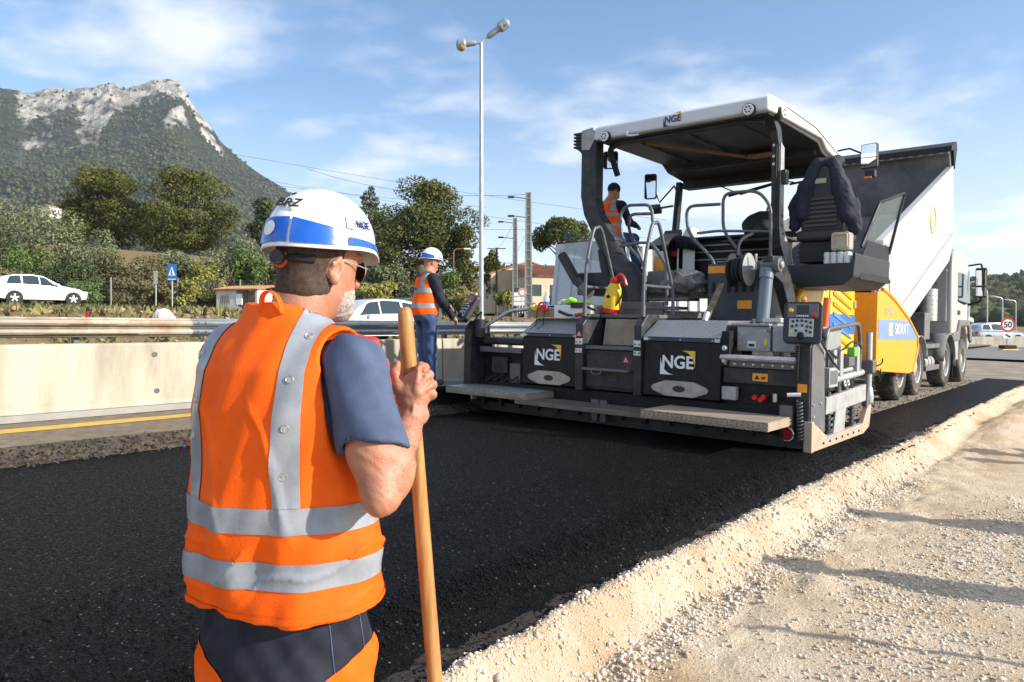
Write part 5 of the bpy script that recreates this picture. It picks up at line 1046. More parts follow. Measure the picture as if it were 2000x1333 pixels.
def dress(e, S, front, rear, Wd, r, wy, mat_h=None):
    car_wheels(e, Wd, wy, r)
    for sd in (1, -1):
        q = MB(); q.box(sd * Wd * .36 - .12, sd * Wd * .36 + .12, rear - .03, rear + .06, .78, .98); q.build('tail_lamp', K['red'], e, bevel=.03)
        q = MB(); q.box(sd * Wd * .36 - .13, sd * Wd * .36 + .13, front - .2, front - .01, .60, .72); q.build('headlamp', K['led'], e, bevel=.03)
        q = MB(); q.box(sd * (Wd / 2 + .03) - .09, sd * (Wd / 2 + .03) + .09, .52, .66, .95, 1.07); q.build('door_mirror', K['letter_white'], e, bevel=.04)
        for yy in (.12, -.85): q = MB(); q.box(sd * Wd * .508 - .008, sd * Wd * .508 + .008, yy - .1, yy + .08, .80, .83); q.build('door_handle', K['steel_light'], e)
    q = MB(); q.box(-.26, .26, rear - .045, rear - .02, .52, .63); q.build('number_plate', K['letter_white'], e)
    q = MB(); q.box(-Wd * .40, Wd * .40, front - .1, front + .005, .30, .50); q.build('grille', K['black'], e, bevel=.03)
def place_car(e, p, d, z): 
    d = Vector(d).normalized(); r = Vector((d.y, -d.x, 0)); e.matrix_world = Matrix(((r.x, d.x, 0, p[0]), (r.y, d.y, 0, p[1]), (0, 0, 1, z), (0, 0, 0, 1)))
e, S = car('hatchback_car', 'white hatchback driving on the verge road at far left', None, 4.07, 1.73, 1.52, HATCH, CW, [(-1.62, -.98, -1.45, -1.0, .53, .82), (-.92, -.20, -.90, -.22, .53, .82), (-.14, .68, -.16, .16, .53, .82)], None, .31)
dress(e, S, 2.04, -2.03, 1.73, .31, (-1.28, 1.3))
p = P(76, 600, 37); place_car(e, (p.x, p.y), DV, p.z + .10)
SUVS = [(-2.2, .5, .95, 1.0, .5, .9), (-2.15, .36, 1.08, 1.25, .7, .96), (-1.9, .32, 1.10, 1.56, .72, .99), (-1.2, .3, 1.08, 1.67, .73, 1.0), (-.2, .3, 1.05, 1.69, .73, 1.0), (.45, .3, 1.03, 1.60, .72, 1.0), (1.15, .3, 1.02, 1.10, .8, .99), (1.8, .32, .96, 1.02, .78, .95), (2.15, .4, .8, .86, .7, .85), (2.22, .5, .7, .75, .6, .76)]
def suv(label, body, px, py, D, d):
    e, S = car('suv_car', label, None, 4.4, 1.85, 1.69, SUVS, body, [(-1.86, -1.05, -1.6, -1.08, .53, .80), (-.98, .0, -.96, -.02, .53, .82), (.06, 1.06, .04, .58, .53, .82)], None, .35)
    dress(e, S, 2.22, -2.2, 1.85, .35, (-1.35, 1.38)); p = P(px, py, D); place_car(e, (p.x, p.y), d, p.z - 1.69); return e
suv('white suv passing behind the guardrail, beside the man with the helmet', CW, 716, 583, 27, -DV)
suv('dark grey suv farther back, half hidden behind the worker in the orange vest', CG, 778, 581, 36, -DV)
# passing lorry with a pale ribbed body, beyond the left side of the paver
lo = empty('lorry'); tag(lo, 'pale grey ribbed tipper lorry passing beyond the left side of the paver', 'lorry')
def lpart(b, name, m, **kw): kw.setdefault('bevel', .02); return b.build(name, K[m] if isinstance(m, str) else m, lo, **kw)
LG = mat('pale grey lorry body', (.50, .53, .56), .45, var=.05, dirt=(.4, .38, .35), damt=.3)
lpart(MB().prism([(0, 1.05), (.28, 3.0), (6.2, 3.0), (6.2, 1.05)], 'x', -1.2, 1.2), 'tipper_body', LG)
lpart(MB().prism([(.26, 2.86), (.28, 3.04), (6.25, 3.04), (6.25, 2.86)], 'x', -1.28, 1.28), 'top_rail', LG)
for i in range(9): lpart(MB().prism([(.0, 1.05), (.0, 2.86), (.14, 2.86), (.14, 1.05)], 'x', 1.19, 1.29), 'rib', LG).location.y = .35 + i * .72
for i, x in enumerate((-1.14, -.6, 0, .6, 1.14)): lpart(MB().prism([(-.06, 1.06), (.225, 2.9), (.30, 2.9), (.02, 1.06)], 'x', x - .07, x + .07), 'rear_rib', LG)
lpart(MB().prism([(.035, 1.15), (.16, 2.05), (.18, 2.05), (.06, 1.15)], 'x', .68, .92), 'red_panel', mat('faded red panel', (.55, .16, .14), .6))
lpart(MB().box(-.5, .5, .2, 8.4, .75, 1.04), 'chassis', 'chassis'); lpart(MB().prism([(6.6, .7), (6.6, 2.9), (8.1, 2.85), (8.5, 1.7), (8.5, .7)], 'x', -1.2, 1.2), 'cab', 'white', seg=3)
for yy in (1.2, 2.5, 7.4):
    for x, s in ((1.02, 1), (-1.02, -1)): wheel(lo, x, yy, .5, .3, s)
p = P(1142, 470, 21); place_car(lo, (p.x, p.y), DV, p.z - 3.04)

# ------------------------------------------------------------------ mountain and far hills
def hills(name, ridge, base_pts, D0, D1, nd, label, rock=None, zc=None, seed=3, amp=1.0):
    """sheet from a foot line at D0 to a ridge at D1; ridge given as (px, py) seen from the camera"""
    rx = np.array([p[0] for p in ridge], float); ry = np.array([p[1] for p in ridge], float)
    px = np.linspace(rx[0], rx[-1], 420); ridge_z = CAMZ + (HOR - np.interp(px, rx, ry)) / FPX * D1
    s = np.linspace(0, 1.25, nd); PX, Sg = np.meshgrid(px, s, indexing='ij'); RZ = np.repeat(ridge_z[:, None], nd, 1)
    D = D0 + (D1 - D0) * Sg; up = np.clip(Sg, 0, 1)
    prof = np.where(up < .86, .70 * (up / .86) ** 1.15, .70 + .30 * ((up - .86) / .14) ** .8) if rock else up ** 1.1
    prof = np.where(Sg > 1, 1 - (Sg - 1) * 1.2, prof)
    X = (PX - 1000) / FPX * D; n_ = fbm(X / 260 + seed, D / 260, 6, .55); rid = (1 - 2 * np.abs(fbm(X / 190 + 7 + seed, D / 420, 5)))
    edge = np.sin(np.pi * np.clip(up, 0, 1)) ** .7
    Z = base_pts + (RZ - base_pts) * prof + edge * amp * (n_ * 110 + (rid - .8) * 60) * (RZ - base_pts) / 650
    Z = Z + fbm(X / 30, D / 22, 4) * 9 * amp * np.clip(up * 3, 0, 1) * (1 - .7 * (np.abs(Sg - 1) < .02))
    if rock: Z = Z + fbm(X / 48 + 2, D / 34, 5, .62) * 70 * np.clip((Sg - .80) * 9, 0, 1) * np.where(Sg > .985, .35, 1) * np.clip((470 - PX) / 60, 0, 1)
    v = np.stack([X, D, Z], -1); nx, ny = PX.shape; i, j = np.meshgrid(np.arange(nx - 1), np.arange(ny - 1), indexing='ij'); a = (i * ny + j).ravel()
    me = mesh_np(name, v.reshape(-1, 3), q=np.stack([a, a + ny, a + ny + 1, a + 1], -1), smooth=True)
    return me, PX, Sg, v, Z
RIDGE = [(-260, 205), (-120, 186), (-20, 170), (20, 172), (45, 182), (100, 174), (150, 170), (190, 168), (215, 162), (236, 172), (262, 168), (300, 158), (330, 152), (348, 158), (362, 178), (385, 218), (420, 262), (455, 300), (500, 335), (545, 362), (590, 395), (640, 432), (720, 490), (820, 548), (920, 588), (1010, 612), (1100, 625)]
me, PX, Sg, MV, Z = hills('mountain', RIDGE, 18.0, 650, 2050, 230, '', rock=True)
pyv = HOR - (MV[..., 2] - CAMZ) / MV[..., 1] * FPX
nz_ = fbm(MV[..., 0] / 90, MV[..., 1] / 60 + 3, 5, .6); cliff_lo = np.interp(PX, [-260, 0, 60, 130, 200, 280, 340, 400, 440, 500, 1100], [205, 180, 225, 245, 232, 236, 240, 268, 280, 300, 300])
rockm = np.clip((Sg - np.interp(PX, [40, 200, 330, 440], [.83, .85, .86, .93])) * 10 + nz_ * 3.4, 0, 1) * np.clip((450 - PX) / 30, 0, 1) * np.clip((PX - 20) / 30, 0, 1)
rockm = np.clip(np.where((Sg < .82), np.clip((fbm(MV[..., 0] / 45, MV[..., 1] / 90 + 9, 4) - .26) * 12, 0, 1) * np.clip((Sg - .45) * 4, 0, 1), rockm), 0, 1)
at = me.attributes.new('rock', 'FLOAT', 'POINT'); at.data.foreach_set('value', rockm.astype(np.float32).ravel())
def mountain_mat():
    m = bpy.data.materials.new('mountain'); m.use_nodes = True; nt = m.node_tree; N = nt.nodes; L = nt.links; b = [n for n in N if n.type == 'BSDF_PRINCIPLED'][0]; b.inputs['Roughness'].default_value = 1; b.inputs['Specular IOR Level'].default_value = 0
    a = N.new('ShaderNodeAttribute'); a.attribute_name = 'rock'; t = N.new('ShaderNodeTexCoord')
    def ns(sc, det=8): n = N.new('ShaderNodeTexNoise'); n.inputs['Scale'].default_value = sc; n.inputs['Detail'].default_value = det; n.inputs['Roughness'].default_value = .7; L.new(t.outputs['Object'], n.inputs['Vector']); return n
    n1 = ns(.022); r1 = N.new('ShaderNodeValToRGB'); r1.color_ramp.elements[0].position = .38; r1.color_ramp.elements[0].color = (.13, .12, .10, 1); r1.color_ramp.elements[1].position = .56; r1.color_ramp.elements[1].color = (.62, .58, .52, 1); L.new(n1.outputs[0], r1.inputs[0])
    n2 = ns(.05); r2 = N.new('ShaderNodeValToRGB'); r2.color_ramp.elements[0].position = .35; r2.color_ramp.elements[0].color = (.03, .04, .02, 1); r2.color_ramp.elements[1].position = .7; r2.color_ramp.elements[1].color = (.075, .08, .045, 1); L.new(n2.outputs[0], r2.inputs[0])
    n3 = ns(.06, 6); ad = N.new('ShaderNodeMath'); ad.operation = 'ADD'; L.new(a.outputs['Fac'], ad.inputs[0]); L.new(n3.outputs[0], ad.inputs[1]); r3 = N.new('ShaderNodeMapRange'); r3.inputs[1].default_value = .82; r3.inputs[2].default_value = 1.05; L.new(ad.outputs[0], r3.inputs[0])
    mx = N.new('ShaderNodeMix'); mx.data_type = 'RGBA'; L.new(r3.outputs[0], mx.inputs[0]); L.new(r2.outputs[0], mx.inputs[6]); L.new(r1.outputs[0], mx.inputs[7]); L.new(mx.outputs[2], b.inputs['Base Color'])
    n4 = ns(.11, 6); bp = N.new('ShaderNodeBump'); bp.inputs['Distance'].default_value = 14; bp.inputs['Strength'].default_value = 1; L.new(n4.outputs[0], bp.inputs['Height']); L.new(bp.outputs[0], b.inputs['Normal'])
    return m
K['mountain'] = mountain_mat()
tag(obj('mountain', me, K['mountain']), 'limestone mountain with pale cliffs above a wooded slope', 'mountain', kind='structure')
# woods on the slope: crowns as small lumps
sel = rng.integers(0, MV.shape[0] * MV.shape[1], 60000); V2 = MV.reshape(-1, 3)[sel]; rk = rockm.ravel()[sel]; sg = Sg.ravel()[sel]
keep = ((rk < .35) | (rng.random(len(rk)) < .10)) & (sg < .99) & (sg > .05) & (V2[:, 2] > 20); V2 = V2[keep][:26000]; V2 = V2 + rng.normal(0, 3, V2.shape) * np.array([1, 1, 0])
sz = rng.uniform(7, 13, len(V2)); V2[:, 2] += sz * .25
K['wood'] = mat('wooded slope crowns', (.042, .056, .022), .95, col2=(.085, .090, .042), vscale=.006, island=.45, spec=.05)
tag(stones('hillside_wood', V2, sz, K['wood'], lowpoly=True, flat=1.1), 'dark pine woods covering the mountain slope', 'woods', kind='stuff')
def far_hill(name, ridge, base, D0, D1, label, n, zmin):
    me, PX, Sg, v, Z = hills(name, ridge, base, D0, D1, 40, '', seed=11, amp=.25)
    tag(obj(name, me, K['wood']), label, 'hill', kind='structure')
    V2 = v.reshape(-1, 3)[rng.integers(0, v.shape[0] * v.shape[1], n)]; s2 = rng.uniform(5, 11, len(V2)); V2 = V2 + rng.normal(0, 5, V2.shape) * np.array([1, 1, 0]); V2[:, 2] += s2 * .2
    tag(stones(name + '_wood', V2, s2, K['wood'], lowpoly=True, flat=1.1), 'pine woods on the ' + label.split(' hill')[0].split()[-1] + ' hill', 'woods', kind='stuff')
far_hill('hill', [(1780, 600), (1850, 572), (1900, 556), (1930, 545), (1955, 552), (1990, 546), (2060, 538), (2200, 545), (2400, 580)], 4, 330, 640, 'low wooded hill behind the truck at right', 7000, 5)
far_hill('ridge_line', [(850, 625), (930, 575), (985, 528), (1010, 532), (1060, 548), (1120, 560), (1300, 590), (1500, 610)], 6, 300, 560, 'distant wooded hill between the poles', 5000, 5)

# ------------------------------------------------------------------ trees and shrubs
def leaf_mesh(name, blobs, n, size, seed=0, up=0.0, shell=.55):
    g = np.random.default_rng(seed); bl = np.array([[*c, *r] for c, r in blobs], np.float32); wt = (bl[:, 3] * bl[:, 4] + bl[:, 4] * bl[:, 5] + bl[:, 3] * bl[:, 5]); k = g.choice(len(bl), n, p=wt / wt.sum())
    d = g.normal(size=(n, 3)); d /= np.linalg.norm(d, axis=1)[:, None]; rad = shell + (1.04 - shell) * g.random(n) ** .6; rad = rad * (1 + .12 * np.sin(d[:, 0] * 7 + k) * np.cos(d[:, 2] * 6 + 2 * k))
    c = bl[k, :3] + d * bl[k, 3:] * rad[:, None]
    nrm = d * .7 + g.normal(size=(n, 3)) * .7; nrm[:, 2] += up; nrm /= np.linalg.norm(nrm, axis=1)[:, None]; t = np.cross(nrm, g.normal(size=(n, 3))); t /= np.linalg.norm(t, axis=1)[:, None]; b_ = np.cross(nrm, t)
    s = size * g.uniform(.5, 1.5, n)[:, None]; asp = g.uniform(.35, .8, n)[:, None]
    v = np.stack([c - t * s * .5, c + b_ * s * asp * .5, c + t * s * .5, c - b_ * s * asp * .5], 1).reshape(-1, 3)
    return mesh_np(name, v, q=np.arange(n * 4).reshape(-1, 4))
K['bark'] = mat('bark', (.10, .075, .055), .9, var=.3, vscale=3, bump=.03, bscale=8)
FOL = {'pine': ((.034, .042, .012), (.068, .07, .018)), 'pinegold': ((.034, .040, .011), (.066, .064, .015)), 'olive': ((.060, .072, .036), (.105, .112, .058)), 'green': ((.040, .065, .018), (.08, .105, .03)), 'brown': ((.062, .058, .026), (.105, .092, .042)),
       'cedar': ((.045, .06, .038), (.085, .10, .065)), 'ygreen': ((.10, .105, .028), (.16, .15, .04)), 'dark': ((.022, .032, .014), (.045, .055, .02))}
for k_, (a, b_) in FOL.items(): K['f_' + k_] = mat('foliage ' + k_, tuple(x * 1.9 for x in a), .75, col2=tuple(x * 1.9 for x in b_), vscale=.55, island=.35, spec=.2)
def limb_mesh(b, p0, p1, r0, r1, wob=.1):
    p0 = Vector(p0); p1 = Vector(p1); pts = []
    for i in range(5): t = i / 4; q = p0.lerp(p1, t); q += Vector((random.uniform(-1, 1), random.uniform(-1, 1), 0)) * wob * math.sin(math.pi * t); pts.append(q)
    b.tube(pts, [r0 + (r1 - r0) * i / 4 for i in range(5)], 7, cap=False)
def tree(name, label, px, ytop, ybot, wpx, D, kind, n=7000, leaf=.2, style='round', seed=1, cat='tree', group=None, trunk_r=.22):
    g = random.Random(seed); top = P(px, ytop, D); bot = P(px, ybot, D); w = wpx / FPX * D; hc = top.z - bot.z; x, y = top.x, top.y; g0 = min(gz(x, y), bot.z)
    e = empty(name, loc=(x, y, g0)); tag(e, label, cat, group); zb = bot.z - g0; blobs = []
    if style == 'umbrella':
        for i in range(26): a = g.uniform(0, 6.28); r = w * .5 * g.random() ** .5; blobs.append(((r * math.cos(a), r * math.sin(a), zb + hc * (.62 + .25 * (1 - (2 * r / w) ** 2) + g.uniform(-.08, .06))), (w * .14, w * .14, hc * .16)))
        for i in range(8): a = g.uniform(0, 6.28); r = w * .36 * g.random(); blobs.append(((r * math.cos(a), r * math.sin(a), zb + hc * g.uniform(.3, .6)), (w * .11, w * .11, hc * .12)))
    elif style == 'cedar':
        for i in range(16):
            t = (i + .5) / 16; rr = w * .5 * (1 - t) ** .8 + w * .03
            for j in range(4): a = g.uniform(0, 6.28); r = rr * g.uniform(.45, .95); blobs.append(((r * math.cos(a), r * math.sin(a), zb + hc * t), (rr * .42 + .1, rr * .42 + .1, hc * .022 + .05)))
    elif style == 'shrub':
        for i in range(12): a = g.uniform(0, 6.28); r = w * .36 * g.random() ** .5; z = g.uniform(.12, .78); blobs.append(((r * math.cos(a), r * math.sin(a), zb + hc * z), (w * g.uniform(.13, .22), w * g.uniform(.13, .22), hc * g.uniform(.14, .22))))
    elif style == 'cone':
        for i in range(9): t = i / 8; blobs.append(((0, 0, zb + hc * (.05 + .9 * t)), (w * .5 * (1 - t * .85), w * .5 * (1 - t * .85), hc * .1)))
    else:
        for i in range(36): a = g.uniform(0, 6.28); u = g.uniform(0.03, .93); rr = w * .5 * math.sin(math.pi * min(1, (.16 + .80 * u))) ** .6; r = rr * g.uniform(.1, .80); s = g.uniform(.13, .21); blobs.append(((r * math.cos(a), r * math.sin(a), zb + hc * u), (w * s, w * s, hc * s * .62)))
    cr = obj('crown', leaf_mesh('crown', blobs, n, leaf, seed, up=.25 if style in ('umbrella', 'cedar') else .1), K['f_' + kind], e)
    b = MB(); limb_mesh(b, (0, 0, -.3), (g.uniform(-.2, .2) * w * .2, 0, zb + hc * (.92 if style in ('cedar', 'cone') else .55)), trunk_r, trunk_r * .35, .12)
    if style not in ('cone',):
        for bl in blobs[::2]: limb_mesh(b, (0, 0, zb + (bl[0][2] - zb) * .35), bl[0], trunk_r * .35, trunk_r * .08, .15)
    b.build('trunk', K['bark'], e, smooth=True); return e
tree('pine_tree', 'broad olive brown pine, left one of the pair below the mountain', 205, 326, 480, 190, 85, 'pinegold', 24000, .26, seed=2)
tree('pine_tree', 'wide golden olive pine, right one of the pair below the mountain', 362, 330, 486, 205, 83, 'pinegold', 26000, .26, seed=9)
tree('pine_tree', 'dark pine just left of the white helmet of the foreground man', 512, 388, 480, 66, 80, 'dark', 4000, .3, seed=4)
tree('pine_tree', 'large rounded pine left of the street lamp behind the worker', 838, 348, 545, 205, 60, 'pine', 30000, .19, seed=12)
tree('pine_tree', 'lower pine mass on the left flank of the large pine', 760, 420, 570, 110, 58, 'pine', 11000, .19, seed=21)
tree('pine_tree', 'lower pine mass on the right flank of the large pine', 905, 440, 570, 70, 59, 'pine', 8000, .19, seed=23)
tree('cedar_tree', 'grey green cedar with layered tip right of the white helmet', 722, 364, 520, 92, 66, 'cedar', 8000, .24, style='cedar', seed=5, trunk_r=.2)
tree('umbrella_pine', 'umbrella pine with flat dark crown beside the lorry', 1101, 430, 532, 112, 68, 'pine', 20000, .2, style='umbrella', seed=6, trunk_r=.25)
tree('tree', 'green tree right of the street lamp pole', 962, 492, 590, 50, 75, 'pine', 4500, .28, seed=31)
tree('tree', 'small dark tree between the two concrete poles', 1022, 528, 590, 46, 80, 'green', 2500, .28, seed=33)
tree('cypress', 'slim dark cypress above the tiled roof', 1065, 517, 550, 9, 110, 'dark', 900, .25, style='cone', seed=35)
SH = [(28, 372, 560, 170, 50, 'olive'), (105, 405, 572, 170, 48, 'olive'), (188, 436, 580, 140, 47, 'olive'), (62, 468, 592, 130, 44, 'green'), (128, 488, 594, 120, 43, 'dark'), (226, 478, 590, 110, 46, 'brown'), (292, 486, 590, 130, 45, 'brown'),
      (258, 540, 600, 90, 42, 'brown'), (350, 476, 560, 110, 54, 'olive'), (398, 505, 592, 90, 45, 'ygreen'), (452, 440, 585, 130, 52, 'olive'), (492, 470, 590, 90, 50, 'green'), (352, 545, 598, 90, 41, 'ygreen'), (8, 522, 602, 90, 42, 'brown'),
      (168, 540, 602, 80, 41, 'green'), (430, 548, 600, 70, 43, 'brown'), (-60, 400, 580, 160, 48, 'green'), (706, 470, 592, 70, 50, 'cedar'), (752, 505, 594, 90, 48, 'olive'), (806, 520, 598, 80, 46, 'olive'), (868, 522, 600, 80, 46, 'green'), (914, 545, 604, 56, 44, 'ygreen'), (730, 545, 600, 110, 42, 'ygreen'), (850, 560, 606, 60, 40, 'ygreen'),
      (560, 470, 590, 110, 52, 'olive'), (630, 480, 592, 110, 50, 'green'), (985, 560, 602, 40, 60, 'ygreen'), (1090, 572, 598, 40, 62, 'brown'), (310, 560, 603, 70, 40, 'brown'), (90, 560, 603, 70, 40, 'brown')]
SHL = {'olive': 'grey green olive bush on the bank', 'green': 'leafy green bush on the bank', 'dark': 'dark evergreen bush on the bank', 'brown': 'brownish dry bush on the bank', 'cedar': 'grey leaved bush under the cedar', 'ygreen': 'yellow green low bush on the bank'}
WHERE = ['at the upper left frame edge', 'left of the pines, under the mountain', 'below the left pine', 'behind the white hatchback roof', 'just right of the white hatchback', 'between hatchback and crossing sign, upper row', 'above the blue crossing sign, bare twigs',
         'low between hatchback and fence post', 'above and right of the crossing sign', 'between crossing sign and hut', 'above the small hut', 'left of the foreground helmet', 'right of the crossing sign foot', 'low at the left frame edge', 'low behind the hatchback bonnet', 'left of the small hut',
         'outside the left frame edge', 'right of the foreground helmet brim', 'above the white suv', 'left of the worker in the orange vest', 'right of the worker in the orange vest', 'beside the street lamp pole foot', 'low behind the white suv', 'low beside the worker in the orange vest',
         'behind the foreground helmet, left', 'behind the foreground helmet, right', 'right of the street lamp, low', 'in front of the tiled house', 'at the foot of the crossing sign', 'low behind the hatchback']
for i, (px, yt, yb, w, D, kd) in enumerate(SH):
    tree('shrub', SHL[kd] + ' ' + WHERE[i], px, yt, yb, w, D, kd, 4200 if w > 80 else 2200, .15 if D < 48 else .18, style='shrub', seed=50 + i, cat='bush', group='bushes on the bank beyond the road', trunk_r=.07)
n = 26000; u = rng.uniform(-80, 940, n); Dd = rng.uniform(44, 66, n); gx = (u - 1000) / FPX * Dd; gb = ground_z(gx, Dd); hgt = .3 + 1.6 * np.clip(fbm(gx * .25, Dd * .25, 3) + .35, 0, 1); c_ = np.stack([gx, Dd, gb + hgt * rng.random(n)], -1); d1 = rng.normal(size=(n, 3)); d1 /= np.linalg.norm(d1, axis=1)[:, None]; d2 = np.cross(d1, rng.normal(size=(n, 3))); d2 /= np.linalg.norm(d2, axis=1)[:, None]; sz_ = rng.uniform(.1, .26, n)[:, None]
tag(obj('scrub', mesh_np('scrub', np.stack([c_ - d1 * sz_, c_ + d2 * sz_ * .6, c_ + d1 * sz_, c_ - d2 * sz_ * .6], 1).reshape(-1, 3), q=np.arange(n * 4).reshape(-1, 4)), mat('low scrub leaves', (.06, .07, .025), .8, col2=(.13, .125, .055), vscale=.25, island=.4, spec=.15)), 'low green scrub covering the bank between the bushes', 'scrub', kind='stuff')
# verge grass tufts
n = 5200; u = rng.uniform(-60, 1040, n); Dd = rng.uniform(20, 40, n); gx = (u - 1000) / FPX * Dd; gy = Dd; gzv = ground_z(gx, gy); xl = (gx - C0.x) * NV.x + (gy - C0.y) * NV.y; k_ = (xl < -20.2) & ((xl > -37) | (xl < -45)); gx, gy, gzv = gx[k_], gy[k_], gzv[k_]; m_ = len(gx)
off = rng.normal(0, .10, (m_, 3, 3)) * np.array([1, 1, .2]); tip = rng.uniform(.08, .32, m_); base = np.stack([gx, gy, gzv], -1)[:, None, :] + off; base[:, 2, 2] = gzv + tip
tag(obj('verge_grass', mesh_np('verge_grass', base.reshape(-1, 3), t=np.arange(m_ * 3).reshape(-1, 3)), mat('dry grass blades', (.20, .165, .065), .9, island=.4, col2=(.10, .12, .035), vscale=.3)), 'dry grass tufts on the verge beyond the guardrail', 'grass', kind='stuff')
n = 700; u = rng.uniform(0, 1040, n); Dd = rng.uniform(18, 34, n); gx = (u - 1000) / FPX * Dd; gy = Dd; xl = (gx - C0.x) * NV.x + (gy - C0.y) * NV.y; k_ = xl < -20; pts = np.stack([gx, gy, ground_z(gx, gy) + .03], -1)[k_]
tag(stones('verge_rubble', pts, rng.uniform(.05, .35, len(pts)), mat('tan rubble', (.36, .25, .16), .95, island=.3)), 'tan stones and rubble strewn on the verge', 'rubble', kind='stuff')

# ------------------------------------------------------------------ small buildings, poles, signs
def on_ground(px, D): x = (px - 1000) / FPX * D; return x, D, gz(x, D)
CREAM = mat('cream render', (.62, .52, .38), .9, var=.06, vscale=.7, bump=.004, bscale=12); PLAST = mat('stained white render', (.62, .58, .52), .9, var=.1, vscale=1.2, dirt=(.4, .33, .26), dscale=1.4, damt=.5)
TILE = mat('terracotta tile', (.36, .17, .10), .85, var=.25, vscale=3, island=.3)
def tile_roof(e, x0, x1, y0, z0, y1, z1, name='roof'):
    b = MB(); b._add([(x0, y0, z0), (x1, y0, z0), (x1, y1, z1), (x0, y1, z1)], [(0, 1, 2, 3)]); r = b.build(name, TILE, e, solid=.06); n = int((x1 - x0) / .22)
    for i in range(n): q = MB(); q.tube([(x0 + .11 + i * .22, y0 - .04, z0 + .04), (x0 + .11 + i * .22, y1, z1 + .04)], .075, 6); q.build('tile_row', TILE, r, smooth=True)
    return r
x, y, z = on_ground(478, 41); z = P(478, 609, 41).z
hut = empty('roadside_hut', loc=(x, y, z - .1), rz=R_(-12)); hut.scale = (.66, .66, .66); tag(hut, 'small roadside hut with tiled roof and graffiti left of the foreground man', 'hut')
MB().box(-1.9, -.05, -1.2, 1.2, 0, 1.95).build('wall', PLAST, hut); MB().box(.0, 1.9, .4, 1.2, 0, 1.95).build('wall', PLAST, hut); MB().box(1.72, 1.9, -1.2, .4, 0, 1.95).build('pillar', PLAST, hut)
MB().box(-.045, .5, -1.22, -1.1, .7, 1.6).build('notice_panel', K['letter_white'], hut); tile_roof(hut, -2.1, 2.1, -1.4, 1.95, 1.3, 2.35)
for i in range(4): MB().tube(smooth_path([(-1.55 + .22 * i, -1.206, .5 + .1 * (i % 2)), (-1.42 + .2 * i, -1.206, 1.5), (-1.3 + .22 * i, -1.206, .8), (-1.5 + .25 * i, -1.206, 1.1)], 5), .014, 5).build('graffiti', K['letter_black'], hut)
x, y, z = on_ground(1060, 72)
hs = empty('house', loc=(x, y, P(1060, 592, 72).z), rz=R_(18)); tag(hs, 'cream house with terracotta roof right of the concrete pole', 'house')
MB().box(-2.2, 2.6, -1.5, 3.2, -1, 2.5).build('wall', CREAM, hs); MB().prism([(-4.4, -1), (-4.4, 3.0), (-.2, 4.3), (3.8, 3.0), (3.8, -1)], 'y', 3.3, 9).build('gable_wall', CREAM, hs); tile_roof(hs, -2.4, 2.8, -1.7, 2.5, 2.6, 3.9)
MB().prism([(-4.6, 2.95), (-.2, 4.32), (-.2, 4.45), (-4.6, 3.08)], 'y', 3.2, 9.1).build('roof', TILE, hs); MB().prism([(-.2, 4.32), (4.0, 2.95), (4.0, 3.08), (-.2, 4.45)], 'y', 3.2, 9.1).build('roof', TILE, hs)
MB().box(.2, 1.1, -1.53, -1.5, .6, 1.7).build('window', K['glass'], hs); MB().box(-1.6, -.7, -1.53, -1.5, .6, 1.7).build('window', K['glass'], hs)
for i, (px, py, D, s, lab) in enumerate([(1908, 590, 420, 9, 'pale house low on the right hill, leftmost'), (1925, 597, 400, 10, 'pale house on the right hill, in front of the others'), (1940, 600, 430, 9, 'pale house on the right hill, rightmost'), (985, 552, 330, 8, 'white house among trees right of the street lamp'), (100, 403, 400, 7, 'white house above the bushes at far left')]):
    p = P(px, py + 10, D); h_ = empty('far_house', loc=(p.x, p.y, p.z - 4), rz=R_(20 * i)); tag(h_, lab, 'house', 'houses far off on the slopes')
    MB().box(-s * .6, s * .6, -s * .4, s * .4, 0, s * .55 + 2).build('wall', PLAST, h_); MB().prism([(-s * .45, s * .55 + 2), (0, s * .75 + 2), (s * .45, s * .55 + 2)], 'x', -s * .63, s * .63).build('roof', TILE, h_)
    for k in range(3): MB().box(-s * .42 + k * s * .32, -s * .28 + k * s * .32, -s * .4 - .05, -s * .4, s * .2 + 2, s * .38 + 2).build('window', K['glass'], h_)

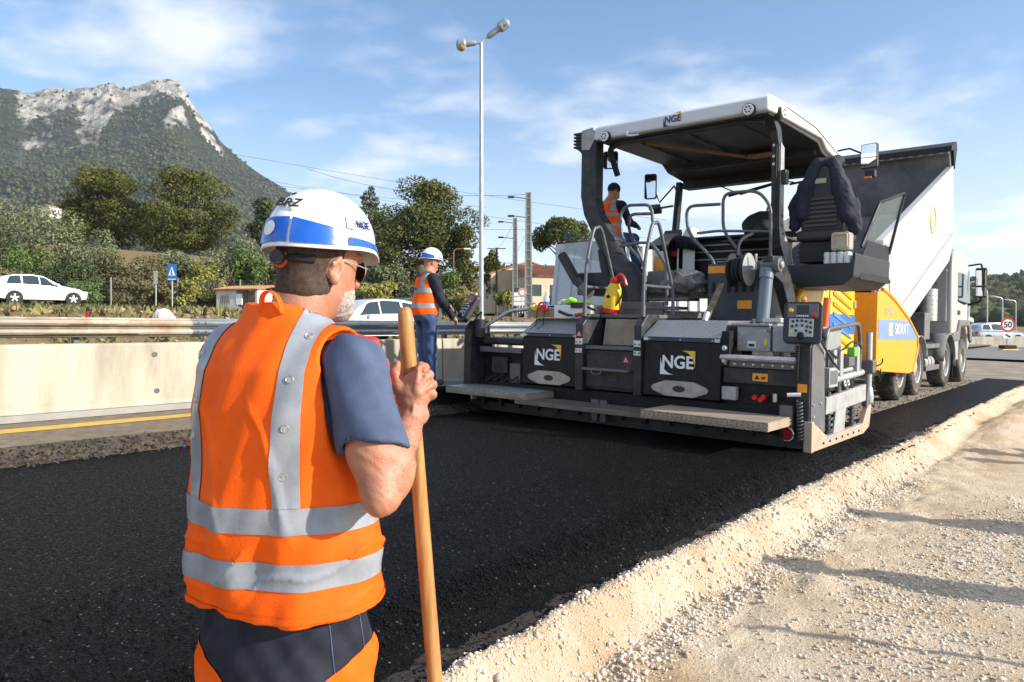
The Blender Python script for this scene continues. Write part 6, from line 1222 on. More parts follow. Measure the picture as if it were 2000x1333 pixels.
# street lamp with two heads
D = 17.0; x = (940 - 1000) / FPX * D; zt = P(940, 84, D).z; g0 = W(-8.2, 4, .12).z
lp = empty('street_lamp', loc=(x, D, g0)); tag(lp, 'tall galvanised street lamp with two heads behind the worker', 'street lamp'); H = zt - g0
MB().cyl((0, 0, -.3), (0, 0, H), .062, 14, .042).build('pole', K['galv'], lp, smooth=True); MB().cyl((0, 0, 0), (0, 0, 1.2), .075, 14).build('pole_sleeve', K['galv'], lp, smooth=True)
pl = lambda px, py: ((px - 940) / FPX * D, 0, (84 - py) / FPX * D + H)
def lamp_head(pa, pb, bowl):
    a = Vector(pa); b_ = Vector(pb); d = (b_ - a); L = d.length; d.normalize(); u = Vector((0, 1, 0)).cross(d); u = u if u.z > 0 else -u
    def pt(t, r): return a + d * L * t
    hd = MB(); hd.tube([a, a + d * L * .12, a + d * L * .5, a + d * L * .62, a + d * L * .85, a + d * L], [.04, .075, .08, .135, .14, .06], 14).build('lamp_head', K['galv'], lp, smooth=True) if False else None
    m = MB(); m.tube([a, a + d * .05, a + d * L * .5, a + d * L * .60, a + d * L * .88, a + d * L], [.045, .07, .075, .125, .125, .05], 14); o = m.build('lamp_head', mat('lamp housing', (.30, .33, .34), .4, metal=.3, var=.05), lp, smooth=True)
    c = a + d * L * .75; n_ = -u; m = MB(); prof = [(0, .10), (.05, .095), (.09, .07), (.112, .03), (.118, 0)] if bowl else [(0, .02), (.09, .02), (.115, .015), (.125, -.02)]
    m.lathe(prof, (0, 0, 0), 'z', 18); g = m.build('lamp_bowl', mat('amber bowl', (.42, .30, .14), .25) if bowl else mat('dark lamp glass', (.10, .095, .085), .2), o, smooth=True); q = n_.to_track_quat('Z', 'Y'); g.matrix_local = Matrix.Translation(c + n_ * .055) @ q.to_matrix().to_4x4()
lamp_head(pl(930, 84), pl(891, 88), True); lamp_head(pl(952, 73), pl(994, 42), False)
MB().tube(smooth_path([pl(930, 85), pl(940, 84), pl(953, 72)], 5), .024, 8).build('lamp_arm', K['galv'], lp, smooth=True)
# concrete and wooden poles
def pole(px, yt, yb, D, w, label, kind, ladder=False):
    t = P(px, yt, D); b0 = P(px, yb, D); zb = min(b0.z, gz(t.x, t.y)); e = empty('utility_pole', loc=(t.x, t.y, zb)); tag(e, label, 'utility pole'); H = t.z - zb; m_ = K['concrete_foot'] if kind == 'c' else K['bark']
    if kind == 'c':
        for s in (-1, 1): MB().prism([(s * w * .5 - w * .13, 0), (s * w * .5 + w * .13, 0), (s * w * .32 + w * .1, H), (s * w * .32 - w * .1, H)], 'y', -w * .3, w * .3).build('pole_leg', m_, e)
        MB().prism([(-w * .5, 0), (w * .5, 0), (w * .32, H), (-w * .32, H)], 'y', -w * .08, w * .3).build('pole_web', mat('grey web concrete', (.33, .33, .32), .9, var=.1), e)  # web in a slightly paler, more neutral grey than the legs
        k = int(H / .55)
        for i in range(k): MB().box(-w * .5 + .04, w * .5 - .04, -w * .28, -w * .05, .4 + i * .55, .46 + i * .55).build('rung', m_, e)
        for zz in (H - .4, H - 1.6): 
            MB().tube([(-w * .3, 0, zz), (-1.3, 0, zz + .15)], .03, 6).build('cross_arm', K['steel_mid'], e); MB().cyl((-1.3, 0, zz + .1), (-.9, 0, zz + .1), .07, 8).build('insulator', K['steel_dark'], e)
    else: MB().cyl((0, 0, 0), (0, 0, H), w * .5, 10, w * .38).build('pole_shaft', m_, e, smooth=True); MB().bar((-.9, 0, H - .1), (.9, 0, H - .1), .08).build('cross_arm', K['steel_mid'], e)
    return e
pole(1032, 376, 612, 46, .42, 'tall concrete utility pole with rungs left of the lorry', 'c'); pole(1006, 426, 612, 56, .38, 'pale concrete utility pole, second from the street lamp', 'c')
pole(970, 484, 606, 70, .25, 'thin wooden utility pole beside the green tree', 'w'); pole(985, 513, 580, 120, .3, 'far thin utility pole between lamp and concrete poles', 'w')
def wire(a, b, sag, label, r=.012):
    a = Vector(a); b = Vector(b); n = 24; pts = [a.lerp(b, i / n) - Vector((0, 0, sag * 4 * (i / n) * (1 - i / n))) for i in range(n + 1)]
    tag(MB().tube(pts, r, 4).build('overhead_wire', K['steel_dark'], None), label, 'wire', 'overhead wires')
wire(P(-150, 396, 50), P(1030, 449, 46), .5, 'low overhead wire crossing in front of the bushes to the concrete pole', .009)
wire(P(1030, 449, 46), P(985, 518, 120), .8, 'overhead wire from the concrete pole back to the far pole'); wire(P(1005, 432, 56), P(968, 488, 70), .3, 'overhead wire between the second and the wooden pole')
wire(P(-200, 168, 300), P(1300, 430, 300), 4, 'topmost power line across the mountain', .055); wire(P(-200, 208, 300), P(1300, 470, 300), 4, 'middle power line across the mountain', .055); wire(P(-200, 250, 300), P(950, 405, 300), 3, 'lowest power line across the mountain', .055)
wire(P(1032, 380, 46), P(600, 330, 60), .8, 'overhead wire running left from the concrete pole top', .012)
# lattice pylons on the slope
for px, py, D, s, lab in ((41, 316, 1150, 30, 'lattice pylon on the slope at far left'), (503, 405, 1150, 16, 'lattice pylon on the slope above the foreground helmet')):
    p = P(px, py, D); e = empty('pylon', loc=p); tag(e, lab, 'pylon'); b = MB()
    for sx in (-1, 1):
        for sy in (-1, 1): b.bar((sx * s * .12, sy * s * .12, -8), (sx * .6, sy * .6, s), .5)
    for i in range(6): z = s * i / 6; w_ = s * .12 * (1 - i / 6); b.bar((-w_, -w_, z), (w_, -w_, z + s / 6), .35); b.bar((w_, -w_, z), (-w_, -w_, z + s / 6), .35)
    for z in (.62, .78, .93): b.bar((-s * .2, 0, s * z), (s * .2, 0, s * z), .45)
    b.build('lattice', K['steel_mid'], e)
# fence
fe = empty('wire_fence', loc=P(300, 602, 39)); tag(fe, 'wire mesh fence with concrete posts along the verge road', 'fence'); p0 = fe.location.copy(); b = MB()
A = P(-120, 603, 36) - p0; B = P(660, 603, 44) - p0; Hh = 1.55; dirv = (B - A)
for i in range(9): zz = Vector((0, 0, .05 + Hh * i / 8)); b.bar(A + zz, B + zz, .005)
for i in range(150): q = A + dirv * (i / 149); b.bar(q, q + Vector((0, 0, Hh)), .0035)
b.build('wire_mesh', K['steel_mid'], fe)
for i in range(6): q = A + dirv * ((i + .3) / 6); MB().box(q.x - .03, q.x + .03, q.y - .03, q.y + .03, q.z - .3, q.z + Hh + .12).build('post', K['concrete_foot'], fe)
# crossing sign (blue square, white triangle, walking figure)
def sign_post(px, yt, yb, D, label, cat='sign'):
    t = P(px, yt, D); b0 = P(px, yb, D); e = empty('road_sign', loc=(t.x, t.y, b0.z - .2)); tag(e, label, cat); H = t.z - b0.z + .2
    MB().cyl((0, .03, 0), (0, .03, H), .035, 10).build('post', K['galv'], e, smooth=True); return e, H
e, H = sign_post(336, 516, 602, 39, 'blue pedestrian crossing sign on a post beside the wire fence')
MB().box(-.24, .24, -.02, .0, H - .88, H).build('panel', K['blue'], e, bevel=.01); MB().prism([(-.19, H - .62), (.19, H - .62), (0, H - .14)], 'y', -.026, -.021).build('triangle', K['letter_white'], e)
MB().tube([(-.05, -.03, H - .58), (.0, -.03, H - .46), (.05, -.03, H - .58)], .016, 5).build('figure', K['letter_black'], e); MB().tube([(0, -.03, H - .46), (.0, -.03, H - .34)], .022, 5).build('figure', K['letter_black'], e); MB().lathe([(0, -.004), (.024, 0)], (0, -.03, H - .30), 'y', 8).build('figure', K['letter_black'], e)
MB().box(-.22, .22, -.026, -.021, H - .84, H - .80).build('white_line', K['letter_white'], e)
e, H = sign_post(304, 530, 602, 39, 'road sign seen edge on left of the blue crossing sign'); MB().box(-.10, .10, -.04, .0, H - .7, H).build('panel', K['steel_light'], e, bevel=.01)
e, H = sign_post(500, 583, 610, 50, 'round sign seen from behind in front of the hut'); MB().lathe([(0, -.01), (.33, -.01), (.33, .01), (0, .01)], (0, 0, H - .3), 'y', 20).build('disc', K['steel_mid'], e)
for px, yt, D, lab in ((1014, 562, 44, 'white street name boards on a post left of the concrete pole'), (1020, 563, 42, 'round prohibition sign on a post beside the concrete pole')):
    e, H = sign_post(px, yt, 606, D, lab)
    if D == 44: [MB().box(-.32, .32, -.02, 0, H - .25 - i * .28, H - .02 - i * .28).build('board', K['letter_white'] if i else mat('dark green board', (.03, .07, .05), .5), e) for i in range(4)]
    else: MB().lathe([(0, -.02), (.26, -.02), (.26, 0), (0, 0)], (0, 0, H - .26), 'y', 20).build('disc', K['letter_white'], e); MB().lathe([(.15, -.024), (.25, -.024)], (0, 0, H - .26), 'y', 20).build('ring', mat('faded pink ring', (.65, .25, .25), .5), e)
# small street lamp behind the worker
D = 50; t = P(886, 487, D); e = empty('street_lamp', loc=(t.x, t.y, P(886, 600, D).z)); tag(e, 'small rusty street lamp post behind the worker with the control panel', 'street lamp'); H = t.z - e.location.z
MB().tube(round_path([(0, 0, 0), (0, 0, H), (.9, 0, H + .02)], .25), .045, 8).build('pole', mat('rusty post', (.24, .12, .07), .8, var=.2), e, smooth=True); MB().box(.7, 1.15, -.1, .1, H - .05, H + .07).build('lamp_head', K['letter_white'], e, bevel=.03)
# litter on the verge
p = P(316, 628, 24); bg = Field((-.5, -.4, -.1), (.6, .4, .7), .03); bg.ell((0, 0, .15), (.3, .22, .28)); bg.ell((.22, 0, .1), (.22, .15, .14)); bg.noise(.025, 14, 3)
tag(obj('white_bag', bg.mesh('white_bag'), mat('white plastic bag', (.75, .75, .75), .5), M=Matrix.Translation((p.x, p.y, p.z))), 'crumpled white plastic bag lying behind the guardrail', 'bag')
p = P(172, 625, 19); e = empty('marker_post', loc=(p.x, p.y, p.z)); tag(e, 'small black and red marker post behind the guardrail', 'marker post'); MB().prism([(-.06, -.4), (.06, -.4), (.04, .30), (0, .36), (-.05, .3)], 'y', -.03, .03).build('post', K['blackplastic'], e, bevel=.01); MB().box(-.035, .045, -.036, -.031, -.05, .22).build('red_band', K['red'], e)
# far right: barrier, sign, lamps, van
y0 = P(1870, 683, 46); 
for k in range(5):
    s = barrier_segment('concrete_barrier', 3.98, 'far pale barrier segment beyond the truck, ' + ['hidden behind the cab', 'left of the speed sign', 'behind the speed sign', 'at the right frame edge', 'beyond the right frame edge'][k], 'far concrete barrier', False)
    p = P(1868 + k * 0, 683, 46) + Vector((k * 3.9, k * .55, k * .02)); s.matrix_world = Matrix.Translation(p) @ Matrix.Rotation(R_(-82), 4, 'Z')
e, H = sign_post(1968, 622, 681, 40, 'round fifty speed limit sign with a red rim on a stand'); 
MB().lathe([(0, -.02), (.40, -.02), (.40, 0), (0, 0)], (0, 0, H - .36), 'y', 28).build('disc', K['letter_white'], e); MB().lathe([(.30, -.026), (.40, -.026)], (0, 0, H - .36), 'y', 28).build('rim', K['red'], e)
text_mesh('numerals', '50', .46, K['letter_black'], e, face_M((0, -.024, H - .37), (1, 0, 0), (0, 0, 1)), bold=.012)
MB().box(-.26, .26, -.02, 0, H - 1.12, H - .78).build('plate', K['letter_white'], e, bevel=.02); MB().tube([(-.1, -.025, H - .88), (.1, -.025, H - 1.02)], .03, 5).build('arrow', K['letter_black'], e); MB().prism([(.02, H - 1.05), (.14, H - 1.05), (.14, H - .93)], 'y', -.03, -.022).build('arrow_head', K['letter_black'], e)
MB().box(-.35, .35, -.25, .25, .18, .38).build('ballast_block', K['rubber'], e, bevel=.03); MB().box(-.5, .4, -.35, .2, .05, .17).build('yellow_foot', K['stickeryellow'], e, bevel=.02)
for i, (px, yt, yb, D, s) in enumerate([(1928, 566, 660, 75, -1), (1958, 582, 655, 85, -1), (1984, 588, 655, 95, -1), (1893, 552, 650, 90, 1)]):
    t = P(px, yt, D); e = empty('street_lamp', loc=(t.x, t.y, P(px, yb, D).z)); tag(e, 'slender far street lamp, ' + ['nearest one left of the speed sign', 'second one behind the speed sign', 'third one right of the speed sign', 'beside the truck cab'][i], 'street lamp', 'far street lamps'); H = t.z - e.location.z
    MB().tube(round_path([(0, 0, -1), (0, 0, H), (s * 1.3, 0, H + .15)], .4), .07, 8).build('pole', K['galv'], e, smooth=True); MB().box(s * 1.2 - .35, s * 1.2 + .35, -.15, .15, H + .08, H + .24).build('lamp_head', K['steel_light'], e, bevel=.05)
e, S = car('van_car', 'silver car parked beyond the far barrier at right', None, 4.4, 1.85, 1.69, SUVS, mat('silver car paint', (.45, .47, .5), .2, metal=.6, coat=.5), [(-1.86, -1.05, -1.6, -1.08, .53, .80), (-.98, .0, -.96, -.02, .53, .82), (.06, 1.06, .04, .58, .53, .82)], None, .35)
dress(e, S, 2.22, -2.2, 1.85, .35, (-1.35, 1.38)); p = P(1940, 672, 58); place_car(e, (p.x, p.y), (1, .2, 0), p.z)

# ------------------------------------------------------------------ people
K['skin'] = mat('tanned skin', (.37, .15, .085), .46, col2=(.47, .225, .14), vscale=24, bump=.0016, bscale=150, sss=.10, dirt=(.42, .14, .08), dscale=8, damt=.35)  # tan skin tone with random redder patches
K['skin_red'] = K['skin']
K['hivis'] = mat('fluorescent orange cloth', (1.0, .125, .003), .66, var=.06, vscale=9, bump=.0012, bscale=160, spec=.25, dirt=(.62, .055, .004), dscale=6, damt=.4)
K['hivis_in'] = mat('red orange lining', (.80, .035, .01), .7)
K['tape'] = mat('silver reflective tape', (.27, .29, .325), .36, var=.14, vscale=14, bump=.0008, bscale=70, spec=.5)
K['tee'] = mat('slate blue cotton', (.075, .10, .17), .85, var=.15, vscale=16, bump=.0008, bscale=300, spec=.2)
K['navy'] = mat('navy work cloth', (.014, .017, .030), .75, var=.25, vscale=10, bump=.001, bscale=260, dirt=(.06, .06, .07), dscale=6, damt=.5, spec=.25)
K['workblue'] = mat('blue work trousers', (.03, .06, .15), .75, var=.2, vscale=12, bump=.001, bscale=200)
K['hair'] = mat('short brown hair', (.055, .032, .02), .75, var=.45, vscale=90, bump=.002, bscale=260)
K['beard'] = mat('short grey beard', (.40, .34, .30), .85, var=.5, vscale=160, bump=.0025, bscale=330)
K['helmet'] = mat('white helmet shell', (.84, .85, .86), .22, coat=.5, var=.015)
K['helmetblue'] = mat('blue reflective sticker', (.008, .10, .50), .25, coat=.4, var=.08, vscale=12)
K['boot'] = mat('dusty black boots', (.03, .028, .026), .7, var=.3, dirt=(.2, .17, .13), damt=.5)
K['ash'] = mat('varnished ash handle', (.33, .14, .035), .5, col2=(.55, .29, .095), vscale=26, bump=.0012, bscale=40, coat=.1, dirt=(.09, .045, .02), dscale=14, damt=.6, stretch=(2.4, 2.4, .16))
def frame_fr(yaw, pitch=0.0):
    f = Vector((math.sin(yaw) * math.cos(pitch), math.cos(yaw) * math.cos(pitch), -math.sin(pitch))); r = Vector((math.cos(yaw), -math.sin(yaw), 0)); u = r.cross(f); return r, f, u
def head_field(F, Hc, r, f, u, neck0, k=.018, detail=True, q=1.0):
    Hc = Vector(Hc); R3 = np.array([[r.x, f.x, u.x], [r.y, f.y, u.y], [r.z, f.z, u.z]]); T = lambda a, b, c: Hc + (r * a + f * b + u * c) * q; sz = lambda *v: tuple(x * q for x in v)
    F.ell(T(0, 0, .02), sz(.077, .098, .108), R3, k=.01); F.ell(T(0, .032, -.062), sz(.060, .066, .062), R3, k=.03); F.ell(T(0, .078, -.098), sz(.026, .024, .022), R3, k=.025)
    F.cap(neck0, T(0, -.022, -.065), .068 * q, .064 * q, k=.03)
    if detail:
        F.cap(T(0, .092, .012), T(0, .112, -.028), .009 * q, .014 * q, k=.014); F.ell(T(0, .085, .03), sz(.058, .016, .012), R3, k=.016); F.ell(T(0, .096, -.062), sz(.022, .010, .006), R3, k=.008); F.ell(T(0, .094, -.076), sz(.020, .011, .007), R3, k=.008)
        for s in (1, -1): F.ell(T(s * .032, .088, .006), sz(.017, .010, .009), R3, k=.008, op='s')
    for s in (1, -1):
        c = T(s * .080, -.010, -.014); t = R_(14); f2 = f * math.cos(t) - u * math.sin(t); u2 = u * math.cos(t) + f * math.sin(t); r2 = (r * s * .95 - f * .30).normalized(); M3 = np.array([[r2.x, f2.x, u2.x], [r2.y, f2.y, u2.y], [r2.z, f2.z, u2.z]])
        F.ell(c, (.008, .019, .033), M3, k=.008); F.cap(c - f2 * .014 + u2 * .006 + r2 * .005, c + u2 * .032 + r2 * .005, .005, .005, k=.006); F.ell(c - u2 * .03 + f2 * .006, (.007, .010, .012), M3, k=.008)
        if detail: F.ell(c + r2 * .010 + f2 * .004 + u2 * .002, (.008, .009, .016), M3, k=.004, op='s')
def helmet(parent, Hc, r, f, u, sc=1.0, sticker=True, detail=True):
    O = Vector(Hc) + u * .035 * sc; a, b_, h = .148 * sc, .121 * sc, .152 * sc
    def S(phi, v, off=0.0):   # phi 0 = front
        c, s = math.cos(phi), math.sin(phi); brim = math.exp(-(phi / .62) ** 2) if phi <= math.pi else math.exp(-((2 * math.pi - phi) / .62) ** 2)
        k_ = max(0.0, 1 - v ** 2.3) ** .5; fl = (max(0, .12 - v) / .12) ** 1.5; rim_dz = -.018 * (1 - c) * .5 + .010 * math.sin(phi) ** 2 * c; ridge = 1 + .012 * math.exp(-((math.sin(phi)) / .22) ** 2) * (v > .12)
        R = k_ * ridge; return O + f * (c * (a * R + off) + brim * .030 * sc * fl) + r * (s * (b_ * R + off) + .004 * sc * fl * s) + u * (h * v + rim_dz * (1 - v) * 1.0 - brim * .012 * fl + off * .3)
    m = MB(); vs_ = [0, .03, .06, .09, .12, .2, .3, .4, .5, .6, .7, .78, .85, .91, .95, .98, 1.0]; n = 64
    m.grid(lambda p, t: S(p * 2 * math.pi, vs_[int(round(t * (len(vs_) - 1)))]), n, len(vs_), closed_u=True); hm = m.build('helmet', K['helmet'], parent, smooth=True, solid=.004, angle=60)
    if sticker:
        def panel(p0, p1, v0, v1a, v1b, nm='reflective_sticker', mt='helmetblue'):
            q = MB(); q.grid(lambda x, t: S(p0 + (p1 - p0) * x, v0 + ((v1a + (v1b - v1a) * x) - v0) * t, .006), 14, 6); return q.build(nm, K[mt], hm, smooth=True)
        for s in (1, -1):
            w_ = lambda deg: R_(deg) if s == 1 else 2 * math.pi - R_(deg)
            panel(w_(153), w_(98), .05, .42, .28); panel(w_(95), w_(28), .06, .19, .11)
        panel(R_(156), R_(204), .05, .42, .42)
        q = MB(); q.grid(lambda x, t: S(R_(180) + .16 * t * math.cos(6.2832 * x), .25 + .11 * t * math.sin(6.2832 * x), .0085), 20, 4); q.build('oval_sticker', K['letter_white'], hm, smooth=True)
    if detail:
        def on(phi, v, txt, size, m_, tilt=0., bold=.0):
            p = S(phi, v, .0065); up = (S(phi, v + .04) - S(phi, v - .04)).normalized(); rt = (S(phi - .04, v) - S(phi + .04, v)).normalized(); M = face_M(p, rt, up) @ Matrix.Rotation(tilt, 4, 'Z'); text_mesh('lettering', txt, size, m_, hm, M, bold=bold, extrude=.0015)
        return hm, S, on
    return hm, S, None
def hand_simple(F, w, d, side=1, k=.010):
    """relaxed hand beyond the wrist w along unit d"""
    w = Vector(w); d = Vector(d).normalized(); s = d.cross(Vector((0, 0, 1))); s = s.normalized() if s.length > .1 else Vector((1, 0, 0)); n = s.cross(d)
    F.cap(w, w + d * .07, .026, .032, k)
    for i, (o, L) in enumerate(((-.027, .068), (-.009, .078), (.009, .072), (.026, .056))):
        a = w + d * .075 + s * o; b_ = a + d * L * .55 - n * .012; c = b_ + d * L * .35 - n * .028; F.chain([a, b_, c], [.0105, .0095, .0085], k=.006)
    F.chain([w + d * .02 - s * side * .02, w + d * .06 - s * side * .048, w + d * .09 - s * side * .05 - n * .01], [.014, .012, .0095], k=.008)
def garment(F, name, m, parent, it=1): me = F.mesh(name); smooth_mesh(me, it, .5); return obj(name, me, m, parent)

def simple_worker(name, label, M, J, h=.011, vest=True, top='navy', legs='workblue', cap=False, hoodc=None, bands=True, seated=False, group=None, logo=False):
    """worker in helmet, vest, sweater and trousers from a joint table J (local metres, z up)"""
    e = empty(name, M); tag(e, label, 'person', group); g = lambda n: Vector(J[n]); yaw = J['yaw']; r, f, u = frame_fr(J.get('hyaw', yaw), J.get('hpitch', .1)); tr, tf, tu = frame_fr(yaw)
    pts = np.array([list(v) for k_, v in J.items() if isinstance(v, tuple)]); lo = pts.min(0) - .28; hi = pts.max(0) + .28
    B = Field(lo, hi, h); head_field(B, g('head'), r, f, u, g('neck'), detail=False); B.cap(g('neck'), g('pelvis'), .11, .12, k=.05)
    for s in 'RL':
        B.chain([g('sh' + s), g('el' + s), g('wr' + s)], [.05, .042, .028], k=.02); hand_simple(B, g('wr' + s), g('wr' + s) - g('el' + s), 1 if s == 'R' else -1); B.chain([g('hip' + s), g('kn' + s), g('an' + s)], [.085, .06, .045], k=.03)
    garment(B, 'body', K['skin'], e)
    T = Field(lo, hi, h); ps = g('pelvis'); nk = g('neck'); ax = Vector((0, 0, 0)); sec = []
    T.cap(nk - Vector((0, 0, .08)), ps, .135, .15, k=.06); T.cap(g('shR'), g('shL'), .075, k=.06)
    for s in 'RL': T.chain([g('sh' + s), g('el' + s), g('wr' + s)], [.075, .062, .045], k=.03)
    T.noise(.006, 24, 5); garment(T, 'sweater', K[top], e)
    L = Field(lo, hi, h); L.cap(ps + Vector((0, 0, .06)), ps, .15, .16, k=.04)
    for s in 'RL': L.chain([g('hip' + s), g('kn' + s), g('an' + s)], [.105, .085, .075], k=.04)
    L.noise(.007, 22, 8); garment(L, 'trousers', K[legs], e)
    for s in 'RL': 
        Bt = Field(Vector(g('an' + s)) - Vector((.25, .25, .14)), Vector(g('an' + s)) + Vector((.25, .25, .12)), h); a = g('an' + s); Bt.cap(a, a - Vector((0, 0, .05)), .055, .055); Bt.cap(a + tf * -.03 - Vector((0, 0, .06)), a + tf * .14 - Vector((0, 0, .07)), .045, .04); garment(Bt, 'boot', K['boot'], e)
    if vest:
        V = Field(lo, hi, h); V.cap(nk - Vector((0, 0, .10)), ps + Vector((0, 0, .08)), .165, .185, k=.06); V.cap(g('shR') * .8 + nk * .2 - Vector((0, 0, .01)), g('shL') * .8 + nk * .2 - Vector((0, 0, .01)), .085, k=.06)
        for s in 'RL': V.cap(g('sh' + s), g('el' + s), .088, .08, op='s', k=.01)
        V.cap(nk, g('head'), .085, op='s', k=.01); zc = ps.z + .0
        V.put(lambda x, y, z: zc - z + x * 0 + y * 0, lo, hi, 0, 'i'); V.noise(.006, 20, 4, zscale=.5); vo = garment(V, 'vest', K['hivis'], e)
        if bands:
            for z0 in ((.30, .36), (.10, .16)) if not seated else ((.28, .33), (.12, .17)):
                obj('reflective_band', cut_shell(vo.data, [((0, 0, zc + z0[0]), (0, 0, 1)), ((0, 0, zc + z0[1]), (0, 0, -1))], 'reflective_band', .004), K['tape'], e)
            c0 = (nk + ps) / 2
            for s in (1, -1): obj('shoulder_band', cut_shell(vo.data, [(c0 + tr * s * .09, tr * s), (c0 + tr * s * .145, -tr * s), ((0, 0, zc + .36), (0, 0, 1))], 'shoulder_band', .004), K['tape'], e)
        if logo:
            bv = BVHTree.FromPolygons([v.co for v in vo.data.vertices], [p.vertices for p in vo.data.polygons]); o_ = nk - Vector((0, 0, .20)) - tr * .02; hit = bv.ray_cast(o_ - tf * 1.0, tf)
            if hit[0]: text_mesh('lettering', 'NGE', .09, K['letter_navy'], e, face_M(hit[0] - tf * .008, tr, (0, 0, 1)), bold=.002)
    if hoodc:
        Hd = Field(lo, hi, h); Hd.chain([nk + tr * .09 + Vector((0, 0, .02)), nk - tf * .10 + Vector((0, 0, .05)), nk - tr * .09 + Vector((0, 0, .02))], [.04, .055, .04], k=.03); Hd.cap(nk - tf * .08, nk - tf * .09 + Vector((0, 0, .10)), .06, .05, k=.03); garment(Hd, 'hood', K[hoodc], e)
    if cap:
        Hh = Field(lo, hi, h); Hh.ell(g('head') + u * .03, (.088, .105, .10), np.array([[r.x, f.x, u.x], [r.y, f.y, u.y], [r.z, f.z, u.z]])); Hh.put(lambda x, y, z: (g('head').z - .03) - z + x * 0 + y * 0, lo, hi, 0, 'i'); garment(Hh, 'cap', K['navy'], e)
    else: helmet(e, g('head'), r, f, u, 1.02, True, False)
    return e
K['hoodbrown'] = mat('olive brown hood', (.10, .075, .045), .9, var=.2)
# worker at the left control panel
_w = W(-4.74, -.58, .345)
JW = dict(yaw=R_(58), hyaw=R_(58), hpitch=.15, head=(.00, .02, 1.655), neck=(-.05, .0, 1.46), pelvis=(-.08, -.02, .93), shR=(.045, -.13, 1.41), elR=(.16, -.10, 1.12), wrR=(.285, .02, .93), shL=(-.11, .16, 1.42), elL=(-.02, .26, 1.14), wrL=(.16, .30, 1.08),
          hipR=(-.01, -.09, .88), knR=(.0, -.07, .48), anR=(.02, -.09, .12), hipL=(-.12, .07, .88), knL=(-.10, .09, .48), anL=(-.09, .06, .12))
simple_worker('person', 'worker in white helmet and orange vest touching the control panel at the screed', Matrix.Translation(_w), JW, h=.010, hoodc='hoodbrown', logo=True)
# operator sitting on the left seat of the paver
_o = W(-3.80, 2.28, 1.70); ya = A_
def rot_j(J, a):
    c, s = math.cos(a), math.sin(a); return {k_: ((v[0] * c + v[1] * s, -v[0] * s + v[1] * c, v[2]) if isinstance(v, tuple) else v) for k_, v in J.items()}
JO = rot_j(dict(head=(.02, .06, 1.56), neck=(0, .0, 1.36), pelvis=(0, -.05, .86), shR=(.19, .0, 1.31), elR=(.24, .16, 1.06), wrR=(.20, .42, 1.04), shL=(-.19, .0, 1.31), elL=(-.24, .16, 1.06), wrL=(-.18, .42, 1.06), hipR=(.10, .0, .82), knR=(.13, .44, .84), anR=(.13, .56, .42), hipL=(-.10, .0, .82), knL=(-.13, .44, .84), anL=(-.13, .56, .42)), ya)
JO.update(yaw=ya, hyaw=ya + .5, hpitch=.05); simple_worker('person', 'operator in red orange vest and dark cap sitting on the left seat of the paver', Matrix.Translation(_o), JO, h=.012, cap=True, seated=True)
# workers on the shoulder out of view, the last four added to broaden a shadow; one beyond the truck
JS = dict(yaw=R_(-50), hpitch=.1, head=(.0, .02, 1.66), neck=(0, .0, 1.46), pelvis=(0, 0, .92), shR=(.12, -.13, 1.41), elR=(.18, -.22, 1.12), wrR=(.10, -.12, .90), shL=(-.12, .13, 1.41), elL=(-.2, .2, 1.13), wrL=(-.16, .10, .90), hipR=(.07, -.06, .88), knR=(.09, -.10, .48), anR=(.10, -.13, .12), hipL=(-.07, .06, .88), knL=(-.10, .10, .48), anL=(-.12, .12, .12))
def shoulder_spot(x, y): return W(x, y, float(shoulder_z(np.array([x]), np.array([y]))[0]))
src = simple_worker('person', 'worker in orange vest standing on the gravel just right of the view, nearest one', Matrix.Translation(shoulder_spot(4.25, -1.15)), JS, h=.014, group='workers right of the view')
def copy_tree(o, parent=None):
    c = o.copy(); COL.objects.link(c)
    if parent is not None: c.parent = parent; c.matrix_parent_inverse = o.matrix_parent_inverse.copy()
    for ch in o.children: copy_tree(ch, c)
    return c
for (x, y, rz, lab) in ((4.3, .60, 40, 'worker in orange vest standing on the gravel right of the view, second one'), (4.4, 4.7, -30, 'worker figure standing in for a larger unseen shadow caster, third one'), (4.9, 5.3, 60, 'worker figure standing in for a larger unseen shadow caster, fourth one'), (4.55, 4.25, 120, 'worker figure added out of view to widen a gravel shadow, fifth one'), (5.3, 5.0, 170, 'worker figure added out of view to widen a gravel shadow, sixth one')):
    c = copy_tree(src); c['label'] = lab; c.matrix_world = Matrix.Translation(shoulder_spot(x, y)) @ Matrix.Rotation(R_(rz), 4, 'Z')
c = copy_tree(src); c['label'] = 'worker in orange jacket just beyond the front of the truck'; p = P(1860, 678, 25); c.matrix_world = Matrix.Translation((p.x, p.y, p.z - .75)) @ Matrix.Rotation(R_(70), 4, 'Z') @ Matrix.Rotation(R_(18), 4, 'X')

# ------------------------------------------------------------------ the man in the foreground
MB0 = Vector((-.586, 1.87, -.30)); man = empty('person', Matrix.Translation(MB0)); tag(man, 'man in white and blue helmet and orange vest seen from behind, holding a wooden handle', 'person')
lo = (-.42, -.42, -.02); hi = (.50, .58, 1.90); YT = R_(20); tr, tf, tu = frame_fr(YT); hr, hf, hu = frame_fr(R_(37), R_(5)); Hc = Vector((.072, .055, 1.668)); NK = Vector((.012, .0, 1.475))
S_, E_, W_ = Vector((.195, -.085, 1.415)), Vector((.284, -.19, 1.118)), Vector((.336, -.006, 1.285)); SL, EL, WL = Vector((-.170, .07, 1.42)), Vector((-.195, .20, 1.14)), Vector((-.05, .38, 1.10))
stick0 = Vector((.305, .03, 1.557)); sdir = Vector((.075, .045, -1.0)).normalized(); sx = lambda z: stick0 + sdir * ((z - stick0.z) / sdir.z)
B = Field(lo, hi, .009)
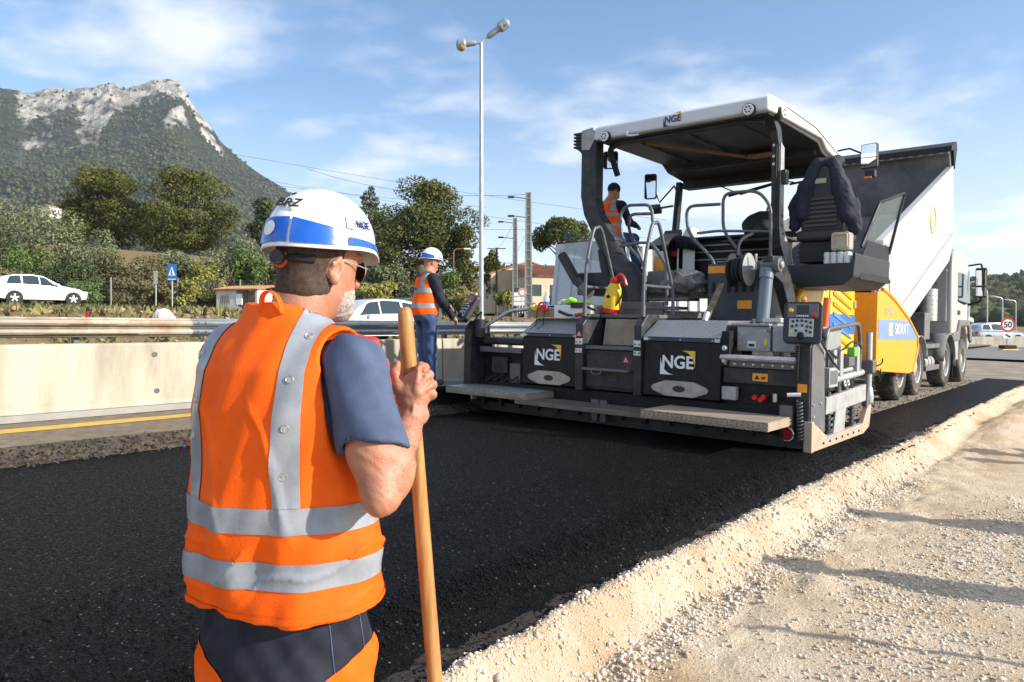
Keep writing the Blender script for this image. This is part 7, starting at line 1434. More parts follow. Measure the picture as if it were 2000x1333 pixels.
B.loft([(.80, 0, 0, .17, .12), (1.1, 0, 0, .19, .13), (1.35, 0, 0, .19, .11), (1.46, 0, 0, .10, .08)], YT, k=.04); B.cap(S_, SL, .05, k=.05); B.cap(NK, NK + Vector((.01, .01, .04)), .07, k=.03); B.cap(S_, S_.lerp(E_, .4), .058, .055, k=.02)
B.chain([SL, EL, WL], [.058, .044, .030], k=.02); hand_simple(B, WL, WL - EL, -1)
for s in (1, -1): hp_ = tr * s * .10; B.chain([hp_ + Vector((0, 0, .86)), hp_ * 1.1 + tf * .02 + Vector((0, 0, .46)), hp_ * 1.2 + Vector((0, 0, .06))], [.085, .06, .045], k=.03)
Hf = Field((-.12, -.12, 1.44), (.28, .30, 1.86), .0042); head_field(Hf, Hc, hr, hf, hu, NK, q=1.14)
for i in range(3): Hf.cap(NK + Vector((-.07, -.07, .055 + .02 * i)), NK + Vector((.10, -.055, .075 + .02 * i)), .004, k=.006, op='s') if False else None
# forearm and the hand closed round the handle
Af = Field((.14, -.30, 1.0), (.46, .16, 1.50), .0030); UA = S_.lerp(E_, .35)
Af.chain([UA, S_.lerp(E_, .7), E_], [.058, .056, .045], k=.02); Af.ell(S_.lerp(E_, .66) + Vector((.02, .004, .0)), (.046, .048, .085), k=.03)
Af.chain([E_, E_.lerp(W_, .30), E_.lerp(W_, .70), W_], [.043, .046, .036, .028], k=.02); Af.ell(E_ + Vector((.0, -.026, -.014)), (.026, .024, .030), k=.02); Af.ell(E_.lerp(W_, .28) + Vector((.016, .0, .0)), (.034, .040, .07), k=.03)
Af.chain([W_, Vector((.336, -.004, 1.325)), Vector((.346, .0, 1.368))], [.029, .029, .026], k=.018); Af.chain([W_, Vector((.316, .002, 1.325)), Vector((.325, .004, 1.362))], [.025, .025, .022], k=.018); Af.ell(W_ + Vector((.026, -.004, -.008)), (.010, .011, .013), k=.012)
for i, (K0, r0) in enumerate(((Vector((.352, -.002, 1.402)), .0125), (Vector((.371, .001, 1.381)), .0125), (Vector((.380, .004, 1.355)), .0118), (Vector((.379, .007, 1.329)), .0105))):
    c = sx(K0.z - .006); Af.chain([Vector((.340 + .004 * i, -.004, 1.335 - .006 * i)), K0], [.014, r0 + .0005], k=.010); Af.ell(K0 + Vector((.002, -.004, .002)), (.0125, .0115, .012), k=.005)
    Af.chain([K0, Vector((c.x + .041, c.y - .002, K0.z - .004)), Vector((c.x + .031, c.y + .026, K0.z - .010)), Vector((c.x + .004, c.y + .034, K0.z - .014)), Vector((c.x - .020, c.y + .024, K0.z - .016))], [r0, r0 * .96, r0 * .9, r0 * .85, r0 * .75], k=.003)
    if i < 3: Af.cap(K0 + Vector((.004, -.012, -.0125)), K0 + Vector((.012, .014, -.0135)), .0022, k=.004, op='s'); Af.cap(Vector((.343 + .004 * i, -.032, 1.345 - .006 * i)), K0 + Vector((-.004, -.020, -.002)), .0035, .004, k=.012)
Af.chain([Vector((.318, -.006, 1.312)), Vector((.297, -.006, 1.350)), Vector((.285, .006, 1.384)), Vector((.289, .020, 1.410))], [.0175, .0150, .0118, .0088], k=.008); Af.ell(Vector((.284, .000, 1.386)), (.0115, .011, .011), k=.006)
Af.chain([E_.lerp(W_, .55) + Vector((.0, -.034, .0)), E_.lerp(W_, .85) + Vector((.006, -.029, 0)), W_ + Vector((.004, -.028, .03))], [.003, .003, .0025], k=.008)
Af.noise(.0006, 130, 21)
vs3 = []; qs3 = []; o3 = 0
for fld, it in ((B, 1), (Hf, 1), (Af, 1)):
    m3 = smooth_mesh(fld.mesh('tmp'), it, .4); va = np.zeros(len(m3.vertices) * 3, np.float32); m3.vertices.foreach_get('co', va); qa = np.zeros(len(m3.polygons) * 4, np.int32)
    if len(m3.loops) != len(qa): qa = np.concatenate([list(p.vertices) for p in m3.polygons if len(p.vertices) == 4])
    else: m3.loops.foreach_get('vertex_index', qa)
    vs3.append(va.reshape(-1, 3)); qs3.append(np.asarray(qa).reshape(-1, 4) + o3); o3 += len(m3.vertices); bpy.data.meshes.remove(m3)
body = obj('body', mesh_np('body', np.concatenate(vs3), q=np.concatenate(qs3), smooth=True), K['skin'], man)
# fine hair on the forearm
bvA = BVHTree.FromPolygons([v.co for v in body.data.vertices], [p.vertices for p in body.data.polygons]); hv_ = []
for i in range(900):
    t = random.uniform(.05, .95); c = E_.lerp(W_, t); ang = random.uniform(0, 6.283); dd = Vector((math.cos(ang), math.sin(ang) - .3, random.uniform(-.2, .2))).normalized(); h_ = bvA.ray_cast(c + dd * .12, -dd)
    if h_[0] is None or (h_[0] - c).length > .07: continue
    ax_ = (W_ - E_).normalized(); g_ = (ax_ * random.uniform(.6, 1.2) + h_[1] * .35 + Vector((random.uniform(-.5, .5), random.uniform(-.5, .5), random.uniform(-.3, .3)))).normalized() * random.uniform(.006, .013); sd_ = g_.cross(h_[1]).normalized() * .00028; hv_ += [h_[0] - sd_, h_[0] + sd_, h_[0] + g_]
obj('arm_hair', mesh_np('arm_hair', np.array([list(v) for v in hv_]), t=np.arange(len(hv_)).reshape(-1, 3)), K['hair'], man)
# T-shirt: torso, sleeves, collar
T = Field(lo, hi, .0065); T.cap(S_, E_, .079, .080, k=.0); hem = S_.lerp(E_, .66); hn = (E_ - S_).normalized(); hn2 = (hn + Vector((-.16, 0, .0))).normalized()
T.cap(S_.lerp(E_, .35), E_, .058, .060, op='s', k=.004); T.put(lambda x, y, z: (x - hem.x) * hn2.x + (y - hem.y) * hn2.y + (z - hem.z) * hn2.z, lo, hi, 0, 'i'); T.noise(.0045, 38, 12, zscale=.5); T.noise(.0055, 18, 15, zscale=.6)
T2 = Field(lo, hi, .0065); T2.cap(SL, SL.lerp(EL, .8), .074, .074); T2.loft([(.82, 0, 0, .20, .14), (1.1, 0, 0, .215, .15), (1.35, 0, 0, .21, .13), (1.45, 0, 0, .14, .10), (1.50, 0, 0, .085, .08)], YT, k=.03); T2.cap(tr * .15 + Vector((0, 0, 1.42)), SL, .05, k=.03); T2.cap(NK - Vector((0, 0, .02)), NK + Vector((.014, .012, .036)), .088, .085, k=.02); T2.cap(NK + Vector((0, 0, .03)), NK + Vector((.03, .024, .14)), .064, .060, op='s', k=.004)
T.F = np.minimum(T.F, T2.F); garment(T, 'shirt', K['tee'], man, 1)
# vest
SEC = [(.80, 0, .01, .262, .19), (.86, 0, .01, .262, .192), (1.0, 0, .0, .252, .182), (1.15, 0, -.005, .247, .172), (1.30, 0, -.012, .243, .160), (1.40, 0, -.012, .228, .142), (1.455, 0, -.008, .185, .122), (1.50, 0, .0, .128, .106), (1.535, .0, .008, .106, .104), (1.575, .0, .016, .101, .101)]
V = Field(lo, hi, .006); V.loft(SEC, YT, k=.02, zlo=.815, zhi=1.565); V.cap(tr * .172 + Vector((0, 0, 1.440)), tr * -.172 + Vector((0, 0, 1.445)), .064, k=.06)
g3 = np.random.default_rng(4)
def folds(x, y, z):
    X = x * tr.x + y * tr.y; w = np.clip((1.42 - z) / .3, 0, 1)
    return (.0075 * np.sin(X * 38 + 5 * z + 1.0) * np.clip((z - .80) / .1, .3, 1) * w * (.6 + .4 * np.sin(z * 9 + X * 6)) + .006 * np.sin(X * 17 - z * 13 + .6) * w + .004 * np.sin(z * 34 + X * 11) * np.clip((1.12 - z) / .2, 0, 1) + .0022 * np.sin(X * 71 - z * 22) - .0075 * np.clip(1 - np.abs(((X * 1.0 + (z - 1.0) * .42 + .10 + .02 * np.sin(z * 14)) % .17) - .085) / .016, 0, 1) * np.clip((1.36 - z) / .12, 0, 1) * np.clip((z - .98) / .10, 0, 1) - .006 * np.clip(1 - np.abs(((X * .55 - (z - .9) + .03 * np.sin(X * 22)) % .11) - .055) / .012, 0, 1) * np.clip((1.04 - z) / .06, 0, 1) * np.clip((z - .83) / .05, 0, 1))
_sl, (xx, yy_, zz_) = V._sl(lo, hi); V.F[_sl] = V.F[_sl] + folds(xx, yy_, zz_).astype(np.float32)
V.cap(S_, E_, .086, .094, k=.008, op='s'); V.cap(SL, EL, .082, .09, k=.008, op='s'); V.cap(NK + Vector((.0, .0, .01)), NK + Vector((.05, .04, .16)), .090, .090, k=.006, op='s')
vest = garment(V, 'vest', K['hivis'], man, 1)
def band(nm, planes, off=.0025, parent=None): return obj(nm, cut_shell(vest.data, planes, nm, off), K['tape'], parent or man)
for z0, z1 in ((1.022, 1.082), (.893, .955)): band('reflective_band', [((0, 0, z0), (0, .0, 1)), ((0, 0, z1), (0, 0, -1))])
Z1 = Vector((0, 0, 1.083)); straps = []
for s, i0, i1 in ((1, .092, .150), (-1, .138, .192)): straps.append(band('shoulder_band', [(tr * s * i0, tr * s), (tr * s * i1, -tr * s), (Z1, (0, 0, 1))], .003))
obj('hem_binding', cut_shell(vest.data, [((0, 0, .835), (0, 0, -1)), ((0, 0, .819), (0, 0, 1))], 'hem_binding', .003), K['hivis'], man)
CL = -MB0 + Vector((0, 0, CAMZ))   # camera in the man's frame
def ray_px(px, py): return Vector(((px - 1000) / FPX, 1, (HOR - py) / FPX)).normalized()
def bvh(o): return BVHTree.FromPolygons([v.co for v in o.data.vertices], [p.vertices for p in o.data.polygons])
bs = bvh(straps[0]); 
for px, py in ((604, 657), (566, 742), (556, 838), (553, 932)):
    hit = bs.ray_cast(CL, ray_px(px, py))
    if hit[0]:
        q = MB(); q.lathe([(0, .003), (.004, .0035), (.0045, .001), (.0075, .001), (.009, .003), (.010, 0)], (0, 0, 0), 'z', 16); o = q.build('snap_fastener', K['alu'], man, smooth=True); o.matrix_local = Matrix.Translation(hit[0]) @ hit[1].to_track_quat('Z', 'Y').to_matrix().to_4x4()
bs = bvh(straps[1])
for px, py in ((393, 690), (383, 780), (377, 850)):
    hit = bs.ray_cast(CL, ray_px(px, py))
    if hit[0]:
        q = MB(); q.lathe([(0, .003), (.004, .0035), (.0045, .001), (.0075, .001), (.009, .003), (.010, 0)], (0, 0, 0), 'z', 16); o = q.build('snap_fastener', K['alu'], man, smooth=True); o.matrix_local = Matrix.Translation(hit[0]) @ hit[1].to_track_quat('Z', 'Y').to_matrix().to_4x4()
# hanging loop and the red lining of the front flap
hb_ = bvh(vest); h1 = hb_.ray_cast(CL, ray_px(530, 600)); base_ = (h1[0] if h1[0] else NK - tf * .1) + Vector((0, 0, -.004))
lw = MB(); pts = [base_ - tr * .026 + Vector((0, 0, -.012)), base_ - tr * .022 - tf * .006 + Vector((0, 0, .028)), base_ - tr * .0 - tf * .008 + Vector((0, 0, .042)), base_ + tr * .024 - tf * .006 + Vector((0, 0, .026)), base_ + tr * .032 + Vector((0, 0, -.012))]
pp = smooth_path(pts, 6); vsl = []; 
for q in pp: vsl += [q - tf * .009, q + tf * .009]
lw._add(vsl, [(2 * i, 2 * i + 1, 2 * i + 3, 2 * i + 2) for i in range(len(pp) - 1)]); lw.build('hanging_loop', K['hivis'], man, smooth=True, solid=.003)
fl = Field((.0, -.25, 1.2), (.45, .35, 1.56), .006); a0 = S_ + Vector((.035, .055, .062)); fl.chain([a0 + Vector((-.05, .02, .006)), a0 + Vector((.005, .005, -.012)), a0 + Vector((.030, .012, -.065)), a0 + Vector((.044, .02, -.13))], [.010, .011, .010, .008], k=.02); garment(fl, 'vest_front_edge', K['hivis_in'], man, 1)
# trousers
Tr = Field((-.36, -.34, .0), (.40, .36, .98), .0065); Tr.loft([(.52, 0, 0, .205, .16), (.66, 0, 0, .218, .172), (.80, 0, 0, .215, .165), (.95, 0, 0, .20, .15)], YT, k=.04, zlo=.60, zhi=.95)
for s in (1, -1): hp_ = tr * s * .108; Tr.chain([hp_ + Vector((0, 0, .68)), hp_ * 1.15 + tf * .03 + Vector((0, 0, .42)), hp_ * 1.3 + Vector((0, 0, .06))], [.118, .10, .085], k=.05)
Tr.noise(.006, 20, 6); Tr.noise(.004, 42, 7); trs = garment(Tr, 'trousers', K['navy'], man, 1)
obj('orange_panel', cut_shell(trs.data, [((-.17, 0, .705), (-.7, 0, -1)), ((0, 0, .42), (0, 0, 1)), ((.015, 0, 0), (-1, 0, 0))], 'orange_panel', .003), K['hivis'], man)
obj('orange_panel', cut_shell(trs.data, [((.09, 0, .640), (.55, 0, -1)), ((.27, 0, .575), (-.35, 0, 1)), ((.055, 0, 0), (1, 0, 0))], 'orange_panel', .003), K['hivis'], man)
for px0, py0, px1, py1 in ((640, 1195, 655, 1333), (700, 1190, 716, 1300)):
    bt = bvh(trs); pts = []
    for i in range(16):
        t = i / 15; hit = bt.ray_cast(CL, ray_px(px0 + (px1 - px0) * t, py0 + (py1 - py0) * t))
        if hit[0]: pts.append(hit[0] + hit[1] * .001)
    if len(pts) > 2: MB().tube(pts, .0018, 5).build('seam', K['tee'], man)
for s in (1, -1):
    a = tr * s * .14 + Vector((0, 0, .08)); Bt = Field(a - Vector((.25, .25, .12)), a + Vector((.25, .25, .14)), .009); Bt.cap(a + Vector((0, 0, .06)), a - Vector((0, 0, .03)), .058, .058); Bt.cap(a - tf * .05 - Vector((0, 0, .035)), a + tf * .16 - Vector((0, 0, .04)), .05, .044); garment(Bt, 'boot', K['boot'], man)
# hair, beard, glasses, helmet
R3 = np.array([[hr.x, hf.x, hu.x], [hr.y, hf.y, hu.y], [hr.z, hf.z, hu.z]])
Hh = Field((-.12, -.12, 1.45), (.28, .28, 1.86), .005); Hh.ell(Hc + hu * .023, (.0905, .1145, .126), R3, k=.01); Hh.ell(Hc - hf * .035 - hu * .07, (.074, .074, .062), R3, k=.03)
dotp = lambda v, c: (lambda x, y, z: (x - c.x) * v.x + (y - c.y) * v.y + (z - c.z) * v.z)
Hh.put(dotp((hf + hu * -.35).normalized(), Hc + hf * .012), (-.12, -.12, 1.45), (.28, .28, 1.86), 0, 'i'); Hh.put(dotp((-hu + hf * .3).normalized(), Hc - hu * .095 - hf * .05), (-.12, -.12, 1.45), (.28, .28, 1.86), 0, 'i'); Hh.noise(.0015, 120, 3); garment(Hh, 'hair', K['hair'], man, 1)
Bd = Field((-.06, -.06, 1.43), (.30, .30, 1.72), .0045); Bd.ell(Hc + hf * .0365 - hu * .071, (.0705, .0775, .0730), R3, k=.03); Bd.ell(Hc + hf * .089 - hu * .114, (.032, .030, .028), R3, k=.025)
Bd.put(dotp((-hf - hu * .12).normalized(), Hc + hf * .010 - hu * .03), (-.06, -.06, 1.45), (.3, .3, 1.72), 0, 'i'); Bd.put(dotp((hu + hf * .45).normalized(), Hc - hu * .020 + hf * .01), (-.06, -.06, 1.45), (.3, .3, 1.72), 0, 'i'); Bd.noise(.0016, 150, 9); garment(Bd, 'beard', K['beard'], man, 1)
gl = MB()
for s in (1, -1):
    c = Hc + hf * .126 + hr * s * .040 - hu * .004; q = MB(); q.grid(lambda a, t: c + (hr * (.033 * math.cos(6.2832 * a)) + hu * (.029 * math.sin(6.2832 * a) - .004 * math.cos(6.2832 * a) * s)) * t + hf * (-.012 * abs(math.cos(6.2832 * a)) * t * t - .012 * t * (s * math.cos(6.2832 * a) > 0)), 22, 4); q.build('lens', mat('brown sunglass lens', (.03, .014, .008), .06, coat=.4), man, smooth=True, solid=.002)
    MB().tube([c + hr * s * .028 + hu * .008 - hf * .014, c + hr * s * .044 + hu * .008 - hf * .05, Hc + hr * s * .096 + hu * .010 - hf * .004, Hc + hr * s * .096 - hu * .002 - hf * .028], .0018, 6).build('temple', K['alu'], man, smooth=True)
    MB().tube([c + (hr * (.033 * math.cos(a)) + hu * (.029 * math.sin(a))) - hf * (.012 * abs(math.cos(a)) + .012 * (s * math.cos(a) > 0)) for a in np.linspace(0, 6.28, 24)[:-1]], .0014, 5, closed=True).build('lens_rim', K['alu'], man, smooth=True)
hm, HS, on = helmet(man, Hc + hu * .006 + hf * .004, hr, hf, hu, 1.04)
on(R_(166), .64, 'BRZ', .040, K['letter_black'], R_(-6)); on(R_(76), .40, 'NGE', .027, K['letter_navy'], 0, .0005)
q = MB(); c = HS(R_(42), .33, .003); q.tube([HS(R_(97), .50, .004), HS(R_(97), .33, .004), HS(R_(89), .31, .004)], .0014, 4).build('logo_corner', K['letter_navy'], hm)
for ph, v in ((174, .83), (192, .83)): q = MB(); q.tube([HS(R_(ph), v, .002), HS(R_(ph + 9), v - .004, .002)], .004, 6).build('vent', K['steel_dark'], hm)
q = MB(); q.tube([HS(R_(160), .50, .0015), HS(R_(163), .62, .002), HS(R_(168), .76, .002)], .0014, 5).build('shell_crease', K['steel_light'], hm)
q = MB(); q.tube([HS(R_(200), .50, .0015), HS(R_(198), .62, .002), HS(R_(193), .76, .002)], .0014, 5).build('shell_crease', K['steel_light'], hm)
nb = Hc - hf * .110 + hu * .002; MB().tube([nb + hr * .07 + hf * .045, nb + hr * .045 + hf * .012, nb, nb - hr * .045 + hf * .012, nb - hr * .07 + hf * .045], .011, 8).build('headband', K['blackplastic'], man, smooth=True); MB().lathe([(0, -.02), (.018, -.018), (.020, 0), (.018, .012), (0, .014)], nb - hf * .012, 'y', 16).build('ratchet_knob', K['steel_dark'], man, smooth=True); MB().lathe([(.012, -.010), (.022, -.009), (.022, 0), (.012, .004)], nb - hf * .006 - hu * .004, 'y', 16).build('knob_ring', mat('red orange ring', (.45, .05, .02), .5), man, smooth=True)
q = MB(); q.tube([HS(R_(20), .32, .002) , HS(R_(12), .22, .008), HS(R_(8), .10, .016)], [.004, .005, .004], 6).build('visor_clip', K['clearglass'], hm)
# the tool: long ash handle with a rake head standing on the gravel
tool = empty('asphalt_rake', Matrix.Translation(MB0)); tag(tool, 'asphalt rake with a round wooden handle held upright by the foreground man', 'rake')
top = stick0; bot = sx(.05); hd = MB(); ptsS = [top - sdir * .0 + (bot - top) * t for t in (0, .004, .012, .03, .25, .5, .75, 1)]; hd.tube(ptsS, [.010, .016, .0195, .0205, .020, .0205, .020, .0195], 20); hd.build('handle', K['ash'], tool, smooth=True)
MB().box(-.22, .22, -.012, .012, .0, .07, Matrix.Translation(bot + Vector((0, 0, -.05)))).build('rake_head', K['steel_mid'], tool, bevel=.004)

c = copy_tree(tool); c['label'] = 'asphalt rake planted upright in the gravel right of the view'; q = shoulder_spot(4.05, -2.25); c.matrix_world = Matrix.Translation(q - Vector((bot.x, bot.y, .0)))

# ------------------------------------------------------------------ loose things lying on the paver
def thing(name, me_or_o, label, cat, group=None):
    tag(me_or_o, label, cat, group); return me_or_o
def in_road(o, x=0, y=0, z=0): o.matrix_world = MR @ Matrix.Translation((x, y, z)); return o
# jacket over the right seat
F = Field((-1.15, 1.9, 2.2), (.05, 2.75, 3.45), .014)
F.chain([(-.86, 2.17, 2.62), (-.82, 2.16, 2.95), (-.70, 2.2, 3.25), (-.52, 2.2, 3.25), (-.42, 2.16, 2.95), (-.34, 2.15, 2.6)], [.10, .085, .06, .06, .09, .10], k=.06)
F.chain([(-.86, 2.18, 2.95), (-.96, 2.2, 2.75), (-.97, 2.22, 2.50)], [.07, .075, .065], k=.05); F.chain([(-.40, 2.18, 2.95), (-.30, 2.2, 2.7), (-.25, 2.22, 2.42)], [.08, .085, .08], k=.05)
F.cap((-.75, 2.30, 3.28), (-.5, 2.30, 3.28), .07, k=.05); F.cap((-.62, 2.02, 2.4), (-.62, 2.02, 3.02), .19, .15, k=.03, op='s'); F.noise(.012, 22, 3, zscale=.4); F.noise(.006, 50, 5)
in_road(thing('', tag(obj('jacket', smooth_mesh(F.mesh('jacket'), 1), mat('dark navy jacket', (.012, .018, .032), .8, var=.3, vscale=9)), 'dark navy jacket draped over the right seat of the paver', 'jacket'), 'dark navy jacket draped over the right seat of the paver', 'jacket'))
# backpack on the dashboard
F = Field((-.5, -.35, -.05), (.5, .35, .6), .014); F.ell((0, 0, .18), (.28, .16, .22)); F.ell((.05, -.08, .12), (.2, .12, .14), k=.04); F.ell((.16, 0, .28), (.13, .1, .14), k=.05); F.noise(.012, 20, 2)
e = empty('backpack', MR @ Matrix.Translation((-1.72, 2.95, 2.44))); tag(e, 'black backpack with a carrying loop behind the guard rail', 'backpack'); obj('bag', smooth_mesh(F.mesh('bag'), 1), mat('black nylon', (.014, .016, .022), .7, var=.3, vscale=10), e); MB().tube(smooth_path([(.08, 0, .40), (.11, 0, .47), (.2, 0, .47), (.23, 0, .38)], 5), .014, 6).build('carry_loop', K['blackplastic'], e, smooth=True)
boxp('luggage_shelf', 'steel_dark', -2.2, -1.25, 2.7, 3.2, 2.40, 2.435)
# spare helmet and cloth on the dashboard
e = empty('spare_helmet', MR @ Matrix.Translation((-2.93, 3.2, 2.54))); tag(e, 'white spare helmet lying on the paver dashboard', 'helmet'); r_, f_, u_ = Vector((1, 0, 0)), Vector((0, 1, 0)), Vector((0, 0, 1)); helmet(e, Vector((0, 0, 0)), r_, f_, u_, 1.0, False, False)
F = Field((-.3, -.25, -.2), (.45, .25, .2), .015); F.chain([(-.1, 0, .05), (.1, -.02, .0), (.3, 0, -.08)], [.09, .08, .04], k=.05); F.noise(.015, 18, 4); tag(obj('dark_cloth', smooth_mesh(F.mesh('dark_cloth'), 1), K['navy'], M=MR @ Matrix.Translation((-2.92, 3.05, 2.44))), 'dark cloth hanging beside the spare helmet', 'cloth')
# crumpled plastic sheet on the steps
F = Field((-.5, -.4, -.15), (.5, .4, .4), .014); F.ell((0, 0, .08), (.36, .24, .13)); F.ell((.12, 0, .16), (.2, .16, .10), k=.05); F.noise(.022, 16, 6); F.noise(.014, 34, 8); F.noise(.006, 75, 9)
tag(obj('plastic_sheet', F.mesh('plastic_sheet'), mat('grey plastic sheet', (.17, .17, .17), .3, spec=.6), M=MR @ Matrix.Translation((-2.16, 1.45, 1.66))), 'crumpled grey plastic sheet on the paver platform', 'sheet')
# jar, tin and bottles
def lathe_thing(name, label, cat, prof, m, x, y, z, extra=()):
    e = empty(name, MR @ Matrix.Translation((x, y, z))); tag(e, label, cat); MB().lathe(prof, (0, 0, 0), 'z', 20).build('body', m, e, smooth=True)
    for nm, pr, mm in extra: MB().lathe(pr, (0, 0, 0), 'z', 20).build(nm, mm, e, smooth=True)
    return e
lathe_thing('jar', 'amber jar with a pale lid behind the middle handrail', 'jar', [(0, 0), (.09, 0), (.095, .03), (.085, .19), (0, .19)], mat('amber liquid jar', (.55, .26, .04), .25), -2.50, 1.5, 1.92, [('lid', [(0, .27), (.08, .268), (.085, .195), (0, .192)], K['letter_pale'])])
e = empty('canister', MR @ Matrix.Translation((-.36, 2.06, 2.0))); tag(e, 'clear canister with a pale frame standing on the right seat tray', 'canister'); MB().box(-.10, .12, -.09, .09, .14, .36).build('tank', mat('yellowish clear plastic', (.50, .47, .38), .2, alpha=.75), e, bevel=.03); MB().tube(round_path([(-.06, -.1, .2), (-.06, -.1, .33), (.09, -.1, .33), (.09, -.1, .18)], .02), .010, 6).build('tube', mat('tan tube', (.5, .32, .15), .5), e)
e = empty('bottle_pack', MR @ Matrix.Translation((-.40, 2.02, 1.985))); tag(e, 'shrink wrapped pack of small bottles on the right seat tray', 'bottles')
for i in range(4): 
    for j in range(2): MB().lathe([(0, 0), (.036, 0), (.038, .02), (.034, .06), (.038, .10), (.03, .135), (0, .14)], (-.1 + i * .078, -.04 + j * .078, 0), 'z', 12).build('bottle', mat('clear plastic', (.72, .74, .74), .15, alpha=.7), e, smooth=True)
# sprayer
e = lathe_thing('pressure_sprayer', 'yellow and red pump sprayer standing beside the left handrail', 'sprayer', [(0, .05), (.105, .05), (.11, .08), (.108, .22), (.085, .34), (.05, .40), (0, .40)], mat('yellow plastic', (.85, .55, .02), .4), -2.62, .48, 1.33, [('foot', [(0, 0), (.10, 0), (.115, .02), (.113, .07), (.108, .075)], K['red']), ('collar', [(.05, .39), (.07, .40), (.07, .44), (.04, .47), (0, .47)], K['red'])])
MB().tube(smooth_path([(0, 0, .44), (.06, 0, .50), (.12, 0, .46), (.16, 0, .38)], 5), .026, 8).build('pump_handle', K['red'], e, smooth=True); MB().tube(smooth_path([(.04, -.02, .46), (.13, -.03, .40), (.14, -.03, .25), (.09, -.05, .12)], 5), .012, 6).build('hose', K['rubber'], e, smooth=True); MB().prism([(-.035, .22), (0, .195), (.035, .22), (0, .245)], 'y', -.112, -.107).build('emblem', K['letter_black'], e)
e.rotation_euler.rotate_axis('Y', R_(9))
# tool tray on the left cover
tx, ty_, tz = -3.2, .35, 1.33
e = empty('tool_tray', MR @ Matrix.Translation((tx, ty_, tz - .05))); tag(e, 'white metal tray of hand tools on the left screed cover', 'tray'); MB().box(-.55, .45, -.1, .3, 0, .012).build('base', K['steel_light'], e)
for a in ((-.55, -.538, -.1, .3), (.438, .45, -.1, .3)): MB().box(*a, .012, .16).build('side', K['steel_light'], e)
MB().box(-.12, .45, -.112, -.101, 0, .16).build('front', K['letter_white'], e); MB().box(-.55, -.125, -.112, -.101, 0, .12).build('front', mat('wooden front', (.32, .23, .15), .8, var=.2, vscale=12), e)
def small(name, label, cat, m, x, y, z, fn, group=None):
    e = empty(name, MR @ Matrix.Translation((x, y, z))); tag(e, label, cat, group); b = MB(); fn(b); b.build('body', m, e, smooth=True, bevel=.004); return e
small('glove', 'lime green work glove, left one on the tool tray', 'glove', mat('lime glove', (.36, .78, .03), .6), tx - .05, ty_ + .05, tz + .14, lambda b: [b.tube([(0, 0, 0), (.08, 0, .03), (.14, .02, .02)], [.045, .05, .03], 10), b.tube([(.10, 0, .03), (.2, -.02, -.02)], [.018, .012], 8), b.tube([(.10, .03, .03), (.2, .04, -.01)], [.018, .012], 8)])
small('glove', 'lime green work glove, right one beside the handrail', 'glove', mat('lime glove', (.36, .78, .03), .6), tx + .22, ty_ + .0, tz + .13, lambda b: [b.tube([(0, 0, 0), (.07, 0, .02), (.13, .02, .0)], [.03, .045, .025], 10), b.tube([(.08, 0, .03), (.18, -.03, -.02)], [.016, .01], 8), b.tube([(.08, .03, .03), (.17, .05, -.02)], [.016, .01], 8)])
small('clamp', 'red hand clamp on the front of the tool tray', 'clamp', K['red'], tx - .30, ty_ - .15, tz + .06, lambda b: [b.tube(arc((0, 0, .03), .05, 20, 320, 14), .014, 6), b.box(-.02, .09, -.012, .012, -.03, .05)])
small('clamp', 'yellow and black clamp at the left of the tool tray', 'clamp', K['stickeryellow'], tx - .42, ty_ - .15, tz + .06, lambda b: [b.tube(arc((0, 0, .03), .045, 40, 330, 12), .013, 6), b.box(-.03, .05, -.012, .012, -.02, .03)])
small('trowel', 'black handled trowel lying in front of the tray', 'trowel', K['blackplastic'], tx + .02, ty_ - .2, tz + .0, lambda b: [b.tube([(0, 0, .03), (.13, .02, -.02), (.20, .02, -.02)], [.022, .02, .014], 8), b.box(.2, .40, -.03, .06, -.03, -.022)])
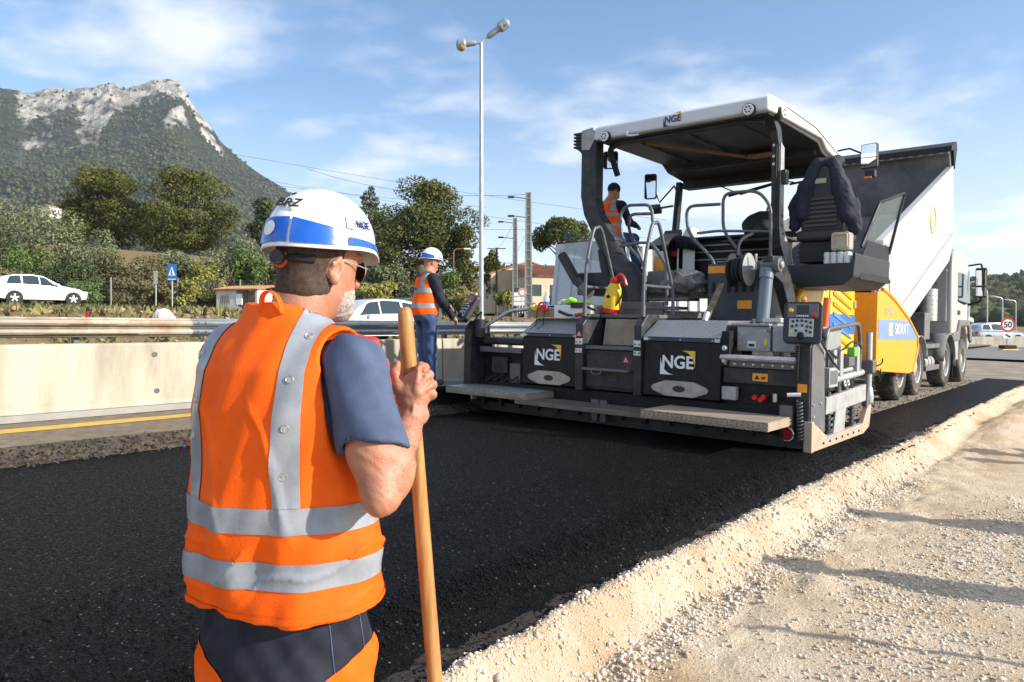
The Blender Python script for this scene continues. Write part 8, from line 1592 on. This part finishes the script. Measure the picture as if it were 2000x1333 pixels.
small('hammer', 'dark club hammer with red grip on the tray', 'hammer', K['steel_dark'], tx + .25, ty_ - .1, tz + .09, lambda b: [b.box(-.1, .15, -.03, .03, -.02, .05), b.tube([(.1, 0, .01), (.28, -.02, -.05)], .016, 8)])
small('hammer', 'red tool handle at the right of the tray', 'tool', K['red'], tx + .30, ty_ - .22, tz - .02, lambda b: b.tube([(0, 0, 0), (.14, 0, .02)], [.026, .02], 10))
e = lathe_thing('water_bottle', 'small water bottle with blue band left of the tool tray', 'bottle', [(0, 0), (.045, 0), (.045, .16), (.02, .22), (.02, .25), (0, .25)], mat('clear bottle', (.6, .68, .72), .1, alpha=.6), tx - .42, ty_ + .1, tz + .04, [('blue_band', [(.0465, .04), (.0465, .12)], K['blue'])])
e = small('paper', 'crumpled pale paper on the tool tray', 'paper', K['letter_white'], tx - .22, ty_ + .12, tz + .12, lambda b: b.tube(smooth_path([(0, 0, 0), (.05, .03, .05), (.12, .02, .03), (.18, 0, .06)], 4), .03, 7))
e = small('paper', 'dark folded map under the gloves on the tool tray', 'paper', K['navy'], tx - .05, ty_ + .02, tz + .10, lambda b: b.box(-.2, .2, -.1, .12, -.02, .0))
for x in (tx - .36, tx - .24): tag(MB().tube([W(x, ty_ - .16, tz + .07), W(x - .03, .06 + .14, 1.18), W(x - .06, .12, 1.12)], .006, 5).build('strap', K['rubber'], None), 'thin black strap hanging from the tool tray' + (', left one' if x < tx - .3 else ', right one'), 'strap')

# ------------------------------------------------------------------ air
hz = MB().box(-2600, 2600, -300, 2750, -12, 800).build('haze', None)
hm_ = bpy.data.materials.new('air'); hm_.use_nodes = True; hn_ = hm_.node_tree.nodes; hn_.clear(); ho = hn_.new('ShaderNodeOutputMaterial'); hv = hn_.new('ShaderNodeVolumePrincipled')
hv.inputs['Color'].default_value = (.80, .88, 1.0, 1); hv.inputs['Density'].default_value = 0.0001; hv.inputs['Anisotropy'].default_value = 0.2; hm_.node_tree.links.new(hv.outputs[0], ho.inputs['Volume'])
hz.data.materials.append(hm_); tag(hz, 'thin bluish haze in front of the mountain', 'haze', kind='stuff')
